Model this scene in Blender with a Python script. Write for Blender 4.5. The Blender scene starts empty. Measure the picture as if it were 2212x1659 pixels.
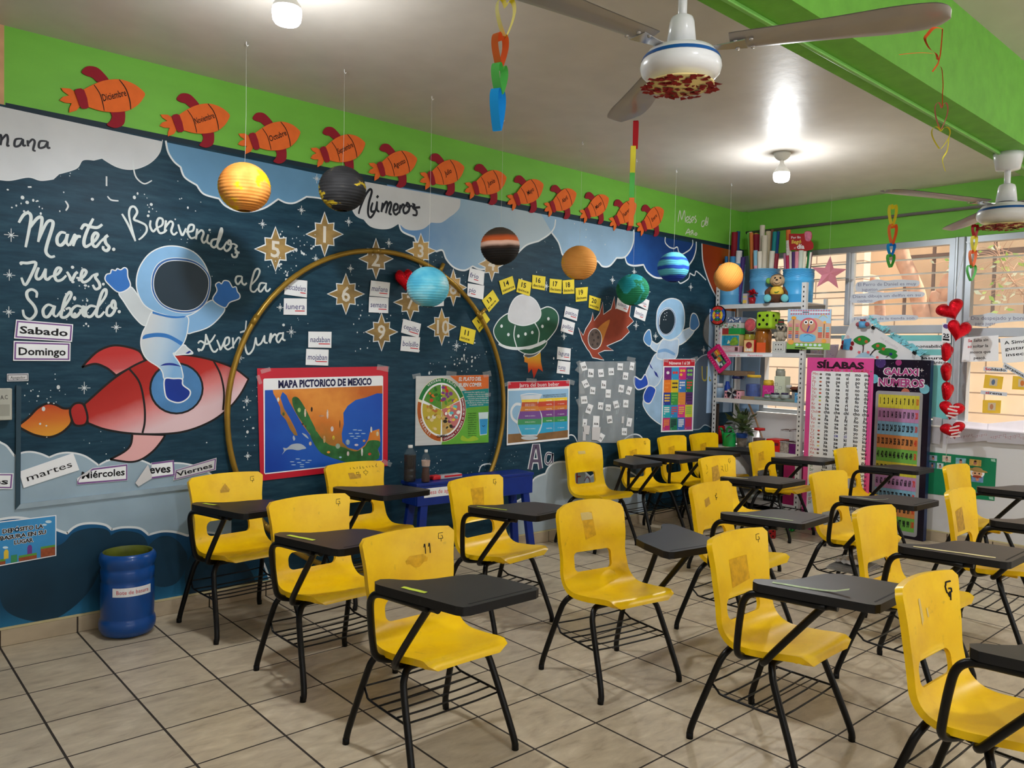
import bpy, bmesh, math, random
from mathutils import Vector, Matrix, Euler
from mathutils.geometry import tessellate_polygon, delaunay_2d_cdt
random.seed(7)
PI = math.pi
SC = bpy.context.scene
COL = SC.collection
# ---------------------------------------------------------------- camera
FPX, PITCH, YAW, ROLL = 1696.69, 0.03604579, 0.72714987, 0.02462826
CAM = Vector((0, 0, 1.456445))
FW = Vector((math.sin(YAW)*math.cos(PITCH), math.cos(YAW)*math.cos(PITCH), -math.sin(PITCH)))
_R = Vector((math.cos(YAW), -math.sin(YAW), 0)); _U = _R.cross(FW)
RT = _R*math.cos(ROLL) + _U*math.sin(ROLL); UP = -_R*math.sin(ROLL) + _U*math.cos(ROLL)
cd = bpy.data.cameras.new('camera'); cam = bpy.data.objects.new('camera', cd); COL.objects.link(cam)
cd.sensor_width = 36; cd.lens = FPX/2212*36; cd.clip_start = .05; cd.clip_end = 200
m = Matrix((RT, UP, -FW)).transposed().to_4x4(); m.translation = CAM; cam.matrix_world = m
SC.camera = cam
# ---------------------------------------------------------------- world, sun, exposure
w = bpy.data.worlds.new('World'); SC.world = w; w.use_nodes = True
bg = w.node_tree.nodes['Background']
bg.inputs[0].default_value = (.97, .985, 1.0, 1); bg.inputs[1].default_value = 2.0
sd = bpy.data.lights.new('sun', 'SUN'); sd.energy = 14; sd.angle = .012; sd.color = (1, .95, .86)
sun = bpy.data.objects.new('sun', sd); COL.objects.link(sun)
sun.rotation_euler = Vector((.36, -.30, .88)).to_track_quat('Z', 'Y').to_euler()
sun.location = (9, 0, 8)
SC.view_settings.view_transform = 'Standard'; SC.view_settings.look = 'None'
SC.view_settings.exposure = 0.24; SC.view_settings.gamma = 1; SC.view_settings.use_curve_mapping = False
BULB_W = 42            # watts of each ceiling bulb's point light
try:
    SC.cycles.use_denoising = True; SC.cycles.max_bounces = 8; SC.cycles.diffuse_bounces = 4
    SC.cycles.transparent_max_bounces = 16; SC.cycles.sample_clamp_indirect = 6
except Exception: pass
# ---------------------------------------------------------------- room measures (metres)
WY, LX, HC = 4.394, 6.973, 2.942          # mural wall y, window wall x, ceiling height
BX0, RY0 = -1.8, -2.7                      # left wall x, rear wall y
TILE = 1/3.
def ray(px, py): return FW + RT*((px-1106)/FPX) - UP*((py-829.5)/FPX)
def onY(px, py, Y=WY): r = ray(px, py); return CAM + r*((Y-CAM.y)/r.y)
def onX(px, py, X=LX): r = ray(px, py); return CAM + r*((X-CAM.x)/r.x)
def onZ(px, py, Z=0.): r = ray(px, py); return CAM + r*((Z-CAM.z)/r.z)
def onD(px, py, x, y): r = ray(px, py); return CAM + r*(math.hypot(x, y)/math.hypot(r.x, r.y))
def ps(px, py): return (onY(px, py)-CAM).dot(FW)/FPX          # metres per photo pixel on the mural
def W2(pts): return [(p.x, p.z) for p in (onY(*q) for q in pts)]
def crop(ox, oy, k, pts): return [(ox+a*k, oy+b*k) for a, b in pts]
# ---------------------------------------------------------------- materials
def lin(c):
    c = c/255.
    return c/12.92 if c <= .04045 else ((c+.055)/1.055)**2.4
_M = {}
def M(col, rough=.6, metal=0., var=.07, scale=9., emit=0., alpha=1., trans=0., bump=0., coat=0., name=None, stretch=(1, 1, 1), spec=.3):
    key = (col, rough, metal, var, scale, emit, alpha, trans, bump, coat, stretch, spec)
    if key in _M: return _M[key]
    mt = bpy.data.materials.new(name or 'paint_%02x%02x%02x' % col); mt.use_nodes = True
    nt = mt.node_tree; b = nt.nodes['Principled BSDF']; L = nt.links.new
    c = tuple(lin(v) for v in col)
    b.inputs['Roughness'].default_value = rough; b.inputs['Metallic'].default_value = metal
    b.inputs['Alpha'].default_value = alpha; b.inputs['Transmission Weight'].default_value = trans
    b.inputs['Coat Weight'].default_value = coat; b.inputs['Specular IOR Level'].default_value = spec
    tc = nt.nodes.new('ShaderNodeTexCoord'); mp = nt.nodes.new('ShaderNodeMapping'); L(tc.outputs['Object'], mp.inputs[0])
    mp.inputs['Scale'].default_value = stretch
    nz = nt.nodes.new('ShaderNodeTexNoise'); L(mp.outputs[0], nz.inputs['Vector'])
    nz.inputs['Scale'].default_value = scale; nz.inputs['Detail'].default_value = 5
    rp = nt.nodes.new('ShaderNodeValToRGB'); L(nz.outputs['Fac'], rp.inputs[0])
    rp.color_ramp.elements[0].position = .3; rp.color_ramp.elements[1].position = .7
    rp.color_ramp.elements[0].color = tuple(max(0, v*(1-var)) for v in c)+(1,)
    rp.color_ramp.elements[1].color = tuple(min(1, v*(1+var)) for v in c)+(1,)
    L(rp.outputs[0], b.inputs['Base Color'])
    if emit:
        b.inputs['Emission Color'].default_value = c+(1,); b.inputs['Emission Strength'].default_value = emit
    if bump:
        bp = nt.nodes.new('ShaderNodeBump'); bp.inputs['Strength'].default_value = bump; bp.inputs['Distance'].default_value = .01
        L(nz.outputs['Fac'], bp.inputs['Height']); L(bp.outputs[0], b.inputs['Normal'])
    _M[key] = mt
    return mt
def Mramp(name, p0, p1, stops, rough=.6, nscale=6., nmix=.12, stretch=(1, 1, 1), coord='Object'):
    """colour ramp along p0 -> p1 (object coordinates), broken up by noise"""
    mt = bpy.data.materials.new(name); mt.use_nodes = True
    nt = mt.node_tree; b = nt.nodes['Principled BSDF']; L = nt.links.new; b.inputs['Roughness'].default_value = rough; b.inputs['Specular IOR Level'].default_value = .25
    p0, p1 = Vector(p0), Vector(p1); d = p1-p0; n2 = d.length_squared
    tc = nt.nodes.new('ShaderNodeNewGeometry' if coord == 'Position' else 'ShaderNodeTexCoord')
    dt = nt.nodes.new('ShaderNodeVectorMath'); dt.operation = 'DOT_PRODUCT'; L(tc.outputs[coord], dt.inputs[0]); dt.inputs[1].default_value = d/n2
    ad = nt.nodes.new('ShaderNodeMath'); ad.operation = 'SUBTRACT'; L(dt.outputs['Value'], ad.inputs[0]); ad.inputs[1].default_value = p0.dot(d)/n2
    mp = nt.nodes.new('ShaderNodeMapping'); mp.inputs['Scale'].default_value = stretch; L(tc.outputs[coord], mp.inputs[0])
    nz = nt.nodes.new('ShaderNodeTexNoise'); nz.inputs['Scale'].default_value = nscale; nz.inputs['Detail'].default_value = 6; L(mp.outputs[0], nz.inputs['Vector'])
    s = nt.nodes.new('ShaderNodeMath'); s.operation = 'MULTIPLY_ADD'; L(nz.outputs['Fac'], s.inputs[0]); s.inputs[1].default_value = nmix*2; s.inputs[2].default_value = -nmix
    a2 = nt.nodes.new('ShaderNodeMath'); a2.operation = 'ADD'; L(ad.outputs[0], a2.inputs[0]); L(s.outputs[0], a2.inputs[1])
    rp = nt.nodes.new('ShaderNodeValToRGB'); L(a2.outputs[0], rp.inputs[0]); cr = rp.color_ramp
    for i, (t, c) in enumerate(stops):
        e = cr.elements[i] if i < 2 else cr.elements.new(t)
        e.position = t; e.color = tuple(lin(v) for v in c)+(1,)
    L(rp.outputs[0], b.inputs['Base Color'])
    return mt
WHITE = M((238, 238, 240), .7, var=.02); BLACK = M((10, 10, 11), .6, var=.1, spec=.2); INK = M((24, 24, 28), .8, var=.05)
GLASS = None
def glass(col=(235, 240, 240), alpha=.16):
    return M(col, .05, var=.0, alpha=alpha, name='clear_plastic')
# ---------------------------------------------------------------- mesh building
class MB:
    def __init__(s): s.v = []; s.f = []; s.mi = []; s.ms = []; s.sm = []
    def mat(s, m):
        if m not in s.ms: s.ms.append(m)
        return s.ms.index(m)
    def add(s, vs, fs, m, smooth=False):
        o = len(s.v); s.v += [Vector(v) for v in vs]; k = s.mat(m)
        for f in fs: s.f.append(tuple(i+o for i in f)); s.mi.append(k); s.sm.append(smooth)
        return s
    def box(s, c, d, m, rz=0., rot=None):
        c = Vector(c); x, y, z = (v/2 for v in d)
        R = rot if rot is not None else Matrix.Rotation(rz, 3, 'Z')
        vs = [c + R @ Vector((a*x, b*y, e*z)) for a in (-1, 1) for b in (-1, 1) for e in (-1, 1)]
        return s.add(vs, [(0, 1, 3, 2), (4, 6, 7, 5), (0, 4, 5, 1), (2, 3, 7, 6), (0, 2, 6, 4), (1, 5, 7, 3)], m)
    def tube(s, path, r, m, n=10, cap=True, closed=False):
        P = [Vector(p) for p in path]; N = len(P); vs = []; fs = []
        rr = r if isinstance(r, (list, tuple)) else [r]*N
        prev = None
        for i in range(N):
            if closed: t = P[(i+1) % N]-P[i-1]
            else: t = P[min(i+1, N-1)]-P[max(i-1, 0)]
            t.normalize()
            if prev is None:
                a = Vector((0, 0, 1)) if abs(t.z) < .9 else Vector((1, 0, 0)); u = t.cross(a).normalized()
            else:
                u = (prev - t*prev.dot(t)).normalized()
            prev = u; v = t.cross(u)
            for j in range(n):
                an = 2*PI*j/n; vs.append(P[i] + (u*math.cos(an)+v*math.sin(an))*rr[i])
        R = N if closed else N-1
        for i in range(R):
            for j in range(n):
                a, b = i*n+j, i*n+(j+1) % n; c, d = ((i+1) % N)*n+(j+1) % n, ((i+1) % N)*n+j
                fs.append((a, b, c, d))
        s.add(vs, fs, m, True)
        if cap and not closed:
            o = len(s.v)-len(vs); k = s.mat(m)
            s.f.append(tuple(o+j for j in range(n))[::-1]); s.mi.append(k); s.sm.append(False)
            s.f.append(tuple(o+(N-1)*n+j for j in range(n))); s.mi.append(k); s.sm.append(False)
        return s
    def lathe(s, prof, c, m, n=28, axis=None, smooth=True):
        """prof: list of (r, z); axis: rotation matrix"""
        c = Vector(c); A = axis or Matrix.Identity(3); vs = []; fs = []; K = len(prof)
        for r, z in prof:
            for j in range(n):
                an = 2*PI*j/n; vs.append(c + A @ Vector((max(r, 1e-5)*math.cos(an), max(r, 1e-5)*math.sin(an), z)))
        for i in range(K-1):
            for j in range(n):
                fs.append((i*n+j, i*n+(j+1) % n, (i+1)*n+(j+1) % n, (i+1)*n+j))
        return s.add(vs, fs, m, smooth)
    def prism(s, poly, z0, z1, m, f=None, mside=None):
        """extruded 2D polygon; f maps (u, v, h) to a point"""
        f = f or (lambda u, v, h: Vector((u, v, h))); n = len(poly)
        if sum(poly[i][0]*poly[(i+1) % n][1]-poly[(i+1) % n][0]*poly[i][1] for i in range(n)) < 0: poly = poly[::-1]
        T = tessellate_polygon([[Vector((p[0], p[1], 0)) for p in poly]])
        top = [f(u, v, z1) for u, v in poly]; bot = [f(u, v, z0) for u, v in poly]
        T = [t if _area(poly, t) > 0 else t[::-1] for t in T]
        s.add(top, T, m); s.add(bot, [t[::-1] for t in T], m)
        return s.add(bot+top, [(i, (i+1) % n, n+(i+1) % n, n+i) for i in range(n)], mside or m)
    def build(s, name, parent=None, loc=None, bevel=0., smooth_mod=False):
        me = bpy.data.meshes.new(name)
        if parent is None:
            if loc is None:
                lo = [min(v[i] for v in s.v) for i in range(3)]; hi = [max(v[i] for v in s.v) for i in range(3)]
                loc = Vector(((lo[0]+hi[0])/2, (lo[1]+hi[1])/2, lo[2]))
            org = Vector(loc)
        else: org = Vector(loc) if loc is not None else Vector()
        me.from_pydata([v-org for v in s.v], [], s.f)
        for m in s.ms: me.materials.append(m)
        for p, k, q in zip(me.polygons, s.mi, s.sm): p.material_index = k; p.use_smooth = q
        me.update()
        o = bpy.data.objects.new(name, me); COL.objects.link(o)
        if parent is not None: o.parent = parent
        if parent is None: o.location = org
        if bevel:
            b = o.modifiers.new('bevel', 'BEVEL'); b.width = bevel; b.segments = 2; b.limit_method = 'ANGLE'; b.angle_limit = .6
        return o
def _area(P, t):
    (a, b), (c, d), (e, f) = P[t[0]], P[t[1]], P[t[2]]
    return (c-a)*(f-b)-(e-a)*(d-b)
def tag(o, label, cat, group=None):
    o['label'] = label; o['category'] = cat
    if group: o['group'] = group
    return o
def thing(name, label, cat, loc=(0, 0, 0), rz=0., group=None, rot=None):
    o = bpy.data.objects.new(name, None); COL.objects.link(o); o.empty_display_size = .1
    o.location = loc; o.rotation_euler = rot or (0, 0, rz)
    return tag(o, label, cat, group)
def struct(o):
    o['kind'] = 'structure'; return o
def wpart(mb, name, t, **k):
    """part given in world coordinates under an unrotated thing"""
    return mb.build(name, t, loc=t.location, **k)
def dup(root, loc, rz, label, group=None, skip=(), scale=None):
    r = root.copy(); COL.objects.link(r); r.location = loc; r.rotation_euler = (0, 0, rz); r['label'] = label
    if group: r['group'] = group
    if scale: r.scale = scale
    for ch in list(root.children):
        if ch.name.split('.')[0] in skip: continue
        c = ch.copy(); COL.objects.link(c); c.parent = r
        for g in ch.children:
            d = g.copy(); COL.objects.link(d); d.parent = c
    return r
def smooth(pts, closed=False, k=6):
    """Catmull-Rom through 2D or 3D points"""
    P = [Vector(p) for p in pts]; n = len(P); out = []
    if n < 3: return [tuple(p) for p in P]
    R = n if closed else n-1
    for i in range(R):
        if closed: a, b, c, d = P[i-1], P[i], P[(i+1) % n], P[(i+2) % n]
        else: a, b, c, d = P[max(i-1, 0)], P[i], P[i+1], P[min(i+2, n-1)]
        for j in range(k):
            t = j/k
            out.append(tuple(.5*((2*b)+(c-a)*t+(2*a-5*b+4*c-d)*t*t+(3*b-a-3*c+d)*t**3)))
    if not closed: out.append(tuple(P[-1]))
    return out
def ell(cx, cy, rx, ry, n=28, a0=0., a1=2*PI, rot=0.):
    full = abs(a1-a0-2*PI) < 1e-6; N = n if full else n+1; out = []
    for i in range(N):
        a = a0+(a1-a0)*i/n; x, y = rx*math.cos(a), ry*math.sin(a)
        out.append((cx+x*math.cos(rot)-y*math.sin(rot), cy+x*math.sin(rot)+y*math.cos(rot)))
    return out
# ---------------------------------------------------------------- lettering
_G = {}
def _raw(txt, bold):
    c = bpy.data.curves.new('t', 'FONT'); c.body = txt; c.size = 1; c.resolution_u = 2; c.offset = bold
    o = bpy.data.objects.new('t', c); COL.objects.link(o)
    me = bpy.data.meshes.new_from_object(o.evaluated_get(bpy.context.evaluated_depsgraph_get()))
    v = [(q.co.x, q.co.y) for q in me.vertices]; f = [tuple(p.vertices) for p in me.polygons]
    bpy.data.objects.remove(o); bpy.data.meshes.remove(me); bpy.data.curves.remove(c)
    return v, f
def _glyph(ch, bold):
    if (ch, bold) not in _G:
        bx = max(p[0] for p in _raw('|', bold)[0])
        adv = max(p[0] for p in _raw(ch+'|', bold)[0])-bx
        v, f = ([], []) if ch == ' ' else _raw(ch, bold)
        _G[(ch, bold)] = (v, f, adv)
    return _G[(ch, bold)]
def text_geo(txt, bold=0., track=0.):
    V = []; F = []; x = 0.
    for ch in txt:
        v, f, a = _glyph(ch, bold); o = len(V)
        V += [(p[0]+x, p[1]) for p in v]; F += [tuple(i+o for i in q) for q in f]; x += a+track
    return V, F, x
class Art(MB):
    """flat artwork on a surface given by f(u, v, h)"""
    def __init__(s, f, step=.0005, h0=0.): super().__init__(); s.fn = f; s.step = step; s.h0 = h0
    def H(s, layer): s.cnt = getattr(s, 'cnt', 0)+1; return s.h0+(layer+.01*(s.cnt % 90))*s.step
    def poly(s, pts, m, layer=1):
        pts = [tuple(p) for p in pts]; n = len(pts)
        T = tessellate_polygon([[Vector((p[0], p[1], 0)) for p in pts]])
        h = s.H(layer)
        return s.add([s.fn(u, v, h) for u, v in pts], [t if _area(pts, t) > 0 else t[::-1] for t in T], m)
    def rect(s, x0, y0, x1, y1, m, layer=1): return s.poly([(x0, y0), (x1, y0), (x1, y1), (x0, y1)], m, layer)
    def stroke(s, pts, wd, m, layer=2, closed=False, taper=True, sm=True, k=6, dh=0.):
        P = [Vector(p) for p in (smooth(pts, closed, k) if sm else pts)]; N = len(P)
        if N < 2: return s
        L = []; R = []
        for i in range(N):
            t = (P[(i+1) % N]-P[i-1]) if closed else (P[min(i+1, N-1)]-P[max(i-1, 0)])
            if t.length < 1e-9: t = Vector((1, 0))
            t.normalize(); nn = Vector((-t.y, t.x)); w2 = wd/2
            if taper and not closed: w2 *= .55+.45*math.sin(PI*min(1, max(0, (i+.6)/(N+.2))))**.5
            L.append(P[i]+nn*w2); R.append(P[i]-nn*w2)
        h = s.H(layer); vs = [s.fn(q.x, q.y, h+dh*(i % N)) for i, q in enumerate(L+R)]
        fs = [(N+i, N+(i+1) % N, (i+1) % N, i) for i in range(N if closed else N-1)]
        return s.add(vs, fs, m)
    def text(s, txt, x, y, h, m, al='C', wd=None, bold=0., shear=0., rot=0., layer=3, track=0., wmax=None):
        V, F, adv = text_geo(txt, bold, track); k = h/.70
        kx = wd/adv if wd else k
        if wmax and kx*adv > wmax: kx = wmax/adv
        off = {'L': 0, 'C': -adv*kx/2, 'R': -adv*kx}[al]; c, q = math.cos(rot), math.sin(rot); hh = s.H(layer); out = []
        for a, b in V:
            X = a*kx+off+shear*b*k; Y = b*k; out.append(s.fn(x+X*c-Y*q, y+X*q+Y*c, hh))
        return s.add(out, F, m)
def quadmap(TL, TR, BR, BL, W, H, N):
    TL, TR, BR, BL = (Vector(p) for p in (TL, TR, BR, BL)); N = Vector(N).normalized()
    def f(u, v, h):
        a, b = u/W, v/H
        return (BL*(1-a)+BR*a)*(1-b)+(TL*(1-a)+TR*a)*b+N*h
    return f
def sheet(corners, W, H, N, m, th=.0015, gap=.001, step=.0004):
    """rectangular card with real thickness; corners TL, TR, BR, BL; returns the Art to draw on"""
    f = quadmap(*corners, W, H, N); a = Art(f, step, gap+th)
    a.prism([(0, 0), (W, 0), (W, H), (0, H)], gap, gap+th, m, f)
    return a
NWALL = Vector((0, -1, 0)); NWIN = Vector((-1, 0, 0))
def wcorners(px, Y=WY): return [onY(*p, Y) for p in px]
def Mthin(col, k=.5):
    """thin sheet that lets light through"""
    mt = M(col, .3, var=.05, bump=.5, scale=16., name='translucent_plastic'); nt = mt.node_tree; tr = nt.nodes.new('ShaderNodeBsdfTranslucent'); tr.inputs[0].default_value = tuple(lin(v) for v in col)+(1,)
    mx = nt.nodes.new('ShaderNodeMixShader'); mx.inputs[0].default_value = k; nt.links.new(nt.nodes['Principled BSDF'].outputs[0], mx.inputs[1]); nt.links.new(tr.outputs[0], mx.inputs[2]); nt.links.new(mx.outputs[0], nt.nodes['Material Output'].inputs[0]); return mt
def xcorners(px, X=LX): return [onX(*p, X) for p in px]
# ================================================================ room shell
def floor_material():
    mt = bpy.data.materials.new('ceramic_floor_tile'); mt.use_nodes = True; nt = mt.node_tree; L = nt.links.new
    b = nt.nodes['Principled BSDF']; N = nt.nodes.new
    tc = N('ShaderNodeTexCoord'); mp = N('ShaderNodeMapping'); L(tc.outputs['Object'], mp.inputs[0])
    mp.vector_type = 'TEXTURE'; mp.inputs['Location'].default_value = (.65883, WY, 0); mp.inputs['Scale'].default_value = (TILE, TILE, 1)
    sx = N('ShaderNodeSeparateXYZ'); L(mp.outputs[0], sx.inputs[0])
    def edge(out, wd):
        p = N('ShaderNodeMath'); p.operation = 'PINGPONG'; L(out, p.inputs[0]); p.inputs[1].default_value = .5
        q = N('ShaderNodeMath'); q.operation = 'LESS_THAN'; L(p.outputs[0], q.inputs[0]); q.inputs[1].default_value = wd
        return q.outputs[0]
    ex, ey = edge(sx.outputs[0], .0135), edge(sx.outputs[1], .0115)
    mx = N('ShaderNodeMath'); mx.operation = 'MAXIMUM'; L(ex, mx.inputs[0]); L(ey, mx.inputs[1])
    fl = N('ShaderNodeVectorMath'); fl.operation = 'FLOOR'; L(mp.outputs[0], fl.inputs[0])
    wn = N('ShaderNodeTexWhiteNoise'); wn.noise_dimensions = '3D'; L(fl.outputs[0], wn.inputs[0])
    # marbling, shifted per tile
    ad = N('ShaderNodeVectorMath'); ad.operation = 'MULTIPLY_ADD'; L(wn.outputs['Color'], ad.inputs[0]); ad.inputs[1].default_value = (9, 9, 9); L(mp.outputs[0], ad.inputs[2])
    m2 = N('ShaderNodeMapping'); m2.inputs['Scale'].default_value = (1.1, 2.6, 1); m2.inputs['Rotation'].default_value = (0, 0, .35); L(ad.outputs[0], m2.inputs[0])
    nz = N('ShaderNodeTexNoise'); nz.inputs['Scale'].default_value = 2.6; nz.inputs['Detail'].default_value = 9; nz.inputs['Roughness'].default_value = .62; nz.inputs['Distortion'].default_value = .4
    L(m2.outputs[0], nz.inputs['Vector'])
    rp = N('ShaderNodeValToRGB'); L(nz.outputs['Fac'], rp.inputs[0]); cr = rp.color_ramp
    cs = [(.28, (168, 152, 130)), (.45, (192, 177, 153)), (.56, (200, 185, 160)), (.72, (214, 200, 176))]
    for i, (t, c) in enumerate(cs):
        e = cr.elements[i] if i < 2 else cr.elements.new(t); e.position = t; e.color = tuple(lin(v) for v in c)+(1,)
    hs = N('ShaderNodeHueSaturation'); L(rp.outputs[0], hs.inputs['Color'])
    ma = N('ShaderNodeMath'); ma.operation = 'MULTIPLY_ADD'; L(wn.outputs['Value'], ma.inputs[0]); ma.inputs[1].default_value = .16; ma.inputs[2].default_value = .92
    L(ma.outputs[0], hs.inputs['Value'])
    mix = N('ShaderNodeMix'); mix.data_type = 'RGBA'; L(mx.outputs[0], mix.inputs['Factor']); L(hs.outputs[0], mix.inputs['A'])
    mix.inputs['B'].default_value = (lin(46), lin(38), lin(32), 1); L(mix.outputs['Result'], b.inputs['Base Color'])
    rr = N('ShaderNodeMath'); rr.operation = 'MULTIPLY_ADD'; L(mx.outputs[0], rr.inputs[0]); rr.inputs[1].default_value = .5; rr.inputs[2].default_value = .3
    L(rr.outputs[0], b.inputs['Roughness'])
    bp = N('ShaderNodeBump'); bp.inputs['Strength'].default_value = .5; bp.inputs['Distance'].default_value = .003; bp.invert = True
    L(mx.outputs[0], bp.inputs['Height']); L(bp.outputs[0], b.inputs['Normal'])
    return mt
FLOOR = floor_material()
mb = MB(); mb.box(((BX0+LX)/2, (RY0+WY)/2, -.05), (LX-BX0+.4, WY-RY0+.4, .1), FLOOR); struct(mb.build('floor', loc=(0, 0, 0)))
CEIL = M((200, 194, 186), .42, var=.05, scale=5., bump=.3, spec=.35)
mb = MB(); mb.box(((BX0+LX)/2, (RY0+WY)/2, HC+.06), (LX-BX0+.5, WY-RY0+.5, .12), CEIL); struct(mb.build('ceiling', loc=(0, 0, HC)))
GREEN = M((118, 190, 70), .55, var=.06, scale=3., stretch=(1, 1, 3))
GREEN2 = M((108, 178, 64), .6, var=.10, scale=14., bump=.3)
mb = MB(); mb.box(((BX0+LX)/2, 1.36, (2.55+HC)/2), (LX-BX0, .2, HC-2.55), GREEN2)
beam = struct(mb.build('trim_1', loc=(0, 1.36, 2.55)))
mb = MB(); mb.box((2.6, 1.385, 2.543), (8.6, .016, .014), M((128, 196, 96), .4)); mb.build('cable_cover', beam, loc=(0, 1.36, 2.55), bevel=.003)

def wall_base():
    mt = bpy.data.materials.new('teal_mural_ground'); mt.use_nodes = True; nt = mt.node_tree; L = nt.links.new; N = nt.nodes.new
    b = nt.nodes['Principled BSDF']; b.inputs['Roughness'].default_value = .5; b.inputs['Specular IOR Level'].default_value = .16
    tc = N('ShaderNodeTexCoord'); mp = N('ShaderNodeMapping'); mp.inputs['Scale'].default_value = (1.1, 1, 7); L(tc.outputs['Object'], mp.inputs[0])
    nz = N('ShaderNodeTexNoise'); nz.inputs['Scale'].default_value = 3.2; nz.inputs['Detail'].default_value = 8; nz.inputs['Roughness'].default_value = .7; L(mp.outputs[0], nz.inputs['Vector'])
    rp = N('ShaderNodeValToRGB'); L(nz.outputs['Fac'], rp.inputs[0]); cr = rp.color_ramp
    for i, (t, c) in enumerate([(.28, (16, 42, 58)), (.47, (24, 56, 74)), (.62, (34, 67, 84)), (.8, (58, 88, 98))]):
        e = cr.elements[i] if i < 2 else cr.elements.new(t); e.position = t; e.color = tuple(lin(v) for v in c)+(1,)
    # sparse paint splatter
    vo = N('ShaderNodeTexVoronoi'); vo.inputs['Scale'].default_value = 42; vo.inputs['Randomness'].default_value = 1
    m2 = N('ShaderNodeMapping'); m2.inputs['Scale'].default_value = (1, .02, 1); L(tc.outputs['Object'], m2.inputs[0]); L(m2.outputs[0], vo.inputs['Vector'])
    lt = N('ShaderNodeMath'); lt.operation = 'LESS_THAN'; L(vo.outputs['Distance'], lt.inputs[0]); lt.inputs[1].default_value = .11
    n2 = N('ShaderNodeTexNoise'); n2.inputs['Scale'].default_value = 2.3; n2.inputs['Detail'].default_value = 4; L(tc.outputs['Object'], n2.inputs['Vector'])
    gt = N('ShaderNodeMath'); gt.operation = 'GREATER_THAN'; L(n2.outputs['Fac'], gt.inputs[0]); gt.inputs[1].default_value = .60
    an = N('ShaderNodeMath'); an.operation = 'MULTIPLY'; L(lt.outputs[0], an.inputs[0]); L(gt.outputs[0], an.inputs[1])
    mix = N('ShaderNodeMix'); mix.data_type = 'RGBA'; L(an.outputs[0], mix.inputs['Factor']); L(rp.outputs[0], mix.inputs['A']); mix.inputs['B'].default_value = (.62, .68, .7, 1)
    L(mix.outputs['Result'], b.inputs['Base Color'])
    bp = N('ShaderNodeBump'); bp.inputs['Strength'].default_value = .15; bp.inputs['Distance'].default_value = .01; L(nz.outputs['Fac'], bp.inputs['Height']); L(bp.outputs[0], b.inputs['Normal'])
    return mt
TEAL = wall_base()
mb = MB(); mb.box(((BX0+LX)/2+.1, WY+.1, HC/2), (LX-BX0+.2, .2, HC), TEAL)
WALL = struct(mb.build('wall_back', loc=(0, 0, 0)))
fW = lambda u, v, h: Vector((u, WY-h, v))
_na = [0]
def art(): _na[0] += 1; return Art(fW, .00011, .0002+.0000237*_na[0])
def done(a, name): return a.build(name, WALL)
# green upper band and bare strip left of it
a = art(); a.rect(.675, 2.575, LX, HC, GREEN, 1); a.rect(BX0, 2.575, .675, HC, M((205, 160, 120), .8, var=.15), 1)
a.stroke([(.68, 2.572), (2.2, 2.566), (3.5, 2.572), (5, 2.575), (6.9, 2.58)], .028, M((22, 44, 58), .6), 2, taper=False)
done(a, 'painted_green_band')
# board set on the wall: thin painted edge strips
mb = MB(); EDGE = M((148, 166, 178), .6, var=.12)
mb.prism([(p[0], p[1]) for p in W2([(33, 1100), (410, 1055), (410, 1045), (43, 1088)])], 0, .012, EDGE, fW)
mb.prism(W2([(33, 1100), (43, 1088), (45, 835), (34, 832)]), 0, .012, M((44, 68, 82), .6), fW)
mb.build('painted_board_edge', WALL)
# ---------------------------------------------------------------- painted clouds
CW = M((203, 206, 210), .6, var=.05, scale=5); CWL = M((222, 228, 232), .6, var=.02)
CB = M((98, 146, 184), .6, var=.08, scale=4); CM = M((146, 180, 210), .6, var=.10, scale=3)
def cloud(name, edge, m, closing, outline=CWL, wd=.014, layer=2):
    a = art(); e = W2(edge); a.poly(e+closing, m, layer)
    a.stroke(e, wd/.0037*ps(*edge[len(edge)//2]), outline, layer+1, taper=False, sm=False); return done(a, name)
ZT = 2.545
c1 = smooth([(351, 302), (344, 331), (321, 354), (287, 366), (253, 361), (220, 342)])+smooth([(203, 346), (179, 346), (165, 364), (127, 376)])+smooth([(115, 387), (88, 390), (61, 383), (20, 390), (-14, 386)])
e = W2(c1); cloud('painted_cloud', c1, CW, [(e[-1][0], ZT+.02), (e[0][0]-.0, ZT)], outline=M((212, 214, 217), .6, var=.02), wd=.006)
c2_ = smooth([(358, 304), (363, 328), (375, 348), (390, 361)])+smooth([(390, 361), (399, 383), (425, 400)])+smooth([(425, 400), (440, 419), (473, 429)])+smooth([(473, 429), (486, 444), (510, 455), (540, 457), (572, 449), (601, 430)])+smooth([(601, 430), (618, 438), (637, 438), (662, 425)])+smooth([(662, 425), (690, 428), (725, 437), (765, 436)])
e = W2(c2_); cloud('painted_cloud', c2_, CB, [(e[-1][0]+.12, ZT-.02), (e[0][0], ZT)])
c4 = smooth([(862, 483), (869, 500), (895, 512)])+smooth([(895, 512), (905, 528), (943, 543)])+smooth([(943, 543), (956, 541), (964, 560), (981, 578), (1003, 584), (1021, 575)])+smooth([(1021, 575), (1043, 582), (1080, 570), (1120, 545)])+smooth([(1120, 545), (1138, 529), (1163, 521)])+smooth([(1163, 521), (1185, 507), (1197, 492), (1200, 474)])
e = W2(c4); SKYG = Mramp('cloud_blue_to_pale', (3.0, 0, 2.2), (3.9, 0, 2.5), [(0, (98, 142, 192)), (.55, (150, 180, 204)), (1, (176, 194, 206))], nmix=.18)
cloud('painted_cloud', c4, SKYG, [(e[-1][0]-.02, ZT), (e[0][0]-.1, ZT)])
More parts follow.
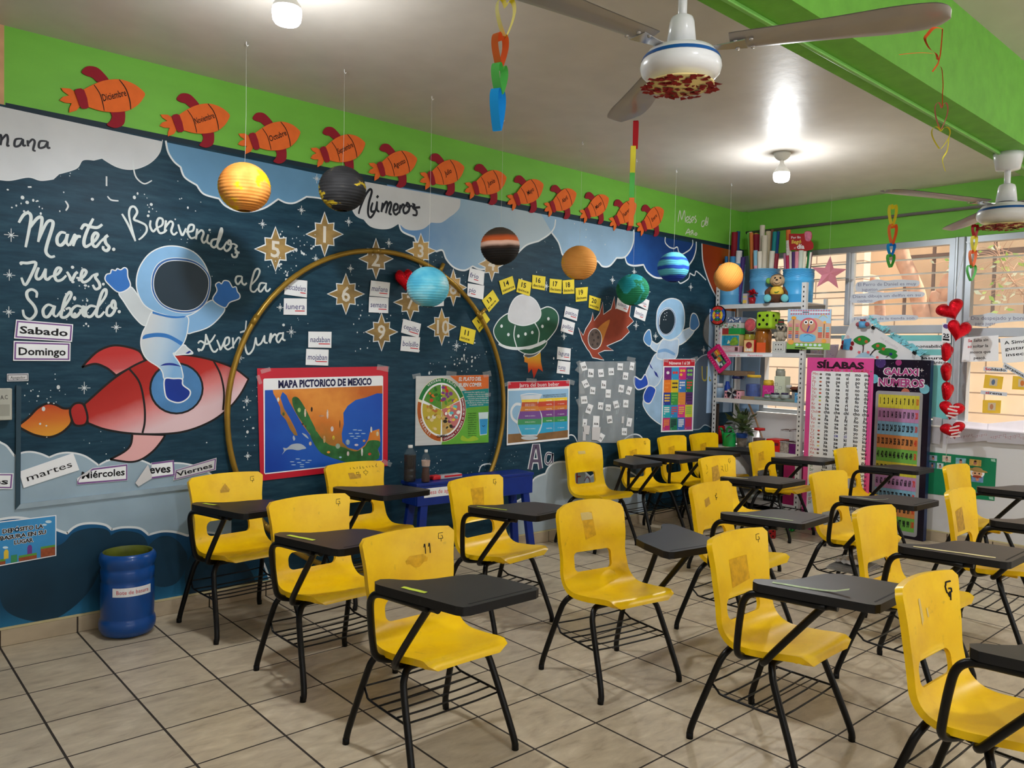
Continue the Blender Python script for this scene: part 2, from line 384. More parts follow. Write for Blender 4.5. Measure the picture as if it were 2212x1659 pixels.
c3 = smooth([(755, 440), (768, 465), (786, 474)])+smooth([(786, 474), (799, 488), (819, 494), (842, 493), (862, 482)])+smooth([(862, 482), (876, 494), (895, 497), (915, 493), (931, 480)])+smooth([(931, 480), (953, 480), (971, 468)])+smooth([(971, 468), (982, 460), (992, 448), (994, 432)])
e = W2(c3); cloud('painted_cloud', c3, CW, [(e[-1][0], ZT-.005), (e[0][0]-.05, ZT-.01)], outline=CW, wd=.006, layer=4)
c6 = smooth([(1192, 503), (1206, 523), (1212, 541), (1217, 552), (1240, 566), (1286, 563), (1301, 575), (1317, 574), (1332, 557)])+smooth([(1332, 557), (1350, 555), (1363, 538), (1369, 517), (1369, 496)])
e = W2(c6); cloud('painted_cloud', c6, CM, [(e[-1][0]-.02, ZT), (e[0][0]-.12, ZT)])
c7 = smooth([(1350, 555), (1355, 569), (1369, 574), (1390, 572)])+smooth([(1390, 572), (1399, 588), (1418, 600), (1445, 598), (1475, 585), (1495, 563), (1503, 541), (1504, 522)])
e = W2(c7); DB = Mramp('cloud_deep_blue', (4.6, 0, 2.0), (5.6, 0, 2.5), [(0, (70, 128, 196)), (.6, (34, 92, 170)), (1, (20, 60, 124))], nmix=.2)
cloud('painted_cloud', c7, DB, [(e[-1][0], ZT), (e[0][0]-.1, ZT)], layer=1)
a = art()
for p in ([(1437, 512), (1437, 524), (1446, 534), (1456, 537)], [(1456, 537), (1463, 534), (1466, 544), (1473, 549), (1480, 546)], [(1480, 546), (1490, 539), (1496, 528), (1496, 518)],
          [(1464, 606), (1470, 612), (1482, 606), (1488, 600), (1490, 590)], [(1490, 590), (1500, 595), (1503, 586), (1512, 592), (1525, 605)]):
    a.stroke(W2(p), .012, CWL, 5, taper=False)
done(a, 'painted_cloud_outline')
a = art(); PL = Mramp('planet_red_to_orange', (6.2, 0, 2.2), (7.0, 0, 2.4), [(0, (120, 32, 18)), (.5, (170, 70, 22)), (1, (205, 140, 60))])
pl = W2(smooth([(1516, 526), (1518, 563), (1526, 594), (1538, 624), (1552, 650)])); a.poly(pl+[(LX-.1, 1.85), (LX-.1, ZT)], PL, 2); a.stroke(pl, .016, CWL, 3, taper=False); done(a, 'painted_planet')
# moon crescent, grey blob and painting paled for window sun behind the rack
a = art(); ms = W2(smooth([(1541, 668), (1524, 690), (1519, 720), (1526, 742), (1545, 760)])); a.poly(ms+W2([(1560, 745), (1560, 670)]), M((120, 124, 128), .5, var=.2), 2); a.stroke(ms, .012, M((60, 66, 70), .5), 3); done(a, 'painted_moon')
a = art(); gr = W2(smooth([(1492, 928), (1488, 870), (1496, 800), (1512, 772), (1535, 766), (1548, 780)])+[(1548, 920)]+smooth([(1540, 926), (1523, 918), (1510, 927), (1492, 928)]))
a.poly(gr, Mramp('pillar_cloud', (5.9, 0, 1), (6.3, 0, 1), [(0, (86, 112, 132)), (.5, (100, 126, 146)), (1, (66, 80, 96))], nmix=.1), 2); a.stroke(gr, .010, M((150, 165, 175), .6), 3, taper=False); done(a, 'painted_pillar')
a = art(); a.rect(6.42, .95, 6.86, 1.95, M((168, 196, 228), .6, var=.05), 2); a.rect(6.62, .95, 6.70, 1.95, M((86, 116, 146), .6), 3)  # pale blue mural paint, brightened to include sunlight from the window
lw = W2(smooth([(1555, 925), (1575, 912), (1586, 895), (1600, 890), (1612, 884)])); a.poly(lw+[(6.9, .3), (6.4, .3)], M((32, 62, 86), .6), 4); a.stroke(lw, .012, CWL, 5, taper=False); done(a, 'painted_sunlit_seascape')
# lower clouds and waves
LC = M((150, 172, 188), .6, var=.10, scale=4); LC2 = M((168, 182, 192), .6, var=.12, scale=3)
l1 = smooth([(-12, 945), (0, 955), (15, 964), (31, 985)])+smooth([(31, 985), (48, 978), (66, 976), (87, 980), (106, 988)])+smooth([(106, 988), (127, 980), (152, 978), (183, 985), (213, 1005)])+smooth([(213, 1005), (236, 994), (272, 991), (306, 995), (335, 1008)])+smooth([(335, 1008), (380, 1000), (430, 1010), (470, 1040), (500, 1110)])
e = W2(l1); cloud('painted_cloud', l1, LC, [(e[-1][0], .3), (e[0][0], .3)])
l2 = smooth([(-12, 1128), (0, 1122), (40, 1118), (90, 1128), (122, 1144), (145, 1152)])+smooth([(145, 1152), (158, 1140), (176, 1132), (203, 1130), (228, 1134), (241, 1144)])+smooth([(241, 1144), (266, 1139), (301, 1141), (321, 1155)])+smooth([(321, 1155), (349, 1148), (377, 1149), (405, 1157)])+smooth([(405, 1157), (450, 1150), (510, 1165), (560, 1200), (585, 1260)])
e = W2(l2); WAVE = Mramp('wave_blue', (0, 0, .1), (0, 0, .62), [(0, (34, 104, 144)), (.22, (14, 66, 98)), (.6, (14, 68, 108)), (1, (26, 100, 152))], nscale=3, nmix=.22)
cloud('painted_wave', l2, WAVE, [(e[-1][0], .09), (e[0][0], .09)], layer=4, wd=.018)
a = art(); BU = M((13, 52, 74), .6, var=.18, scale=4)
for p in ([(122, 1180), (160, 1150), (205, 1140), (237, 1150), (232, 1190), (190, 1280), (110, 1340), (30, 1330), (0, 1290), (10, 1200)], [(215, 1190), (250, 1150), (300, 1152), (320, 1180), (325, 1240), (260, 1290), (220, 1260)], [(312, 1200), (335, 1165), (365, 1158), (390, 1175), (405, 1210), (380, 1260), (330, 1262)], [(400, 1230), (430, 1180), (480, 1180), (540, 1230), (540, 1280), (420, 1290)]):
    a.poly(W2(smooth(p, True)), BU, 6)
done(a, 'painted_bush')
r1 = smooth([(1112, 1085), (1130, 1074), (1144, 1053)])+smooth([(1144, 1053), (1155, 1033), (1178, 1023)])+smooth([(1178, 1023), (1186, 1008), (1205, 998), (1240, 1002), (1275, 1030)])+smooth([(1275, 1030), (1310, 1010), (1350, 1015), (1385, 1040), (1395, 1100)])
e = W2(r1); cloud('painted_cloud', r1, LC2, [(e[-1][0], .09), (e[0][0]-.05, .09)])
a = art(); q = W2(smooth([(1340, 965), (1352, 946), (1372, 938), (1388, 948), (1396, 985)])); a.poly(q+W2([(1396, 1060), (1340, 1060)]), M((74, 92, 106), .5, var=.1), 2); a.stroke(q, .012, CWL, 3, taper=False)
q = W2(smooth([(1432, 960), (1440, 945), (1455, 945)])); a.stroke(q, .01, CWL, 3); a.stroke(W2(smooth([(1034, 1020), (1040, 1006), (1056, 1002), (1070, 1008)])), .010, CWL, 3); a.stroke(W2(smooth([(1222, 950), (1230, 940), (1240, 942), (1247, 955)])), .010, CWL, 3)
done(a, 'painted_cloud_outline')
# ---------------------------------------------------------------- painted rocket with astronaut
k = .25316
C2 = lambda *p: crop(0, 400, k, p)
C3 = lambda *p: crop(0, 720, k, p)
C7 = lambda *p: crop(880, 440, .3074, p)
OUT = M((22, 16, 18), .6)
p0, p1 = onY(300, 790), onY(360, 930)
HULL = Mramp('rocket_red_to_pink', (p0.x, 0, p0.z), (p1.x, 0, p1.z), [(.15, (165, 34, 28)), (.42, (178, 46, 40)), (.62, (214, 130, 130)), (.9, (222, 190, 196))], nmix=.05, nscale=9)
p0, p1 = onY(250, 750), onY(260, 815)
FIN = Mramp('fin_red_to_pink', (p0.x, 0, p0.z), (p1.x, 0, p1.z), [(.2, (186, 50, 48)), (.7, (196, 82, 84)), (1, (226, 170, 170))], nmix=.08)
p0, p1 = onY(100, 870), onY(110, 945)
FLM = Mramp('flame_red_to_yellow', (p0.x, 0, p0.z), (p1.x, 0, p1.z), [(.05, (190, 66, 34)), (.5, (206, 112, 42)), (1, (222, 156, 50))], nmix=.2, nscale=5, stretch=(1, 1, 3))
a = art(); OW = .0105
body = W2(smooth(C3((2120, 390), (2000, 300), (1820, 232), (1640, 192), (1480, 180), (1350, 195), (1230, 235), (1100, 300), (940, 410), (720, 605)))+C3((735, 670), (748, 760))+smooth(C3((748, 765), (900, 820), (1130, 855), (1400, 858), (1600, 830), (1800, 750), (1950, 640), (2050, 520), (2120, 390))))
f1 = W2(smooth(C3((1235, 232), (1190, 155), (1080, 115), (960, 105), (840, 150), (750, 230), (700, 290)))+smooth(C3((700, 290), (810, 260), (900, 290), (950, 325), (990, 360)))+C3((1100, 300)))
f2 = W2(smooth(C3((1130, 858), (1115, 950), (1060, 1010), (940, 1075)))+smooth(C3((940, 1075), (1100, 1098), (1200, 1078), (1300, 1010), (1370, 930), (1410, 868))))
fl = W2(smooth(C3((600, 640), (540, 640), (470, 608), (400, 600), (320, 640), (240, 720), (150, 790)))+smooth(C3((150, 790), (200, 822), (300, 868), (420, 885), (520, 850), (590, 790), (612, 750))))
a.poly(f1, FIN, 2); a.stroke(f1, OW, OUT, 3, True, False, False); a.poly(f2, FIN, 2); a.stroke(f2, OW, OUT, 3, True, False, False)
a.poly(fl, FLM, 2); a.stroke(fl, OW, OUT, 3, True, False, False)
a.poly(body, HULL, 4); a.stroke(body, OW, OUT, 5, True, False, False)
co = W2(smooth(C3((598, 650), (640, 600), (705, 602), (738, 670), (745, 740), (715, 782), (640, 782), (608, 722)), True)); a.poly(co, M((176, 36, 34), .6, var=.12), 6); a.stroke(co, OW, OUT, 7, True, False, False)
for p in (C3((1100, 300), (1190, 420), (1230, 600), (1235, 750), (1215, 850)), C3((1820, 232), (1880, 350), (1910, 500), (1902, 655))): a.stroke(W2(p), OW, OUT, 6, taper=False)
wi = W2(ell(1505*k, 720+470*k, 224*k, 214*k)); a.poly(wi, M((74, 128, 182), .6, var=.12), 6); a.stroke(wi, OW, OUT, 7, True, False, False)
done(a, 'painted_rocket')
SUIT = M((196, 204, 210), .6, var=.08, scale=4); HEL = M((132, 180, 224), .6, var=.12, scale=4); GLV = M((44, 108, 186), .6, var=.08); BLU = M((48, 116, 190), .6)
NAVY = M((22, 44, 138), .6); BOOT = Mramp('boot_blue', (1.3, 0, .9), (1.55, 0, 1.15), [(0, (20, 70, 190)), (1, (20, 50, 140))], nmix=.3); VIS = M((24, 44, 58), .35, var=.12, scale=3); VIS2 = VIS
p0, p1 = onY(310, 690), onY(400, 720)
SUITG = Mramp('suit_grey_to_blue', (p0.x, 0, p0.z), (p1.x, 0, p1.z), [(.1, (204, 208, 212)), (.6, (180, 202, 222)), (1, (126, 172, 216))], nmix=.12)
def lined(a, pts, m, layer, wd=.010, sm=True):
    q = W2(smooth(pts, True) if sm else pts); a.poly(q, m, layer); a.stroke(q, wd/.0037*ps(*pts[0])*.9, CWL, layer+1, True, False, False)
a = art()
lined(a, C3((1560, 100), (1600, 125), (1645, 172), (1560, 180), (1490, 180)), SUIT, 6); a.poly(W2(C3((1580, 172), (1615, 148), (1630, 158), (1605, 174))), NAVY, 8)
lined(a, C2((1110, 865), (1200, 970), (1310, 1080), (1330, 1130), (1240, 1200), (1150, 1130), (1060, 1000), (1015, 915)), SUIT, 8)
lined(a, C2((1590, 1115), (1700, 1050), (1815, 980), (1915, 1045), (1880, 1120), (1780, 1210), (1650, 1255), (1595, 1255)), SUITG, 8)
lined(a, C2((1015, 915), (920, 840), (895, 800), (908, 762), (940, 752), (952, 722), (985, 728), (1000, 712), (1028, 722), (1060, 704), (1085, 720), (1090, 780), (1110, 865)), GLV, 10)
lined(a, C2((1815, 980), (1850, 900), (1838, 850), (1868, 828), (1888, 842), (1910, 815), (1950, 820), (1972, 852), (1985, 872), (2012, 868), (2025, 908), (2045, 935), (2038, 970), (1960, 1000), (1915, 1045)), GLV, 10)
lined(a, C2((1300, 1080), (1400, 1120), (1590, 1115), (1602, 1220), (1570, 1340), (1500, 1425), (1478, 1440), (1530, 1520), (1552, 1580), (1555, 1655), (1470, 1662), (1403, 1655), (1385, 1595), (1350, 1550), (1260, 1490), (1215, 1420), (1200, 1340), (1215, 1260), (1245, 1200)), SUITG, 10)
a.poly(W2(smooth(C2((1215, 1300), (1240, 1275), (1340, 1260), (1440, 1275), (1560, 1340)))+smooth(C2((1545, 1370), (1440, 1310), (1330, 1295), (1215, 1315)))), BLU, 12)
a.poly(W2(smooth(C3((1365, 277), (1410, 256), (1480, 256), (1545, 282)))+smooth(C3((1545, 284), (1450, 272), (1365, 278)))), NAVY, 12)
lined(a, C3((1405, 390), (1480, 386), (1552, 390), (1560, 440), (1620, 490), (1612, 540), (1560, 582), (1500, 590), (1430, 560), (1405, 500)), BOOT, 11, .012)
lined(a, C2((1300, 1070), (1220, 1010), (1170, 900), (1165, 790), (1200, 680), (1280, 580), (1400, 525), (1530, 525), (1650, 570), (1730, 650), (1780, 760), (1790, 880), (1760, 980), (1700, 1060), (1600, 1115), (1480, 1120), (1380, 1100)), HEL, 14)
vz = C2((1290, 850), (1305, 740), (1360, 660), (1460, 622), (1600, 630), (1705, 675), (1785, 765), (1795, 870), (1765, 985), (1700, 1058), (1600, 1090), (1480, 1078), (1380, 1030), (1312, 945)); lined(a, vz, M((58, 100, 160), .6), 16, .006)
lined(a, C2((1310, 850), (1322, 760), (1372, 682), (1460, 645), (1600, 652), (1698, 692), (1768, 772), (1778, 870), (1748, 970), (1688, 1038), (1600, 1070), (1480, 1058), (1382, 1010), (1327, 930)), VIS, 18, .006)
a.poly(W2(smooth(C2((1300, 1075), (1400, 1105), (1500, 1118), (1590, 1115)))+smooth(C2((1570, 1130), (1480, 1135), (1390, 1120), (1300, 1095)))), BLU, 17)
done(a, 'painted_astronaut')
# ---------------------------------------------------------------- flying saucer, meteor, second astronaut
a = art(); SG = M((30, 84, 62), .55, var=.16, scale=4)
lined(a, C7((820, 1062), (850, 1085), (905, 1065), (938, 1030), (930, 1010)), M((90, 96, 104), .6), 1)
q = W2(C7((822, 1070), (850, 1085), (900, 1070), (935, 1045), (938, 1110), (952, 1180), (920, 1158), (888, 1228), (873, 1160), (850, 1190), (845, 1120), (822, 1112)))
p0, p1 = onY(1160, 770), onY(1155, 812); a.poly(q, Mramp('saucer_flame', (p0.x, 0, p0.z), (p1.x, 0, p1.z), [(.1, (224, 168, 50)), (.45, (222, 120, 40)), (.7, (200, 62, 30)), (1, (170, 44, 28))], nmix=.15), 2)
lined(a, C7((765, 1010), (860, 1020), (975, 965), (955, 1015), (885, 1055), (815, 1050)), SG, 3, .008)
lined(a, C7((605, 900), (620, 850), (660, 800), (720, 770), (800, 800), (940, 740), (990, 725), (1040, 750), (1062, 800), (1050, 870), (1010, 930), (960, 978), (880, 1010), (760, 1022), (680, 1000), (630, 960)), SG, 5, .010)
for p in (C7((757, 855), (748, 930), (770, 1015)), C7((890, 830), (925, 900), (915, 990))): a.stroke(W2(p), .010, CWL, 7, taper=False)
a.stroke(W2(C7((640, 985), (700, 1010), (780, 1018), (880, 1002), (970, 962))), .022, CWL, 7)
lined(a, C7((710, 812), (715, 740), (750, 670), (800, 641), (850, 648), (900, 680), (932, 740), (935, 790), (900, 832), (820, 856), (750, 842)), M((204, 206, 212), .6, var=.06), 8)
for x, y in ((661, 860), (709, 920), (779, 930), (829, 916), (877, 905), (948, 862), (990, 809)): a.poly(W2(crop(880, 440, .3074, ell(x, y, 9, 12, 12))), CWL, 8)
done(a, 'painted_flying_saucer')
a = art(); MT = M((146, 62, 42), .6, var=.12)
lined(a, C7((1200, 870), (1235, 925), (1252, 880), (1290, 820), (1302, 765), (1312, 822), (1350, 770), (1372, 692), (1378, 778), (1430, 740), (1455, 652), (1462, 738), (1520, 720), (1572, 702), (1560, 790), (1590, 826), (1542, 870), (1560, 900), (1505, 955), (1400, 1000), (1448, 1032), (1385, 1032), (1340, 1050), (1382, 1100), (1300, 1082), (1280, 1042), (1262, 1020), (1228, 960)), MT, 2, .008, sm=False)
a.poly(W2(smooth(C7((1330, 890), (1420, 815), (1395, 900), (1365, 985), (1350, 1000)), True)), M((204, 130, 56), .6, var=.15), 4)
q = W2(crop(880, 440, .3074, ell(1317, 950, 48, 73, 24))); a.poly(q, M((92, 78, 72), .7, var=.2, scale=20), 5); a.stroke(q, .006, CWL, 6, True, False, False)
for x, y, r in ((1300, 920, 8), (1325, 905, 6), (1340, 940, 9), (1310, 960, 7), (1335, 985, 8), (1300, 990, 6)): a.poly(W2(crop(880, 440, .3074, ell(x, y, r, r*1.3, 10))), M((58, 50, 48), .7), 6)
done(a, 'painted_meteor')
a = art(); S2 = M((176, 200, 226), .6, var=.10)
lined(a, C7((1700, 1290), (1790, 1200), (1830, 1300), (1830, 1560), (1780, 1552), (1715, 1505), (1672, 1450), (1655, 1390)), M((150, 184, 216), .6, var=.1), 2)
lined(a, C7((1755, 1050), (1870, 1085), (1800, 1190), (1760, 1270), (1700, 1292), (1672, 1212), (1702, 1130)), S2, 4)
lined(a, C7((1895, 920), (1990, 870), (2015, 895), (1960, 962), (1900, 992)), S2, 4); lined(a, C7((1985, 872), (1990, 800), (2003, 772), (2025, 776), (2040, 802), (2050, 850), (2030, 880), (2010, 892)), M((64, 118, 176), .6), 6)
lined(a, C7((1710, 962), (1755, 985), (1800, 950), (1792, 1010), (1750, 1040), (1705, 1002)), S2, 4); lined(a, C7((1705, 1000), (1680, 990), (1660, 960), (1666, 920), (1690, 888), (1706, 892), (1714, 940), (1717, 962)), M((88, 142, 200), .6), 6)
lined(a, C7((1790, 960), (1850, 962), (1900, 950), (1905, 1000), (1880, 1088), (1770, 1092), (1752, 1050)), S2, 6)
a.stroke(W2(C7((1758, 1040), (1815, 1030), (1880, 1060))), .03, M((120, 164, 212), .6), 8)
for p in (((1670, 1200), (1690, 1250), (1682, 1282), (1622, 1306), (1594, 1270), (1595, 1215), (1640, 1236)), ((1695, 1280), (1742, 1300), (1732, 1350), (1702, 1402), (1665, 1390), (1660, 1340))): lined(a, C7(*p), M((34, 78, 184), .6, var=.15), 8, .012)
for p in (((1695, 1112), (1712, 1140), (1728, 1168), (1708, 1150)), ((1730, 1172), (1752, 1190), (1765, 1225), (1742, 1205))): a.poly(W2(C7(*p)), NAVY, 8)
lined(a, C7((1750, 800), (1760, 740), (1800, 685), (1860, 666), (1920, 690), (1945, 760), (1945, 850), (1920, 912), (1870, 950), (1820, 957), (1775, 922), (1752, 870)), M((150, 192, 228), .6, var=.1), 9)
q = crop(880, 440, .3074, ell(1822, 828, 64, 98, 28, rot=.12)); lined(a, q, M((88, 134, 190), .6), 11, .005, False)
lined(a, crop(880, 440, .3074, ell(1822, 828, 56, 90, 28, rot=.12)), VIS2, 13, .004, False)
a.stroke(W2(C7((1770, 850), (1775, 790), (1800, 752), (1835, 738))), .008, CWL, 15)
for x, y in ((1808, 772), (1822, 765), (1805, 795), (1820, 785), (1800, 815), (1815, 815)): a.poly(W2(crop(880, 440, .3074, ell(x, y, 3, 4, 8))), CWL, 15)
done(a, 'painted_astronaut')
# ---------------------------------------------------------------- gold number stars
GOLD = M((150, 122, 72), .45, var=.28, scale=11, stretch=(1, 1, 2)); GOLD2 = M((176, 142, 82), .4, var=.25, scale=11); NUMW = M((214, 208, 196), .6)
for n, x, y, rx, ry, g in (('1', 701, 506, 40, 48, GOLD), ('5', 595, 538, 45, 48, GOLD), ('2', 812, 559, 37, 44, GOLD), ('3', 909, 542, 33, 38, GOLD2), ('4', 1062, 570, 29, 38, GOLD2), ('6', 747, 635, 40, 44, GOLD), ('7', 886, 653, 36, 39, GOLD), ('8', 979, 621, 29, 40, GOLD2), ('9', 824, 717, 35, 41, GOLD), ('10', 954, 706, 31, 40, GOLD2)):
    P = []
    for i in range(16):
        an = PI/2+i*PI/8; r = 1. if i % 4 == 0 else (.72 if i % 4 == 2 else .52)
        P.append((x+rx*r*math.cos(an), y-ry*r*math.sin(an)+(x+rx*math.cos(an)-x)*(.0)))
    a = art(); q = W2(P); a.poly(q, g, 2); a.stroke(q, .009, CWL, 3, True, False, False)
    c = onY(x, y); h = (onY(x, y-ry*.36)-onY(x, y+ry*.36)).z
    a.text(n, c.x, c.z-h/2, h, NUMW, bold=.02); done(a, 'painted_number_star')
# small sparkles and splatter
a = art(); SP = M((206, 212, 214), .7)
def spark(x, y, r):
    c = onY(x, y); r = r*ps(x, y)
    for an, rr in ((0, 1), (PI/2, 1.1), (PI/4, .6), (-PI/4, .6)):
        dx, dz = math.cos(an)*r*rr, math.sin(an)*r*rr; a.stroke([(c.x-dx, c.z-dz), (c.x, c.z), (c.x+dx, c.z+dz)], 1.5*ps(x, y), SP, 1, sm=False)
for x, y, r in ((24, 508, 13), (20, 594, 11), (19, 674, 11), (251, 707, 10), (186, 664, 8), (182, 838, 12), (533, 866, 10), (518, 773, 10), (629, 717, 11), (567, 484, 9), (651, 454, 9), (684, 386, 9), (753, 479, 9), (840, 525, 9), (682, 559, 9), (757, 580, 8), (605, 664, 8), (986, 747, 11), (1180, 618, 9), (1323, 605, 8), (1370, 587, 8), (1374, 703, 9), (1400, 630, 8), (1218, 726, 8), (1492, 620, 8), (1416, 726, 8), (1520, 756, 8), (535, 985, 8)): spark(x, y, r)
for cx, cy, sx, sy, n in ((655, 520, 25, 22, 26), (615, 575, 22, 16, 22), (170, 640, 14, 40, 26), (60, 440, 40, 14, 16), (320, 440, 60, 16, 18), (540, 940, 30, 30, 20), (640, 960, 60, 30, 12), (775, 690, 14, 30, 12), (1010, 775, 32, 22, 46), (930, 815, 16, 14, 10), (1300, 500, 60, 25, 10), (1430, 720, 40, 40, 14), (850, 990, 60, 20, 16), (100, 880, 30, 40, 12), (1215, 760, 18, 60, 12), (1180, 600, 40, 20, 6), (820, 690, 12, 20, 8)):
    for _ in range(n):
        c = onY(random.gauss(cx, sx), random.gauss(cy, sy)); r = random.choice((.003, .003, .004, .005, .008)); a.poly(ell(c.x, c.z, r, r*random.uniform(.7, 1.5), 7), SP, 1)
for p in (((287, 345), (290, 372), (297, 387), (312, 397), (328, 390)), ((230, 381), (230, 402)), ((60, 404), (68, 404)), ((141, 434), (147, 445), (142, 455)), ((232, 424), (240, 432), (256, 434))): a.stroke(W2(p), .008, SP, 1)
done(a, 'painted_sparkle')
# ---------------------------------------------------------------- brush lettering
LET = M((206, 214, 214), .65, var=.04)
def script(name, strokes, wd, m=LET, dots=()):
    a = art()
    for i, s in enumerate(strokes): a.stroke(W2(s), wd/.0037*ps(*s[0]), m, 4+i, k=5, dh=5e-6)
    for x, y, r in dots: a.poly(W2(ell(x, y, r, r, 12)), m, 30)
    done(a, name)
S = lambda *ss: [C2(*s) for s in ss]
script('painted_word', S(((160, 320), (200, 255), (240, 236), (264, 270), (250, 370), (218, 530)), ((250, 370), (310, 290), (350, 272), (356, 320), (325, 485)), ((325, 480), (395, 325), (440, 305), (450, 345), (400, 510), (393, 575), (430, 612), (468, 605)),
  ((562, 410), (520, 403), (488, 445), (490, 498), (522, 512), (560, 470), (576, 415), (565, 485), (590, 520)), ((592, 515), (622, 460), (640, 425), (640, 460), (622, 520)), ((632, 480), (660, 440), (690, 440)), ((795, 285), (742, 390), (715, 480), (728, 525), (770, 505)), ((690, 378), (720, 338), (770, 355), (830, 362), (872, 335)), ((768, 505), (812, 470), (836, 425), (812, 408), (788, 445), (790, 505), (818, 525), (860, 478)), ((860, 478), (920, 430), (896, 450), (902, 495), (930, 530), (910, 560), (880, 545), (880, 520))), .025, dots=[(968*k, 400+548*k, 3.8)])
script('painted_word', S(((185, 680), (178, 662), (230, 665), (305, 662), (270, 760), (215, 852), (182, 788)), ((330, 702), (306, 770), (320, 802), (355, 785), (390, 712)), ((390, 712), (385, 785), (405, 805), (435, 778)), ((435, 780), (490, 760), (520, 716), (490, 708), (465, 760), (482, 812), (525, 808), (565, 770)), ((570, 738), (592, 775), (610, 812), (640, 760), (660, 738)), ((650, 790), (702, 790), (736, 740), (708, 724), (690, 780), (708, 828), (752, 812), (790, 770)), ((790, 770), (832, 758), (812, 785), (842, 830), (850, 870), (815, 888), (790, 850))), .023, dots=[(880*k, 400+845*k, 3.2)])
script('painted_word', S(((310, 960), (312, 915), (270, 890), (230, 912), (236, 965), (290, 1030), (306, 1090), (260, 1142), (208, 1118), (194, 1062)), ((462, 1040), (410, 1020), (368, 1062), (376, 1116), (412, 1120), (452, 1060), (466, 1030), (455, 1100), (482, 1125)), ((482, 1122), (560, 1020), (606, 940), (594, 912), (558, 962), (528, 1070), (522, 1122), (562, 1125), (602, 1080), (590, 1048), (560, 1060)), ((702, 1040), (650, 1030), (608, 1072), (616, 1116), (652, 1120), (702, 1060), (716, 1030), (705, 1100), (732, 1125)), ((825, 1040), (770, 1030), (730, 1072), (742, 1117), (782, 1115), (832, 1040)), ((832, 1045), (900, 945), (902, 890), (868, 920), (830, 1050), (822, 1112), (852, 1120), (890, 1078)), ((942, 1020), (914, 1052), (910, 1102), (942, 1112), (976, 1070), (982, 1010), (966, 985), (950, 1020), (962, 1050), (1002, 1050))), .023, dots=[(1015*k, 400+1080*k, 3.6)])
script('painted_word', S(((1040, 245), (1092, 335), (1155, 478)), ((1155, 475), (1120, 350), (1100, 250), (1112, 193), (1146, 185), (1170, 230), (1142, 290), (1182, 310), (1242, 342), (1250, 392), (1215, 440), (1182, 466)), ((1285, 300), (1280, 350), (1305, 395), (1332, 368)), ((1332, 368), (1382, 340), (1386, 292), (1352, 285), (1335, 340), (1360, 407), (1402, 400), (1422, 380)), ((1415, 300), (1404, 402)), ((1408, 365), (1450, 310), (1475, 330), (1460, 390), (1482, 422), (1512, 400)), ((1520, 335), (1536, 390), (1556, 427), (1586, 368)), ((1586, 400), (1642, 390), (1652, 345), (1616, 343), (1600, 400), (1628, 452), (1672, 440)), ((1682, 372), (1670, 462)), ((1675, 425), (1715, 385), (1736, 410), (1720, 460), (1736, 492), (1762, 470)), ((1776, 420), (1765, 480), (1792, 502)), ((1852, 460), (1810, 470), (1800, 512), (1832, 530), (1872, 470)), ((1872, 470), (1894, 400), (1888, 368), (1870, 420), (1852, 520), (1882, 546), (1912, 520)), ((1936, 480), (1910, 530), (1932, 562), (1966, 530), (1966, 480), (1950, 474), (1946, 505), (1992, 500)), ((1992, 500), (2020, 520), (2005, 542), (2022, 577), (2014, 611), (1985, 611), (1975, 585)), ((2000, 575), (2042, 575))), .018, dots=[(1262*k, 400+262*k, 3), (1786*k, 400+383*k, 2.6)])
C5 = lambda *p: crop(500, 240, .25316, p)
C6 = lambda *p: crop(500, 560, .3014, p)
script('painted_word', [C5(*s) for s in (((88, 1410), (45, 1412), (34, 1450), (55, 1478), (85, 1440)), ((90, 1410), (88, 1460), (110, 1482), (130, 1465)), ((160, 1490), (215, 1430), (240, 1370), (225, 1345), (195, 1370), (165, 1480), (165, 1530), (195, 1542), (222, 1512)), ((290, 1470), (246, 1470), (230, 1520), (250, 1540), (286, 1490)), ((296, 1465), (290, 1520), (308, 1537), (332, 1512)))], .016)
script('painted_word', [C2(*s) for s in (((1700, 1420), (1690, 1398), (1722, 1405), (1750, 1340), (1755, 1270)), ((1755, 1270), (1782, 1345), (1812, 1412), (1838, 1420), (1858, 1395)), ((1688, 1350), (1712, 1330), (1760, 1355), (1800, 1330), (1836, 1275)), ((1850, 1320), (1872, 1375), (1882, 1402), (1912, 1330)), ((1906, 1380), (1950, 1352), (1952, 1302), (1922, 1310), (1914, 1370), (1942, 1402), (1982, 1380)), ((1985, 1300), (1990, 1392)), ((1990, 1365), (2030, 1302), (2050, 1320), (2040, 1372), (2062, 1397)))]+
  [C6(*s) for s in (((105, 440), (95, 580), (102, 650), (122, 680), (156, 640), (172, 560)), ((60, 525), (110, 510), (150, 495)), ((174, 560), (182, 612), (212, 600), (236, 545)), ((236, 545), (236, 592), (258, 600)), ((268, 592), (280, 533), (284, 560), (274, 602)), ((282, 570), (308, 538), (322, 552)), ((366, 530), (336, 535), (320, 570), (336, 596), (362, 558)), ((370, 522), (366, 570), (386, 582)))], .016, dots=[(500+371*.3014, 560+471*.3014, 3)])
KB = M((18, 22, 34), .5)
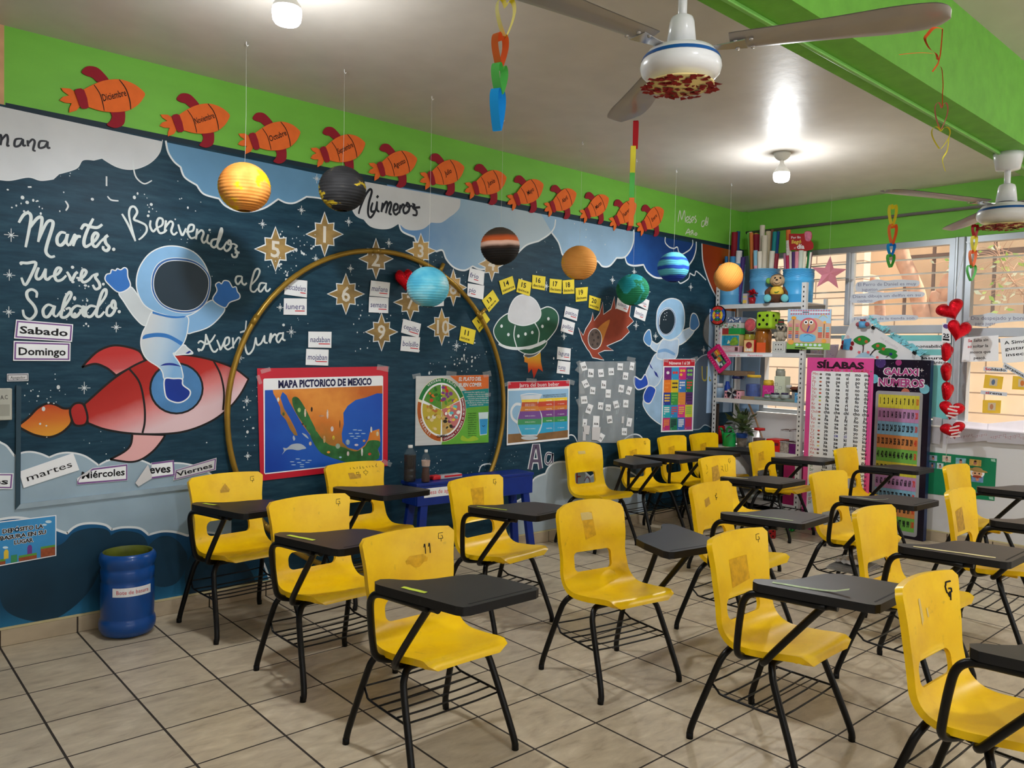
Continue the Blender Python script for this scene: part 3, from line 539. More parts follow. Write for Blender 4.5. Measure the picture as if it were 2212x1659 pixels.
script('painted_word', [C5(*s) for s in (((1085, 878), (1096, 830), (1140, 722), (1180, 668), (1196, 690), (1172, 780), (1164, 870), (1186, 908), (1225, 852), (1240, 772)), ((1205, 780), (1190, 830), (1196, 858), (1225, 852)), ((1242, 770), (1240, 840), (1262, 860)), ((1238, 740), (1252, 722)), ((1290, 782), (1278, 862)), ((1284, 840), (1318, 775), (1330, 800), (1315, 872)), ((1320, 838), (1350, 778), (1362, 800), (1345, 870), (1366, 882)), ((1372, 850), (1412, 838), (1416, 800), (1392, 798), (1380, 850), (1400, 884), (1432, 858)), ((1440, 800), (1430, 872)), ((1434, 845), (1460, 798), (1474, 810)), ((1500, 788), (1466, 830), (1475, 872), (1510, 852), (1516, 802), (1496, 784), (1500, 815), (1540, 808)), ((1540, 790), (1562, 802), (1545, 822), (1577, 852), (1575, 887), (1543, 886)), ((1552, 826), (1608, 821)))], .020, KB)
C1 = lambda *p: crop(0, 0, .3376, p)
script('painted_word', [C1(*s) for s in (((-30, 880), (-32, 930)), ((-30, 905), (2, 862), (8, 890), (4, 930)), ((4, 905), (40, 862), (50, 890), (46, 932), (60, 930)), ((142, 888), (100, 893), (94, 935), (126, 930), (146, 888)), ((148, 890), (148, 930), (166, 930)), ((176, 898), (180, 938)), ((180, 920), (205, 893), (222, 908), (212, 958), (228, 966)), ((302, 905), (256, 905), (250, 945), (285, 940), (304, 905)), ((306, 905), (304, 945), (322, 945)))], .017, KB)
script('painted_word', [C7(*s) for s in (((1900, 128), (1914, 48), (1926, 112), (1946, 48), (1952, 132)), ((1957, 120), (1976, 108), (1970, 90), (1955, 108), (1965, 132), (1982, 122)), ((1988, 84), (1980, 100), (1994, 120), (1984, 134), (1975, 128)), ((1997, 120), (2012, 108), (2006, 92), (1993, 112), (2004, 134)), ((2026, 84), (2018, 100), (2030, 120), (2018, 136)), ((2087, 120), (2070, 125), (2066, 156), (2082, 155), (2102, 92), (2092, 150)), ((2095, 140), (2106, 130), (2098, 124), (2092, 146), (2104, 154)), ((2112, 98), (2108, 152)), ((1952, 216), (1975, 178), (1982, 222)), ((1956, 206), (1990, 198)), ((1993, 204), (1991, 222)), ((1992, 210), (2004, 202), (2007, 222)), ((1990, 194), (2000, 190), (2008, 194)), ((2026, 204), (2016, 214), (2026, 222), (2034, 212), (2026, 204)))], .010, M((214, 222, 206), .7))
a = art()
for p, m_, l, wd in (([(935, 842), (966, 680), (986, 680), (1007, 838)], CWL, 3, .052), ([(948, 785), (1002, 785)], CWL, 3, .042), ([(935, 842), (966, 680), (986, 680), (1007, 838)], M((92, 80, 104), .6), 4, .034), ([(948, 785), (1002, 785)], M((92, 80, 104), .6), 4, .024)):
    a.stroke(W2(crop(840, 740, .3255, p)), wd, m_, l, taper=False, sm=False)
q = W2(crop(840, 740, .3255, ((1078, 738), (1048, 738), (1038, 788), (1058, 806), (1080, 772), (1086, 736), (1086, 800)))); a.stroke(q, .024, CWL, 3, taper=False); a.stroke(q, .012, M((92, 80, 104), .6), 4, taper=False)
for s in (((2070, 1142), (2073, 1225), (2090, 1242), (2103, 1222), (2106, 1142)), ((2122, 1215), (2122, 1240), (2134, 1240))): a.stroke(W2(C7(*s)), .016, M((150, 140, 60), .6), 4, taper=False)
for s, c in ((((1242, 855), (1242, 930)), (150, 40, 40)), (((1256, 900), (1275, 880), (1270, 850), (1256, 850), (1256, 860)), (150, 40, 40))): pass
q = W2([(1246, 1022), (1246, 1044)]); a.stroke(q, .016, M((150, 50, 56), .6), 4); a.stroke(W2([(1246, 1030), (1254, 1029)]), .012, M((150, 50, 56), .6), 4); a.stroke(W2([(1262, 1040), (1268, 1030), (1274, 1038), (1272, 1050)]), .012, M((130, 90, 100), .6), 4)
done(a, 'painted_letter')
# ---------------------------------------------------------------- baseboards
mb = MB(); BT = M((176, 160, 136), .45, var=.14, scale=5, stretch=(1, 1, 2)); GR = M((66, 56, 48), .8); CR = M((196, 184, 142), .8)
def skirting(along, a0, a1, off):
    mb = MB(); x = off
    while x > a0: x -= TILE
    while x < a1:
        u0, u1 = max(x+.004, a0), min(x+TILE-.004, a1)
        if u1 > u0+.01:
            if along == 'x': mb.box(((u0+u1)/2, WY-.006, .041), (u1-u0, .012, .078), BT)
            else: mb.box((LX-.006, (u0+u1)/2, .041), (.012, u1-u0, .078), BT)
        x += TILE
    c = (a0+a1)/2; d = a1-a0
    if along == 'x': mb.box((c, WY-.003, .042), (d, .006, .08), GR); mb.box((c, WY-.005, .086), (d, .011, .010), CR)
    else: mb.box((LX-.003, c, .042), (.006, d, .08), GR); mb.box((LX-.005, c, .086), (.011, d, .010), CR)
    return mb
struct(skirting('x', BX0, LX-.012, .65883).build('baseboard_back')); struct(skirting('y', RY0, WY-.012, WY).build('baseboard_right'))
# ---------------------------------------------------------------- window wall
WHT = M((206, 206, 208), .6, var=.03, scale=2.5); SILL = .955; WT = 2.51; TH = .16
mb = MB(); X = LX+TH/2
mb.box((X, (RY0+WY)/2, SILL/2), (TH, WY-RY0, SILL), WHT); mb.box((X, (RY0+WY)/2, (WT+HC)/2), (TH, WY-RY0, HC-WT), GREEN)
mb.box((X, (WY+4.17)/2, (SILL+WT)/2), (TH, WY-4.17, WT-SILL), M((150, 182, 214), .6)); mb.box((X, .75, (SILL+WT)/2), (TH, .12, WT-SILL), WHT); mb.box((X, RY0+.3, (SILL+WT)/2), (TH, .6, WT-SILL), WHT)
mb.box((LX-.02, 4.374, (2.57+HC)/2), (.04, .04, HC-2.57), GREEN)
struct(mb.build('wall_right', loc=(0, 0, 0)))
ALU = M((160, 166, 172), .38, metal=.55, var=.04); ALU2 = M((176, 182, 190), .42, metal=.35, var=.04)
def window(n, y0, y1, mull, rail):
    mb = MB(); xc = LX+.05; w_ = .05
    for y in (y0+w_/2, y1-w_/2): mb.box((xc, y, (SILL+WT)/2), (.08, w_, WT-SILL-2*w_), ALU)
    for z in (SILL+w_/2, WT-w_/2): mb.box((xc, (y0+y1)/2, z), (.08, y1-y0, w_), ALU)
    o = struct(mb.build('window_%d' % n, loc=(xc, (y0+y1)/2, SILL)))
    pl = o.location
    mb = MB(); mb.box((xc, (y0+y1)/2, rail), (.085, y1-y0-.1, .07), ALU2); mb.box((xc, (y0+y1)/2, rail-.065), (.06, y1-y0-.1, .03), ALU); mb.build('rail', o, loc=pl, bevel=.004)
    for y in mull:
        mb = MB(); mb.box((xc-.012, y, (rail+WT)/2), (.05, .035, WT-rail-.08), ALU2); mb.box((xc+.02, y-.03, (rail+WT)/2), (.04, .025, WT-rail-.08), M((226, 230, 234), .4)); mb.build('mullion', o, loc=pl, bevel=.003)
    g = M((225, 236, 236), .03, var=0., alpha=.08, name='window_glass')
    for a_, b_ in ((SILL+.05, rail-.08), (rail+.035, WT-.05)):
        mb = MB(); mb.box((xc+.01, (y0+y1)/2, (a_+b_)/2), (.004, y1-y0-.1, b_-a_), g); mb.build('glass_pane', o, loc=pl)
    mb = MB(); z = rail+.1
    while z < WT-.06: mb.tube([(LX+.135, y0, z), (LX+.135, y1, z)], .0075, M((226, 222, 216), .5), 8); z += .127
    mb.build('security_bars', o, loc=pl)
window(1, 2.43, 4.17, (3.33,), 1.765); window(2, .81, 2.36, (1.55,), 1.735); window(3, RY0+.6, .69, (-.6,), 1.735)
mb = MB(); mb.box((LX+.04, 2.395, (SILL+WT)/2), (.11, .07, WT-SILL), ALU2); mb.box((LX-.018, 2.415, (SILL+WT)/2), (.012, .02, WT-SILL), ALU); struct(mb.build('trim_2', bevel=.004))
mb = MB(); mb.box((LX-.01, (RY0+4.17)/2, SILL+.006), (.06, 4.17-RY0, .014), M((226, 224, 220), .5)); struct(mb.build('trim_3', bevel=.003))
mb = MB(); p, q = onX(1612, 503, LX-.03), onX(2212, 435.5, LX-.03); d = (q-p)/(q-p).length
mb.tube([p, p+(q-p)*1.7], .013, M((104, 102, 100), .6), 10)
for t in (.02, .45, .9): mb.box(p+(q-p)*t+Vector((.012, 0, 0)), (.03, .03, .012), M((110, 110, 108), .5, metal=.5))
tag(mb.build('conduit_pipe'), 'long grey metal conduit pipe running along green band above the windows', 'pipe')
# unseen remaining sides of the room
OFF = M((208, 204, 196), .7, var=.03)
mb = MB(); mb.box((BX0-.1, (RY0+WY)/2, HC/2), (.2, WY-RY0, HC), OFF); struct(mb.build('wall_left', loc=(BX0, 0, 0)))
mb = MB(); Y = RY0-.1; c = (BX0+LX)/2; d = LX-BX0
mb.box((c, Y, .5), (d, .2, 1.), OFF); mb.box((c, Y, (2.5+HC)/2), (d, .2, HC-2.5), OFF)
for x in (BX0+.3, 1.2, 4., LX-.3): mb.box((x, Y, 1.75), (.5, .2, 1.5), OFF)
struct(mb.build('wall_rear', loc=(0, RY0, 0)))
# ---------------------------------------------------------------- yard outside the windows
PAV = M((196, 180, 160), .8, var=.1)
mb = MB(); mb.box((11.2, 1, -.1), (8, 22, .2), PAV); struct(mb.build('ground', loc=(11, 1, -.2)))
def block_wall():
    mt = bpy.data.materials.new('cream_block'); mt.use_nodes = True; nt = mt.node_tree; L = nt.links.new; N = nt.nodes.new
    b = nt.nodes['Principled BSDF']; b.inputs['Roughness'].default_value = .8
    tc = N('ShaderNodeTexCoord'); sp = N('ShaderNodeSeparateXYZ'); L(tc.outputs['Object'], sp.inputs[0]); cb = N('ShaderNodeCombineXYZ'); L(sp.outputs[1], cb.inputs[0]); L(sp.outputs[2], cb.inputs[1])
    br = N('ShaderNodeTexBrick'); L(cb.outputs[0], br.inputs['Vector']); br.inputs['Scale'].default_value = 1; br.inputs['Brick Width'].default_value = .9; br.inputs['Row Height'].default_value = .2; br.inputs['Mortar Size'].default_value = .007
    br.inputs['Color1'].default_value = (lin(236), lin(206), lin(172), 1); br.inputs['Color2'].default_value = (lin(226), lin(192), lin(158), 1); br.inputs['Mortar'].default_value = (lin(150), lin(120), lin(96), 1)
    nz = N('ShaderNodeTexNoise'); nz.inputs['Scale'].default_value = 5; nz.inputs['Detail'].default_value = 6; L(tc.outputs['Object'], nz.inputs[0])
    mx = N('ShaderNodeMix'); mx.data_type = 'RGBA'; mx.blend_type = 'MULTIPLY'; mx.inputs['Factor'].default_value = .25; L(br.outputs[0], mx.inputs['A']); L(nz.outputs['Fac'], mx.inputs['B']); L(mx.outputs['Result'], b.inputs['Base Color']); return mt
BLK = block_wall()
mb = MB(); mb.box((8.75, 0., .98), (.15, 10.2, 1.96), BLK); mb.box((8.75, 5.6, 1.9), (.16, 3.3, 3.8), BLK); struct(mb.build('wall_garden', loc=(8.75, 0, 0)))
mb = MB(); CON = M((196, 168, 134), .85, var=.22, scale=2.2, stretch=(1, 1, .4)); mb.box((10.6, 1, 2.4), (.2, 16, 4.8), CON); struct(mb.build('wall_neighbour', loc=(10.6, 1, 0)))
BRN = M((96, 72, 60), .7)
mb = MB()
for i in range(26): mb.box((9.9, -4+i*.32, 2.3), (.035, .03, 4.2), BRN)
for z in (1.2, 2.75, 4.2): mb.box((9.88, 0, z), (.035, 8.4, .06), BRN)
tag(mb.build('bar_fence'), 'tall brown metal bar fence behind the cream garden wall outside', 'fence')
BK = M((176, 132, 104), .8, var=.18, scale=14, bump=.4)
def onp(px, py, X): return onX(px, py, X)
def trunk(px, r, lab):
    P = [onX(x, y, X) for x, y, X in px]; P.append(Vector((P[-1].x, P[-1].y+(P[-1].y-P[-2].y)*.6, -.12))); mb = MB(); mb.tube(smooth(P, k=5), r, BK, 14); tag(mb.build('tree_trunk'), lab, 'tree trunk', 'tree trunks in the yard')
trunk([(1925, 400, 9.2), (1945, 540, 9.2), (1968, 600, 9.2), (1985, 650, 9.2), (2010, 800, 9.2)], .085, 'thick pinkish tree trunk leaning right, seen through the first window pane')
trunk([(1770, 500, 9.3), (1812, 550, 9.3), (1862, 602, 9.3), (1900, 650, 9.3)], .06, 'slim bare tree trunk slanting behind the pink paper star')
trunk([(2085, 560, 9.3), (2062, 595, 9.3), (2040, 640, 9.3), (2025, 680, 9.3)], .10, 'thick tree trunk leaning left behind the grey window post')
LEAF = [M((150, 190, 70), .5, trans=0., var=.2), M((190, 210, 120), .5, var=.2), M((222, 226, 200), .5, var=.1)]
for (pts, n, sp, lab) in (([(2150, 530), (2175, 590), (2215, 640)], 60, 42, 'leafy green branch outside the right hand window'), ([(2085, 540), (2062, 562), (2052, 590)], 16, 14, 'small leafy twig outside beside the grey window post')):
    P = [onX(x, y, 8.0) for x, y in pts]; root = thing('leafy_branch', lab, 'branch', tuple(P[0])); mb = MB()
    mb.tube(smooth(P, k=5), .006, BK, 6); mb2 = MB()
    for i in range(n):
        t = random.random(); b0 = P[0].lerp(P[1], t*2) if t < .5 else P[1].lerp(P[2], t*2-1)
        e_ = b0+Vector((random.gauss(0, .1), random.gauss(0, sp*.0042), random.gauss(0, sp*.0036))); mb.tube([b0, (b0+e_)/2+Vector((0, 0, .02)), e_], .002, BK, 4, cap=False)
        d = Vector((random.gauss(0, .5), random.gauss(0, 1), random.gauss(-.3, .7))).normalized(); s_ = d.cross(Vector((1, .3, .2))).normalized(); l = random.uniform(.05, .095)
        mb2.add([e_, e_+d*l*.4+s_*l*.2, e_+d*l, e_+d*l*.4-s_*l*.2, e_+d*l*.5+Vector((-.006, 0, .004))], [(0, 1, 4), (1, 2, 4), (2, 3, 4), (3, 0, 4)], random.choice(LEAF), True)
    wpart(mb, 'twig', root); wpart(mb2, 'leaves', root)
mb = MB(); mb.box((LX+TH+.22, 1, 2.78), (.44, 12, .08), OFF); struct(mb.build('added_eave'))  # unseen eave added to limit how far sun enters the windows
# ================================================================ school chairs with writing tablets
def plastic():
    mt = bpy.data.materials.new('worn_yellow_plastic'); mt.use_nodes = True; nt = mt.node_tree; L = nt.links.new; N = nt.nodes.new
    b = nt.nodes['Principled BSDF']; tc = N('ShaderNodeTexCoord'); oi = N('ShaderNodeObjectInfo')
    ad = N('ShaderNodeVectorMath'); ad.operation = 'MULTIPLY_ADD'; L(oi.outputs['Random'], ad.inputs[0]); ad.inputs[1].default_value = (7, 5, 3); L(tc.outputs['Object'], ad.inputs[2])
    nz = N('ShaderNodeTexNoise'); nz.inputs['Scale'].default_value = 5.5; nz.inputs['Detail'].default_value = 8; nz.inputs['Roughness'].default_value = .65; L(ad.outputs[0], nz.inputs['Vector'])
    rp = N('ShaderNodeValToRGB'); L(nz.outputs['Fac'], rp.inputs[0]); cr = rp.color_ramp
    for i, (t, c) in enumerate([(.20, (206, 160, 24)), (.36, (240, 190, 6)), (.55, (250, 204, 2)), (.75, (246, 204, 34))]):
        e = cr.elements[i] if i < 2 else cr.elements.new(t); e.position = t; e.color = tuple(lin(v) for v in c)+(1,)
    # scuffs
    n2 = N('ShaderNodeTexNoise'); n2.inputs['Scale'].default_value = 30; n2.inputs['Detail'].default_value = 6
    mp = N('ShaderNodeMapping'); mp.inputs['Scale'].default_value = (1, .35, 1); L(ad.outputs[0], mp.inputs[0]); L(mp.outputs[0], n2.inputs['Vector'])
    g = N('ShaderNodeValToRGB'); L(n2.outputs['Fac'], g.inputs[0]); g.color_ramp.elements[0].position = .66; g.color_ramp.elements[1].position = .82; g.color_ramp.elements[1].color = (.5, .5, .5, 1)
    mx = N('ShaderNodeMix'); mx.data_type = 'RGBA'; L(g.outputs[0], mx.inputs['Factor']); L(rp.outputs[0], mx.inputs['A']); mx.inputs['B'].default_value = (lin(112), lin(88), lin(40), 1)
    L(mx.outputs['Result'], b.inputs['Base Color']); b.inputs['Roughness'].default_value = .34; b.inputs['Specular IOR Level'].default_value = .45
    return mt
YEL = plastic(); PIPE = M((7, 7, 8), .34, var=.1, spec=.28); TAB = M((34, 32, 33), .40, var=.25, scale=9., stretch=(1, 1.4, 1), spec=.6); TABE = M((20, 21, 24), .42, var=.1, spec=.3)
PROF = smooth([(-.214, .388), (-.211, .406), (-.194, .4165), (-.15, .413), (-.08, .402), (-.01, .394), (.045, .393), (.088, .404), (.12, .428), (.140, .462), (.152, .51), (.163, .58), (.176, .66), (.188, .722), (.198, .766)], k=5)
_L = [0.]
for i in range(1, len(PROF)): _L.append(_L[-1]+math.dist(PROF[i], PROF[i-1]))
LTOT = _L[-1]
def prof(l):
    l = min(max(l, 0), LTOT); i = 1
    while i < len(_L)-1 and _L[i] < l: i += 1
    t = (l-_L[i-1])/(_L[i]-_L[i-1]); a, b = PROF[i-1], PROF[i]
    p0, p1 = PROF[max(i-2, 0)], PROF[min(i+1, len(PROF)-1)]
    ty, tz = (b[0]-p0[0])*(1-t)+(p1[0]-a[0])*t, (b[1]-p0[1])*(1-t)+(p1[1]-a[1])*t; n = math.hypot(ty, tz)
    return a[0]+(b[0]-a[0])*t, a[1]+(b[1]-a[1])*t, -tz/n, ty/n
LB = next(_L[i] for i in range(len(PROF)) if PROF[i][1] > .47 and PROF[i][0] > .1)      # where the back begins
def lz(z): return next(_L[i] for i in range(len(PROF)) if PROF[i][1] >= z and PROF[i][0] > .1)
def shellpt(x, l, off=0.):
    y, z, ny, nz = prof(l)
    s = min(max((l-LB*.62)/(LB*.5), 0), 1); s = s*s*(3-2*s)
    kx = (.010*(1-s)+.030*s)*(x/.2)**2
    return Vector((x, y+ny*(kx+off), z+nz*(kx+off)))
def hw(l, kind):
    t = l/LTOT
    pts = [(0, .172), (.04, .180), (.14, .186), (.3, .194), (.45, .198), (.56, .195), (.66, .188), (.8, .197), (1, .211 if kind == 'A' else .200)]
    for (a, b), (c, d) in zip(pts, pts[1:]):
        if t <= c: u = (t-a)/(c-a); return b+(d-b)*u*u*(3-2*u)
    return pts[-1][1]
def rounded(x0, y0, x1, y1, r, n=5):
    out = []
    for cx, cy, a in ((x1-r, y1-r, 0), (x0+r, y1-r, PI/2), (x0+r, y0+r, PI), (x1-r, y0+r, 1.5*PI)):
        out += [(cx+r*math.cos(a+PI/2*i/n), cy+r*math.sin(a+PI/2*i/n)) for i in range(n+1)]
    return out
def shell_mesh(kind):
    top = []; N = 34; rt = .022 if kind == 'A' else .065; rf = .035
    for i in range(N+1):
        l = LTOT*i/N; w_ = hw(l, kind)
        if l < rf: w_ -= rf-math.sqrt(max(rf*rf-(rf-l)**2, 0))
        if l > LTOT-rt: w_ -= rt-math.sqrt(max(rt*rt-(l-LTOT+rt)**2, 0))
        top.append((w_, l))
    mid = lambda w_: [(w_*(1-2*j/12.), None) for j in range(1, 12)]
    arch = .012 if kind == 'A' else .016
    out = top+[(x, LTOT+arch*(1-(x/top[-1][0])**2)-.0) for x, _ in mid(top[-1][0])]+[(-x, l) for x, l in top[::-1]]+[(-x, -.004*(1-(x/top[0][0])**2)) for x, _ in mid(top[0][0])]
    l0, l1 = lz(.452), lz(.532)
    if kind == 'A': hole = [(x, l if l < (l0+l1)/2 else l-.016*(abs(x)/.12)**2) for x, l in rounded(-.122, l0, .122, l1+.006, .026)]
    else: hole = [(x, l) for x, l in rounded(-.112, l0+.004, .112, l1+.010, .022)]
    def inside(p, poly):
        c = False; n = len(poly)
        for i in range(n):
            a, b = poly[i], poly[i-1]
            if (a[1] > p[1]) != (b[1] > p[1]) and p[0] < (b[0]-a[0])*(p[1]-a[1])/(b[1]-a[1])+a[0]: c = not c
        return c
    V = [Vector(p) for p in out+hole]; no, nh = len(out), len(hole)
    E_ = [(i, (i+1) % no) for i in range(no)]+[(no+i, no+(i+1) % nh) for i in range(nh)]
    for i in range(1, 30):
        for j in range(-9, 10):
            p = (j*.0215, LTOT*i/30)
            if inside(p, out) and not inside(p, hole) and min(math.dist(p, q) for q in out+hole) > .009: V.append(Vector(p))
    v2, _, f2, _, _, _ = delaunay_2d_cdt(V, E_, [], 0, 1e-6)
    P2 = [(v.x, v.y) for v in v2]; F = []
    for f in f2:
        c = (sum(P2[i][0] for i in f)/3, sum(P2[i][1] for i in f)/3)
        if inside(c, out) and not inside(c, hole): F.append(tuple(f) if _area(P2, f) > 0 else tuple(f)[::-1])
    mb = MB(); th = .005
    mb.add([shellpt(x, min(l, LTOT))+(Vector((0, 0, l-LTOT)) if l > LTOT else Vector((0, 0, 0))) for x, l in P2], F, YEL, True)
    lo = lambda x, l, o: shellpt(x, min(l, LTOT), o)+(Vector((0, 0, l-LTOT)) if l > LTOT else Vector((0, 0, 0)))
    mb.add([lo(x, l, -th) for x, l in P2], [f[::-1] for f in F], YEL, True)
    for loop, dep in ((out, .024), (hole, .014)):
        n = len(loop); A = [lo(x, l, 0) for x, l in loop]; cx = 0
        B = [lo(x, l, -dep) for x, l in loop]; Cc = [lo(x*(1-.02), l, -dep) for x, l in loop]; D = [lo(x*(1-.02), l, -th) for x, l in loop]
        for P_, Q_ in ((A, B), (B, Cc), (Cc, D)): mb.add(P_+Q_, [(i, (i+1) % n, n+(i+1) % n, n+i) for i in range(n)] if loop is hole else [(n+i, n+(i+1) % n, (i+1) % n, i) for i in range(n)], YEL, True)
    # ribs under the seat
    return mb
def bent(*p, k=4): return smooth(p, k=k)
TOP = [(-.300, -.115), (-.305, -.085), (-.292, -.058), (-.262, -.046), (-.235, -.062), (-.205, -.098), (-.165, -.132), (-.105, -.152), (-.04, -.163), (.018, -.178), (.058, -.212), (.080, -.285), (.106, -.425), (.100, -.450), (.078, -.460), (-.200, -.460), (-.222, -.452), (-.233, -.430)]
def tablet_mesh(sg):
    mb = MB(); P = [(x*sg, y) for x, y in TOP]; mb.prism(P, .655, .684, TAB, mside=TABE)
    g = [(-.19, -.44), (.08, -.44), (.08, -.434), (-.19, -.434)]; mb.prism([(x*sg, y) for x, y in g], .684, .6845, M((20, 20, 21), .6)); return mb
def arm_meshes(sg):
    a, b = MB(), MB(); f = lambda *p: [(x*sg, y, z) for x, y, z in p]
    a.tube(bent(*f((-.245, -.30, .644), (-.268, -.14, .644), (-.281, -.062, .640), (-.284, -.025, .612), (-.272, -.004, .55), (-.243, .022, .43), (-.226, .028, .388), (-.19, .024, .368), (-.12, .004, .362), (-.04, .0, .362))), .0130, PIPE, 10)
    b.tube(bent(*f((-.228, -.335, .646), (-.232, -.295, .642), (-.231, -.262, .61), (-.224, -.12, .44), (-.216, -.078, .388), (-.19, -.055, .368), (-.12, -.045, .362), (-.04, -.045, .362))), .0130, PIPE, 10)
    return a, b
def leg_mesh(sx, front):
    mb = MB(); y0, y1 = (-.21, -.075) if front else (.217, .105)
    mb.tube(bent((sx*.231, y0, .004), (sx*.224, y0*.94+y1*.06, .06), (sx*.198, y0*.25+y1*.75, .285), (sx*.184, y0*.1+y1*.9, .335), (sx*.16, y1, .360), (sx*.12, y1, .366), (0, y1, .367)), .0130, PIPE, 10)
    mb.tube([(sx*.2312, y0, .0), (sx*.2305, y0, .022)], .0132, BLACK, 10); return mb
def rack_mesh():
    mb = MB(); R = .0045
    for s in (-1, 1): mb.tube(bent((s*.196, .155, .235), (s*.206, .118, .212), (s*.210, .09, .202), (s*.212, -.05, .200), (s*.212, -.142, .200)), R, PIPE, 6)
    for y, z in ((.150, .232), (.09, .203), (.033, .201), (-.024, .2), (-.081, .2), (-.138, .2)): mb.tube([(-.210, y, z), (-.1, y, z-.004), (.1, y, z-.004), (.210, y, z)], R*.8, PIPE, 6)
    return mb
def chair_proto(kind, sg):
    t = thing('tablet_chair', '', 'chair', group='yellow school chairs with writing tablets')
    shell_mesh(kind).build('seat_shell', t, loc=(0, 0, 0))
    mb = MB(); mb.box((0, .015, .374), (.27, .20, .018), YEL); mb.box((-.10, -.115, .383), (.02, .06, .03), YEL); mb.box((.10, -.115, .383), (.02, .06, .03), YEL); mb.build('mounting_plate', t, loc=(0, 0, 0), bevel=.003)
    for fr in (0, 1):
        for sx in (-1, 1): leg_mesh(sx, fr).build('leg', t, loc=(0, 0, 0))
    rack_mesh().build('book_rack', t, loc=(0, 0, 0))
    tablet_mesh(sg).build('tablet_top', t, loc=(0, 0, 0), bevel=.006)
    a, b = arm_meshes(sg); a.build('arm_post', t, loc=(0, 0, 0)); b.build('arm_brace', t, loc=(0, 0, 0))
    return t
PA = chair_proto('A', 1); PB = chair_proto('B', -1)
def shell_patch(t, pts, m, name, off=.0012):
    """stain, tape remnant or pen mark lying on the backrest: pts in (x, height)"""
    mb = MB(); T = tessellate_polygon([[Vector((x, z, 0)) for x, z in pts]]); P = [shellpt(x, lz(z), off) for x, z in pts]
    mb.add(P, [q if _area(pts, q) > 0 else q[::-1] for q in T], m); return mb.build(name, t, loc=(0, 0, 0))
def shell_line(t, strokes, name='pen_mark', wd=.0022, m=INK):
    mb = MB()
    for s in strokes: mb.tube([shellpt(x, lz(z), .0006) for x, z in smooth(s, k=3)], wd/2, m, 5, cap=False)
    return mb.build(name, t, loc=(0, 0, 0))
RES = M((214, 164, 20), .5, var=.2, scale=40.); RES2 = M((190, 148, 52), .55, var=.25, scale=50.); PALE = M((222, 196, 120), .5, var=.1)
TAPE = M((196, 214, 70), .4, var=.12, scale=30.); TAPE2 = M((176, 196, 150), .25, var=.25, scale=30.); TAPE3 = M((236, 222, 160), .3, var=.2, scale=30.)
def tape(t, x0, y0, ln, wd, m, ang=0., curl=0.):
    mb = MB(); c, s = math.cos(ang), math.sin(ang); P = []
    for i in range(7):
        u = i/6
        for v in (-.5, .5): P.append((x0+c*ln*u-s*wd*v, y0+s*ln*u+c*wd*v, .6850+(curl*max(0, u-.6)**2)+(.0004*(1+math.sin(i*2.1)))))
    mb.add(P, [(2*i, 2*i+2, 2*i+3, 2*i+1) for i in range(6)], m); return mb.build('name_tape', t, loc=(0, 0, 0))
GM = [[(.163, .733), (.155, .739), (.145, .733), (.143, .722), (.149, .713), (.159, .715), (.161, .722), (.154, .723)], [(.154, .714), (.152, .702)]]
CH = []
def chair(x, y, deg, label, proto=None, used=set()):
    p = proto or PA
    if id(p) in used: t = dup(p, (x, y, 0), math.radians(deg), label, skip=('pen_mark', 'tape_residue', 'name_tape', 'scratch'))
    else: used.add(id(p)); t = p; t.location = (x, y, 0); t.rotation_euler = (0, 0, math.radians(deg)); t['label'] = label
    CH.append(t); return t
ENDCHAIRS = None
CHAIRS = [
 (1.702, 2.315, 0, 'yellow chair with black tablet, nearest one left of centre, smudged seat'),
 (1.734, 3.171, 2, 'yellow chair with a yellow-green strip on its tablet, right behind the nearest left chair'),
 (1.688, 4.03, 4.6, 'yellow tablet chair against the mural beside the blue waste bin'),
 (2.494, 4.06, 2.5, 'yellow chair with pencilled writing on its back, under the map poster'),
 (2.776, 3.208, 6.5, 'yellow tablet chair in front of the blue table with the bottles'),
 (2.726, 2.339, -8.1, 'rounded yellow chair in the middle of the room, tablet on its far side'),
 (4.572, 4.10, -2.4, 'rounded yellow chair by the wall, left end of the rear row below the syllable sheet'),
 (5.205, 4.10, 0.9, 'second yellow chair from the left in the rear row along the mural'),
 (5.725, 4.09, 2.5, 'third yellow chair from the left in the rear row along the mural'),
 (6.215, 4.10, -1.0, 'yellow chair at the corner end of the rear row, next to the shelving rack'),
 (6.09, 3.416, 4.1, 'yellow chair standing in front of the shelving rack and the watering can'),
 (4.80, 3.01, -1, 'yellow chair with scribbles on its back, second row right of the middle'),
 (3.73, 2.326, 3.5, 'yellow chair with long silvery tape on its tablet, behind the rounded middle chair'),
 (2.754, 1.538, 1.9, 'yellow chair in the foreground right of centre, curled green tape on its tablet'),
 (4.761, 2.171, -2.6, 'yellow chair with crumpled papers in its under-seat rack'),
 (6.25, 2.747, -0.9, 'yellow tablet chair before the galaxy number chart'),
 (3.768, 1.446, 0, 'yellow chair with a bare clean back and a worn reddish-brown tablet top'),
 (2.673, 0.798, -1.5, 'nearest yellow chair at the right edge, black letter G on its back'),
 (4.753, 1.402, 1.3, 'yellow chair with a tan tape scar on its back, right edge under the window'),
 (5.907, 1.819, -0.8, 'yellow chair before the green picture poster, farthest at the right edge')]
for i, (x, y, d, lab) in enumerate(CHAIRS): chair(x, y, d, lab, PB if i in (5, 6) else PA)
def cm(i): return CH[i-1]
for i in (1, 2, 3, 5, 8, 12, 14): shell_line(cm(i), [s for s in GM])
shell_line(cm(18), [[(x*1.0-.0, z-.012*(1 if j == 0 else 1)) for x, z in s] for j, s in enumerate([[(.168, .735), (.15, .742), (.138, .725), (.146, .700), (.16, .702), (.166, .714), (.152, .714)], [(.160, .70), (.155, .676)]])], wd=.006)
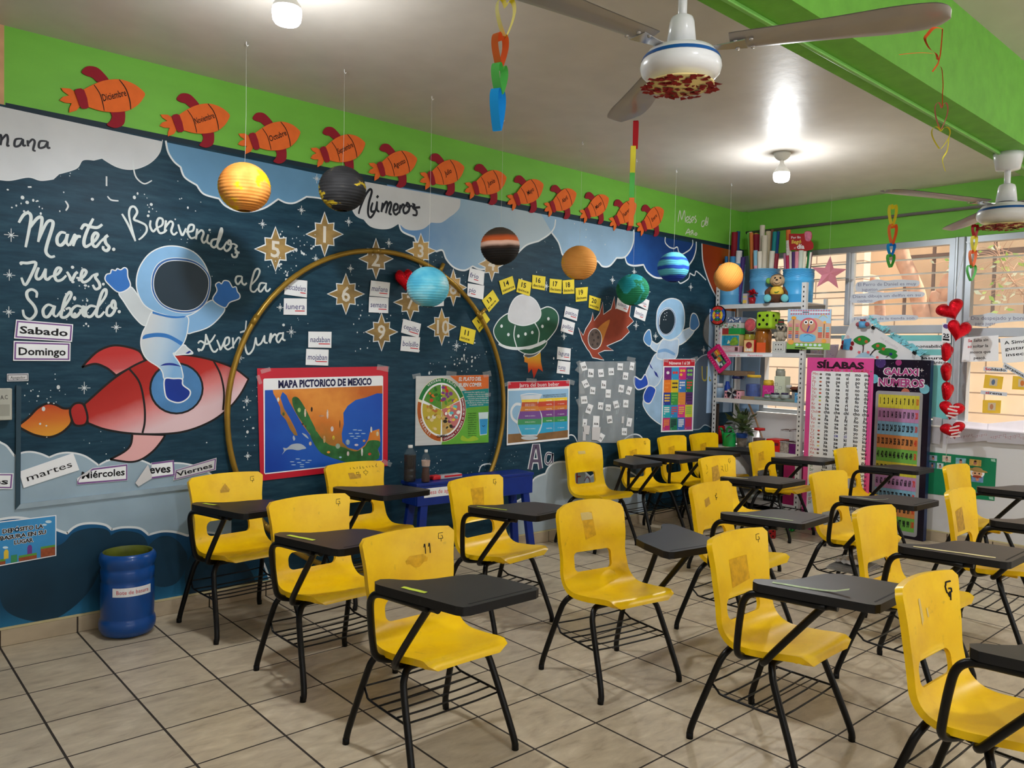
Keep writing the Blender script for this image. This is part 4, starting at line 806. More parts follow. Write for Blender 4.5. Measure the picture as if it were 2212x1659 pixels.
shell_line(cm(1), [[(.075, .695), (.082, .703), (.082, .672)], [(.095, .695), (.102, .703), (.102, .672)]], wd=.004)
shell_patch(cm(1), ell(.04, .645, .05, .02, 14), RES, 'tape_residue')
shell_patch(cm(18), [(-.045, .70), (-.03, .70), (-.022, .63), (-.040, .625)], PALE, 'scratch'); shell_patch(cm(18), [(.005, .672), (.015, .672), (.019, .64), (.008, .638)], PALE, 'scratch')
shell_patch(cm(19), [(-.075, .66), (.045, .665), (.05, .545), (-.062, .540)], RES2, 'tape_residue')
shell_patch(cm(14), [(-.06, .665), (.07, .672), (.075, .57), (-.055, .565)], RES, 'tape_residue'); shell_patch(cm(13), [(-.055, .68), (.0, .69), (.005, .65), (-.05, .642)], RES2, 'tape_residue')
shell_line(cm(13), [[(.075, .70), (.062, .69), (.078, .68), (.066, .672)]], wd=.004)
shell_patch(cm(12), [(-.05, .69), (.03, .70), (.04, .60), (-.06, .59)], RES2, 'tape_residue'); shell_line(cm(12), [[(-.13, .72), (-.11, .70), (-.12, .68)], [(.06, .69), (.08, .69), (.06, .665), (.085, .66)], [(.105, .70), (.105, .66), (.118, .66)], [(.125, .70), (.125, .66)], [(-.14, .66), (-.11, .662)]], wd=.002)
shell_patch(cm(5), [(-.03, .70), (.07, .71), (.06, .58), (-.02, .575)], RES, 'tape_residue')
shell_patch(cm(3), [(-.03, .68), (-.0, .712), (.025, .685), (.02, .672), (-.03, .668)], RES2, 'tape_residue')
shell_line(cm(4), [[(-.02, .742), (-.02, .728)], [(.0, .738), (.012, .728)], [(.03, .742), (.03, .728)], [(.045, .738), (.055, .73), (.045, .727)], [(.07, .742), (.07, .728), (.08, .73)], [(.09, .736), (.1, .728)], [(.115, .742), (.115, .728)], [(.13, .736), (.14, .728)], [(.162, .745), (.155, .735), (.165, .728)], [(.07, .70), (.085, .712), (.1, .70), (.085, .685), (.07, .70)], [(.02, .70), (.03, .71), (.04, .70), (.03, .69), (.02, .70)]], wd=.0025)
shell_patch(cm(4), [(-.04, .70), (.0, .705), (.01, .69), (.05, .692), (.05, .67), (-.03, .662)], RES2, 'tape_residue')
for i in (9, 10, 11, 8): shell_patch(cm(i), [(-.05, .67), (.05, .675), (.045, .61), (-.05, .60)], RES, 'tape_residue')
shell_patch(cm(6), [(-.045, .715), (.02, .72), (.035, .60), (-.03, .595)], RES, 'tape_residue'); shell_patch(cm(6), [(-.05, .717), (.018, .722), (.022, .682), (-.046, .678)], PALE, 'tape_residue')
shell_patch(cm(7), [(-.05, .70), (.03, .705), (.035, .68), (-.046, .676)], PALE, 'tape_residue')
A_ = -1.30
for i, x0, y0, ln, wd, m, cu in ((1, -.255, -.17, .10, .018, TAPE, 0), (2, -.262, -.12, .15, .020, TAPE, 0), (3, -.250, -.10, .11, .020, TAPE, .05), (5, -.268, -.10, .17, .012, TAPE, 0), (14, -.250, -.11, .25, .020, TAPE2, .12), (13, -.25, -.14, .26, .016, TAPE2, 0), (12, -.25, -.06, .24, .018, TAPE3, .4), (15, -.25, -.14, .17, .016, TAPE2, .1), (16, -.25, -.15, .12, .014, TAPE2, 0), (17, -.265, -.11, .30, .020, TAPE3, 0), (18, -.20, -.25, .14, .03, TAPE3, 0)):
    tape(cm(i), x0, y0, ln, wd, m, A_, cu)
# papers stuffed in the rack of one chair
c0 = Vector((4.761, 2.171, .207)); rnd = random.Random(3)
for j, (lab, dz) in enumerate((('stack of worn grey notebooks in the rack under a yellow chair', 0), ('crumpled white papers lying on the notebooks under a yellow chair', .025))):
    mb = MB()
    if j == 0:
        for q in range(3): mb.box((c0.x+.0, c0.y-.01, c0.z+.004+q*.008), (.30-.02*q, .2, .0075), M((150, 148, 146), .7, var=.2), rz=.05*q)
        tag(mb.build('notebook_stack'), lab, 'notebooks')
    else:
        n = 9; V = [(c0.x+.02+(a/n-.5)*.22+rnd.gauss(0, .004), c0.y+(b/n-.5)*.17, c0.z+.034+abs(rnd.gauss(0, .012))) for a in range(n+1) for b in range(n+1)]
        mb.add(V, [(a*(n+1)+b, (a+1)*(n+1)+b, (a+1)*(n+1)+b+1, a*(n+1)+b+1) for a in range(n) for b in range(n)], M((206, 204, 204), .7)); tag(mb.build('crumpled_paper'), lab, 'paper')
# ================================================================ papers and posters on the mural wall
PAPER = M((236, 238, 242), .65, var=.02); PAPER2 = M((206, 204, 206), .7, var=.03); PURP = M((120, 78, 140), .6, var=.03); NAVYINK = M((36, 40, 110), .7); REDINK = M((206, 44, 58), .7)
def wt(a, txt, p0, p1, hpx, m, layer=3, fit=True, **kw):
    A_, B_ = onY(*p0), onY(*p1); d = B_-A_; ln = math.hypot(d.x, d.z)
    h = (onY(p0[0], p0[1]-hpx)-A_).z
    return a.text(txt, A_.x, A_.z, h, m, 'L', wd=ln if fit else None, rot=math.atan2(d.z, d.x), layer=layer, **kw)
def wcard(px, m, th=.001, gap=.0052):
    """card of any outline given in photo pixels on the mural wall"""
    a = Art(fW, .0004, gap+th); a.prism(W2(px), gap, gap+th, m, fW); return a
def lerp2(p, q, t): return (p[0]+(q[0]-p[0])*t, p[1]+(q[1]-p[1])*t)
def inset(px, f):
    cx = sum(p[0] for p in px)/len(px); cy = sum(p[1] for p in px)/len(px); return [(p[0]+(cx-p[0])*f, p[1]+(cy-p[1])*f) for p in px]
def inset4(q, dx, dy):
    TL, TR, BR, BL = q
    f = lambda u, v: lerp2(lerp2(TL, TR, u), lerp2(BL, BR, u), v)
    return [f(dx, dy), f(1-dx, dy), f(1-dx, 1-dy), f(dx, 1-dy)]
def quv(q, u, v): return lerp2(lerp2(q[0], q[1], u), lerp2(q[3], q[2], u), v)
def daycard(word, q, label, u0=.08, u1=.92, hand=False, bg_=PAPER, dx=.035, dy=.11):
    a = wcard(q, bg_)
    if not hand:
        a.poly(W2(inset4(q, dx*.5, dy*.5)), PURP, 1); a.poly(W2(inset4(q, dx*1.3, dy*1.2)), bg_, 2)
    hp = (quv(q, .5, .75)[1]-quv(q, .5, .25)[1])
    wt(a, word, quv(q, u0, .70), quv(q, u1, .70), hp*.78, INK, 3, bold=.0 if hand else .025)
    return tag(a.build('day_card'), label, 'card', 'day name cards on the mural')
daycard('Sabado', C2((135, 1147), (622, 1187), (612, 1337), (118, 1308)), 'white card with purple border reading Sabado')
daycard('Domingo', C2((115, 1328), (600, 1343), (597, 1500), (110, 1498)), 'white card with purple border reading Domingo')
daycard('martes', C3((160, 1180), (622, 1020), (675, 1165), (200, 1318)), 'tilted plain white card with martes written by hand', hand=True)
a = wcard(C3((655, 1290), (655, 1235), (785, 1148), (1085, 1113), (1085, 1253)), PAPER)
a.poly(W2(C3((657, 1288), (657, 1262), (690, 1215), (790, 1152), (1083, 1116), (1083, 1251))), PURP, 1); a.poly(W2(C3((668, 1272), (668, 1255), (700, 1210), (795, 1165), (1072, 1130), (1072, 1240))), PAPER, 2)
wt(a, 'Miércoles', C3((690, 1240))[0], C3((1062, 1208))[0], 15, INK, 3, bold=.025)
a.poly(W2(C3((652, 1236), (790, 1145), (740, 1205), (690, 1222))), PAPER2, 5); tag(a.build('day_card'), 'white card reading Miércoles, its left corner folded down', 'card', 'day name cards on the mural')
a = wcard(C3((1288, 1104), (1480, 1080), (1488, 1212), (1290, 1240)), PAPER); a.poly(W2(C3((1292, 1104), (1480, 1081), (1487, 1211), (1292, 1239))), PURP, 1); a.poly(W2(C3((1292, 1118), (1468, 1096), (1474, 1200), (1292, 1224))), PAPER, 2)
wt(a, 'eves', C3((1270, 1195))[0], C3((1452, 1183))[0], 17, INK, 3, bold=.03)
a.prism(W2(C3((1258, 1118), (1292, 1215), (1285, 1240), (1178, 1305), (1150, 1275))), 0.008, .0092, PAPER2, fW); tag(a.build('day_card'), 'half folded white card showing only the letters eves', 'card', 'day name cards on the mural')
daycard('Viernes', C3((1492, 1165), (1845, 1060), (1838, 1165), (1475, 1255)), 'greyish curled card reading Viernes, above the chair by the bin', bg_=PAPER2)  # grey paper colour stands in for shade on the curled card
daycard('Lunes', [(-95, 1022), (29, 1022), (26, 1056), (-95, 1054)], 'white card ending in letter s at left edge of the mural')
q = C3((58, 345), (240, 342), (240, 406), (58, 410)); a = wcard(q, PAPER); a.poly(W2(inset4(q, .02, .08)), M((110, 112, 118), .6), 1); a.poly(W2(inset4(q, .06, .2)), PAPER2, 2); wt(a, 'Apagador', quv(q, .16, .68), quv(q, .86, .68), 6, INK); tag(a.build('switch_label'), 'small grey bordered label reading Apagador above the switch box', 'label')
# switch box
t = thing('switch_box', 'grey metal switch box on the mural at the left edge of the picture', 'switch box', tuple(onY(5, 907)))
GM_ = M((176, 176, 166), .5, metal=.2, var=.1); mb = MB(); c0, c1 = onY(23, 838), onY(23, 906); mb.box((c0.x-.10, WY-.02, (c0.z+c1.z)/2), (.20, .04, c0.z-c1.z), GM_); wpart(mb, 'housing', t, bevel=.004)
a = Art(lambda u, v, h: Vector((u, WY-.0405-h, v)), .0004); wt(a, 'A.C', (-2, 862), (14, 861), 9, INK, 1); a.rect(c0.x-.08, c1.z+.02, c0.x-.01, c1.z+.075, M((150, 150, 140), .5), 1); wpart(a, 'lettering', t)
# waste sign
q = [(-48, 1132), (121, 1112), (121, 1200), (-48, 1231)]; a = wcard(q, PAPER)
SKYB = M((58, 142, 200), .6, var=.15, scale=6); a.poly(W2(inset4(q, .012, .022)), SKYB, 1)
P = lambda u, v: quv(q, u, v)
for u, v, r in ((.9, .14, 7), (.35, .6, 6), (.85, .2, 5)): a.poly(W2(ell(*P(u, v), r, r*.45, 12)), M((200, 226, 240), .6), 2)
for u0, u1, v in ((.02, .35, .85), (.52, .75, .84), (.8, .985, .72)):
    a.poly(W2([P(u0, v), P(u1, v), P(u1, .975), P(u0, .975)]), M((150, 76, 44), .6, var=.25, scale=60), 2); a.poly(W2([P(u0, v), P(u1, v), P(u1, v+.05), P(u0, v+.05)]), M((90, 150, 60), .6), 3)
for u, v, c in ((.36, .70, (222, 190, 60)), (.66, .68, (110, 60, 140)), (.25, .74, (200, 60, 110))): a.poly(W2([P(u-.03, v+.16), P(u+.03, v+.16), P(u+.03, v), P(u+.015, v-.05), P(u-.015, v-.05), P(u-.03, v)]), M(c, .5), 3)
a.poly(W2([P(.42, .80), P(.50, .80), P(.50, .97), P(.42, .97)]), M((60, 140, 90), .5), 3)
for tx, u0, u1, v in (('DEPÓSITO LA', .31, .83, .27), ('BASURA EN SU', .28, .87, .42), ('LUGAR', .46, .70, .56)):
    wt(a, tx, P(u0, v), P(u1, v), 8.5, WHITE, 4, bold=.09); wt(a, tx, P(u0, v), P(u1, v), 8.5, BLACK, 5, bold=.03)
tag(a.build('waste_sign'), 'blue printed sign about putting rubbish in its place, above the bin', 'sign')
# ---------------------------------------------------------------- word cards
def wordcard(word, q, label, tail=0):
    a = wcard(q, PAPER); hp = quv(q, .5, 1)[1]-quv(q, .5, 0)[1]
    n = len(word); u1 = min(.94, .1+.135*n) if n > 2 else .7
    wt(a, word, quv(q, .07, .66), quv(q, u1, .66), hp*.36, NAVYINK, 2, shear=.08)
    if tail:
        t0 = .07+(u1-.07)*(n-tail)/n; p0, p1 = quv(q, t0, .76), quv(q, u1, .76); a.stroke(W2([p0, lerp2(p0, p1, .5), p1]), .006, REDINK, 2, sm=False)
    return tag(a.build('word_card'), label, 'card', 'white handwritten rhyming word cards')
for w_, q, tail in (('cascabelera', C6((382, 137), (540, 155), (537, 275), (375, 252)), 3), ('lunera', C6((373, 280), (537, 282), (536, 400), (370, 397)), 3), ('mañana', C6((997, 152), (1133, 168), (1125, 275), (985, 262)), 3), ('semana', C6((983, 268), (1122, 278), (1120, 387), (980, 380)), 3),
  ('nadaban', C6((548, 518), (714, 520), (712, 635), (547, 632)), 4), ('mojaban', C6((533, 642), (693, 648), (690, 762), (528, 757)), 4), ('cepillo', C6((1228, 427), (1355, 463), (1338, 563), (1212, 525)), 4), ('bolsillo', C6((1217, 550), (1349, 560), (1340, 668), (1207, 655)), 4),
  ('frío', C6((1705, 62), (1810, 88), (1803, 187), (1690, 158)), 2), ('pío', C6((1690, 172), (1808, 190), (1800, 290), (1686, 262)), 2), ('patito', C7((1108, 720), (1200, 745), (1187, 825), (1095, 795)), 3), ('pollito', C7((1087, 810), (1175, 838), (1160, 922), (1073, 895)), 3),
  ('laguna', C7((1052, 1005), (1145, 1018), (1140, 1103), (1047, 1092)), 3), ('tuna', C7((1055, 1102), (1142, 1113), (1135, 1200), (1045, 1190)), 3), ('solecito', C7((1473, 660), (1565, 688), (1540, 765), (1462, 735)), 3), ('jamón', C7((1640, 655), (1697, 680), (1685, 750), (1615, 712)), 2), ('limón', C7((1600, 725), (1683, 752), (1665, 827), (1587, 795)), 2)):
    wordcard(w_, q, 'white word card with %s handwritten in dark blue' % w_, tail)
a = wcard(C6((1405, 240), (1520, 250), (1518, 335), (1400, 345)), PAPER); tag(a.build('word_card'), 'white card almost hidden behind the light blue paper lantern', 'card', 'white handwritten rhyming word cards')
YC = M((232, 210, 58), .65, var=.04)
for n_, w_, q in ((11, 'once', C7((375, 860), (478, 890), (460, 990), (360, 960))), (12, 'doce', C7((450, 825), (530, 745), (577, 815), (502, 905))), (13, 'trece', C7((520, 680), (597, 605), (642, 680), (570, 762))), (14, 'catorce', C7((640, 543), (735, 508), (757, 600), (665, 640))), (15, 'quince', C7((778, 527), (870, 555), (855, 650), (762, 620))), (16, 'dieciséis', C7((875, 500), (967, 513), (962, 610), (872, 595))), (17, 'diecisiete', C7((997, 527), (1082, 535), (1078, 632), (993, 622))), (18, 'dieciocho', C7((1087, 540), (1168, 532), (1170, 632), (1090, 635))), (19, 'diecinueve', C7((1178, 593), (1265, 585), (1258, 682), (1180, 690))), (20, 'veinte', C7((1275, 642), (1357, 668), (1345, 755), (1270, 730)))):
    a = wcard(q, YC); hp = quv(q, .5, 1)[1]-quv(q, .5, 0)[1]
    wt(a, str(n_), quv(q, .2, .52), quv(q, .64, .52), hp*.36, INK, 2, bold=.02); wt(a, w_, quv(q, .06, .84), quv(q, min(.94, .3+.1*len(w_)), .84), hp*.2, INK, 2, bold=.01)
    tag(a.build('number_card'), 'yellow note card with number %d and %s' % (n_, w_), 'card', 'yellow number cards in an arc')
# ---------------------------------------------------------------- map of Mexico
CPL = M((226, 232, 236), .08, var=0., alpha=.22, name='clear_tape')
def tapes(a, pts, layer=12):
    for x, y, r, w_, h_ in pts:
        c_, s_ = math.cos(r), math.sin(r); a.poly(W2([(x+u*w_*c_-v*h_*s_, y+u*w_*s_+v*h_*c_) for u, v in ((-.5, -.5), (.5, -.5), (.5, .5), (-.5, .5))]), CPL, layer)
q6 = lambda *p: W2(C6(*p))
RED = M((196, 32, 52), .35, var=.05, scale=4)
a = wcard(C6((180, 782), (1118, 768), (1115, 1480), (203, 1588)), RED, th=.002)
a.poly(q6((232, 855), (1075, 834), (1083, 842), (1080, 1440), (1072, 1448), (238, 1540), (230, 1530), (224, 862)), PAPER, 1)
SEA = Mramp('printed_sea', (1.95, 0, .75), (2.8, 0, 1.25), [(0, (18, 62, 160)), (.5, (36, 96, 192)), (1, (24, 70, 170))], nscale=4, nmix=.3, rough=.35, coord='Position')
LAND = Mramp('printed_land', (2.3, 0, .82), (2.5, 0, 1.25), [(0, (60, 104, 50)), (.2, (150, 110, 50)), (.42, (206, 118, 46)), (.66, (226, 146, 62)), (1, (190, 98, 42))], nscale=7, nmix=.34, rough=.35, coord='Position')
a.poly(q6((235, 938), (1078, 905), (1076, 1440), (236, 1532)), SEA, 2)
a.poly(q6((292, 936), (1078, 905), (1078, 962), (1040, 960), (960, 990), (885, 1008), (828, 1050), (797, 1100), (800, 1180), (785, 1250), (790, 1310), (830, 1350), (900, 1368), (950, 1332), (975, 1290), (988, 1235), (1055, 1215), (1062, 1300), (1045, 1362), (1060, 1400), (1030, 1440), (860, 1462), (720, 1425), (640, 1390), (592, 1330), (560, 1260), (508, 1190), (450, 1090), (410, 1020), (390, 975), (362, 950), (345, 990), (372, 1070), (420, 1150), (455, 1220), (470, 1262), (448, 1262), (418, 1222), (385, 1150), (348, 1108), (345, 1060), (318, 1000), (296, 962)), LAND, 3)
GREENL = M((44, 104, 54), .4, var=.45, scale=12); a.poly(q6(*[(x, y) for x, y in smooth([(560, 1255), (600, 1230), (640, 1280), (700, 1330), (790, 1345), (860, 1372), (900, 1372), (950, 1340), (980, 1300), (1050, 1300), (1062, 1330), (1045, 1362), (1055, 1400), (1030, 1438), (860, 1460), (720, 1422), (640, 1388), (592, 1328)], True)]), GREENL, 4)
a.poly(q6(*smooth([(430, 1000), (470, 990), (520, 1060), (560, 1140), (600, 1230), (560, 1250), (510, 1180), (450, 1085)], True)), GREENL, 4)
wt(a, 'MAPA PICTORICO DE MEXICO', *C6((330, 921), (1000, 898)), 15.5, M((20, 22, 70), .5), 4, bold=.045)
GRY = M((170, 182, 196), .5); FIG = M((226, 214, 190), .5)
a.poly(q6(*smooth([(358, 1398), (372, 1372), (365, 1350), (392, 1352), (430, 1325), (490, 1322), (530, 1352), (500, 1362), (470, 1368), (430, 1362), (390, 1366)], True)), GRY, 5); a.poly(q6(*smooth([(500, 1245), (530, 1258), (548, 1285), (525, 1272)], True)), GRY, 5); a.poly(q6(*smooth([(440, 1262), (452, 1285), (442, 1300), (434, 1280)], True)), GRY, 5)
for i, (x, y) in enumerate(((470, 1430), (510, 1440), (430, 1450), (480, 1456), (540, 1455), (440, 1472), (500, 1470), (555, 1440), (500, 1486), (880, 1222), (915, 1225), (850, 1248), (895, 1248), (940, 1248), (860, 1268), (905, 1268), (885, 1282))): a.poly(q6(*ell(x, y, 17, 3, 8)), M((170, 200, 226), .5), 5)
for x, y, w_, h_, c in ((330, 1005, 16, 32, (226, 226, 214)), (523, 1100, 14, 60, (222, 196, 176)), (570, 1075, 14, 36, (40, 30, 26)), (480, 1080, 24, 34, (160, 190, 120)), (683, 1110, 14, 70, (206, 190, 180)), (640, 1122, 40, 14, (196, 140, 100)), (716, 1215, 22, 38, (206, 196, 196)), (660, 1290, 16, 54, (196, 158, 110)), (726, 1278, 18, 32, (206, 182, 60)), (757, 1338, 34, 38, (150, 170, 150)), (828, 1310, 32, 40, (140, 160, 180)), (690, 1382, 24, 18, (216, 140, 60)), (830, 1392, 18, 34, (206, 190, 190)), (930, 1380, 14, 60, (206, 206, 200)), (996, 1220, 14, 44, (206, 212, 214)), (1040, 1250, 20, 34, (206, 190, 150)), (985, 1395, 24, 20, (190, 70, 50)), (945, 1300, 20, 18, (206, 150, 90)), (890, 1330, 30, 16, (200, 190, 200)), (560, 1320, 20, 30, (200, 180, 160)), (775, 1418, 20, 14, (160, 196, 220)), (368, 1108, 16, 26, (60, 90, 50)), (772, 1180, 6, 60, (60, 40, 30)), (505, 1180, 16, 16, (80, 60, 40)), (526, 1196, 14, 14, (80, 60, 40))):
    a.poly(q6(*ell(x, y, w_*.5, h_*.5, 9)), M(c, .5, var=.3, scale=60), 6)
tapes(a, ((572, 800, -.3, 22, 9), (825, 795, .2, 26, 12), (834, 1000, .4, 20, 10), (558, 820, 1.2, 20, 8)))
tag(a.build('map_poster'), 'red bordered pictorial map of Mexico poster under the golden hoop', 'poster')
# ---------------------------------------------------------------- healthy plate poster
q = C6((1318, 838), (1840, 828), (1838, 1312), (1312, 1337)); a = wcard(q, M((196, 198, 198), .35, var=.06, stretch=(.3, 1, 6)), th=.0015)
a.poly(q6((1560, 834), (1839, 829), (1838, 1000), (1700, 960), (1640, 900)), M((226, 112, 48), .35, var=.12), 1); a.poly(q6((1640, 945), (1838, 925), (1838, 1070), (1640, 1090)), M((20, 140, 140), .35), 2)
a.poly(q6((1560, 1100), (1700, 1062), (1838, 1050), (1838, 1312), (1500, 1328)), M((98, 168, 58), .35, var=.15), 2); a.poly(q6(*smooth([(1640, 1295), (1650, 1262), (1690, 1285), (1730, 1265), (1765, 1290), (1700, 1305)], True)), M((150, 184, 50), .4), 3)
cx, cy = 1500, 1078
a.poly(q6(*ell(cx, cy, 176, 230, 40)), M((232, 226, 196), .4), 3)
def arc(a0, a1, r0, r1, c, l): n = 14; a.poly(q6(*([(cx+176*r0*math.cos(math.radians(a0+(a1-a0)*i/n)), cy-230*r0*math.sin(math.radians(a0+(a1-a0)*i/n))) for i in range(n+1)]+[(cx+176*r1*math.cos(math.radians(a1+(a0-a1)*i/n)), cy-230*r1*math.sin(math.radians(a1+(a0-a1)*i/n))) for i in range(n+1)])), M(c, .35, var=.05), l)
arc(25, 160, .84, .985, (30, 120, 62), 4); arc(165, 268, .84, .985, (172, 86, 36), 4); arc(272, 383, .84, .985, (130, 34, 44), 4)
a.poly(q6(*ell(cx, cy, 146, 192, 36)), PAPER, 5)
for a0, a1, c in ((92, 158, (86, 140, 52)), (22, 88, (150, 160, 60)), (-48, 20, (190, 110, 110)), (-88, -48, (190, 160, 100)), (165, 267, (190, 170, 60))): arc(a0, a1, .02, .78, c, 6)
rr = random.Random(5)
for a0, a1, cols in ((95, 156, ((40, 120, 40), (60, 150, 50), (200, 60, 40), (220, 110, 40), (40, 100, 36), (50, 140, 46))), (25, 86, ((220, 60, 90), (230, 180, 50), (120, 60, 130), (200, 50, 40), (90, 150, 50))), (-46, 18, ((170, 40, 40), (220, 150, 140), (90, 180, 190), (226, 200, 80), (230, 226, 220))), (-86, -48, ((190, 140, 70), (120, 60, 90), (40, 40, 30), (200, 170, 100))), (168, 265, ((220, 200, 150), (190, 110, 60), (226, 220, 200), (160, 120, 50), (206, 180, 90)))):
    for i in range(16):
        an = math.radians(rr.uniform(a0, a1)); r = rr.uniform(.2, .72); x, y = cx+176*r*math.cos(an), cy-230*r*math.sin(an); a.poly(q6(*ell(x, y, rr.uniform(7, 19), rr.uniform(7, 16), 9, rot=rr.uniform(0, 3))), M(rr.choice(cols), .4, var=.15), 7+(i % 3))
def arctext(txt, a0, a1, r, m, flip=False, hp=5.6):
    n = len(txt)
    for i, ch in enumerate(txt):
        an = math.radians(a0+(a1-a0)*(i+.5)/n); x, y = cx+176*r*math.cos(an), cy-230*r*math.sin(an); tx, ty = -176*math.sin(an), -230*math.cos(an)
        s_ = -1 if flip else 1; l_ = math.hypot(tx, ty); tx, ty = -tx/l_*s_*8, -ty/l_*s_*8
        p0 = C6((x-tx/2-(0), y-ty/2))[0]; p1 = C6((x+tx/2, y+ty/2))[0]; wt(a, ch, p0, p1, hp, m, 8, fit=False)
arctext('VERDURAS Y FRUTAS', 128, 50, .89, WHITE); arctext('CEREALES', 196, 240, .94, WHITE, True); arctext('LEGUMINOSAS Y ALIMENTOS DE ORIGEN ANIMAL', 275, 383, .94, WHITE, True, 4.6)
wt(a, 'COMBINA', *C6((1465, 1278), (1542, 1272)), 5, INK, 8, bold=.03)
wt(a, 'EL PLATO DEL', *C6((1622, 872), (1785, 868)), 8, WHITE, 4, bold=.03, shear=.15); wt(a, 'BUEN COMER', *C6((1624, 914), (1785, 910)), 8, WHITE, 4, bold=.03, shear=.15)
for i, (u0, u1) in enumerate(((1665, 1810), (1690, 1835), (1680, 1835), (1690, 1830), (1670, 1838), (1685, 1838), (1700, 1800))): wt(a, ('alimentate bien significa que tu', 'cuerpo reciba los nutrientes', 'vitaminas y minerales que', 'necesita para funcionar', 'para lograrlo siempre debes que', 'verduras la comida y la cena', 'tu platillo sea asi')[i], *C6((u0, 958+i*15), (u1, 955+i*15)), 3, WHITE, 4)
for i in range(11): wt(a, ('el agua simple', 'es la mejor', 'bebida para', 'tu cuerpo en', 'todas tus', 'comidas y', 'actividades', 'fisicas', 'tomala a', 'diario siempre', 'con moderacion')[i], *C6((1690, 1108+i*16), (1750, 1106+i*16)), 3, M((24, 60, 30), .6), 4)
a.poly(q6((1765, 1098), (1836, 1094), (1826, 1255), (1775, 1262)), M((206, 226, 232), .3), 4); a.poly(q6((1772, 1145), (1832, 1142), (1825, 1250), (1778, 1256)), M((50, 150, 206), .3), 5); a.stroke(q6((1790, 1190), (1800, 1197), (1812, 1189)), .004, INK, 6)
tapes(a, ((898, 812, -.2, 18, 10), (973, 807, .1, 22, 10), (1050, 808, -.2, 18, 12), (1052, 852, .1, 12, 8)))
tag(a.build('food_poster'), 'healthy eating plate poster, round food wheel on green and orange sheet', 'poster')
# ---------------------------------------------------------------- jug poster
B7 = lambda *p: crop(840, 740, .3255, p); q7 = lambda *p: W2(B7(*p))
q = B7((785, 260), (1197, 250), (1192, 640), (778, 682)); a = wcard(q, PAPER, th=.0015)
a.poly(q7((787, 262), (1195, 252), (1194, 288), (786, 306)), RED, 1); wt(a, 'Jarra del buen beber', *B7((862, 296), (1125, 286)), 8.5, WHITE, 2)
a.poly(q7((790, 320), (1188, 305), (1184, 585), (786, 612)), M((150, 192, 226), .35, var=.12, scale=2), 1); a.poly(q7((786, 608), (1184, 580), (1183, 628), (785, 668)), M((130, 96, 62), .4, var=.2), 2)
JC = [(240, 206, 60), (196, 74, 54), (204, 120, 50), (120, 66, 140), (60, 150, 84), (50, 160, 206)]
ys = [(372, 396), (392, 428), (425, 455), (452, 505), (497, 540), (532, 605)]
for (y0, y1), c in zip(ys, JC):
    a.poly(q7((990, y0), (1180, y0-10), (1178, y1-12 if y1 < 600 else 580), (975, y1)), M(c, .35, var=.05), 3); wt(a, 'NIVEL', *B7((1040, (y0+y1)/2+4), (1080, (y0+y1)/2+2)), 2.6, WHITE, 4); wt(a, '1 vasos', *B7((1115, (y0+y1)/2), (1160, (y0+y1)/2-3)), 2.6, WHITE, 4)
a.stroke(q7((1092, 372), (1090, 590)), .003, M((190, 190, 200), .4), 4)
wt(a, 'RECOMENDACIONES PARA EL CONSUMO', *B7((1018, 355), (1172, 345)), 2.8, INK, 4); wt(a, 'DE BEBIDAS PARA UNA VIDA SALUDABLE', *B7((1018, 366), (1172, 357)), 2.8, INK, 4)
jl = [(868, 350), (876, 400), (868, 440), (850, 490), (846, 540), (862, 590), (878, 618)]; jr = [(1012, 345), (985, 395), (988, 430), (1010, 475), (1014, 530), (1000, 585), (978, 618)]
a.poly(q7(*(smooth(jl)+smooth(jr[::-1]))), M((206, 214, 224), .3), 4); a.poly(q7(*ell(928, 632, 56, 14, 16)), M((190, 198, 204), .3), 4); a.stroke(q7((872, 410), (835, 410), (808, 450), (815, 500), (848, 530)), .020, M((226, 232, 238), .3), 4, taper=False)
def jx(side, y):
    P_ = jl if side else jr
    for (x0, y0), (x1, y1) in zip(P_, P_[1:]):
        if y <= y1: return x0+(x1-x0)*(y-y0)/(y1-y0)
    return P_[-1][0]
for y0, y1, c in ((378, 396, (240, 206, 80)), (396, 424, (190, 90, 60)), (424, 456, (206, 130, 60)), (456, 508, (120, 80, 150)), (508, 545, (70, 150, 100)), (545, 612, (70, 170, 206))): a.poly(q7((jx(1, y0)+3, y0), (jx(1, y1)+3, y1), (jx(0, y1)-3, y1-3), (jx(0, y0)-3, y0-3)), M(c, .3, var=.08), 5)
for y in (412, 422, 448, 490, 530, 575): wt(a, 'bebidas con calorias y', *B7((898, y), (966, y-2)), 2.4, WHITE, 6)
a.stroke(q7((868, 348), (930, 338), (1012, 345)), .006, PAPER, 6)
tapes(a, ((1092, 830, -.4, 18, 8), (1146, 822, .1, 22, 9), (1230, 825, .3, 18, 10)))
tag(a.build('jug_poster'), 'poster of a layered water jug with red heading Jarra del buen beber', 'poster')
# ---------------------------------------------------------------- syllable sheet with small cards
SHEET = M((206, 214, 220), .18, var=.2, scale=14, stretch=(1, 1, .15), alpha=.26, bump=.6, name='clear_plastic_sheet')
q = B7((1260, 125), (1636, 124), (1618, 665), (1250, 665)); a = wcard(q, SHEET, th=.001, gap=.0056)
for i in range(16):
    x = rr.uniform(1275, 1610); y = rr.uniform(180, 600); a.stroke(q7((x, y), (x-rr.uniform(2, 10), y+rr.uniform(20, 50))), rr.uniform(.002, .006), M((226, 232, 236), .2, alpha=.5, var=0.), 1)
tapes(a, ((1252, 790, 1.1, 22, 10), (1255, 840, 1.4, 22, 10), (1249, 870, 1.2, 18, 8), (1362, 776, .2, 18, 9), (1250, 800, .6, 16, 10)), 2)
tag(a.build('plastic_sheet'), 'wrinkled clear plastic sheet taped to the mural holding syllable cards', 'plastic sheet')
seen = {}
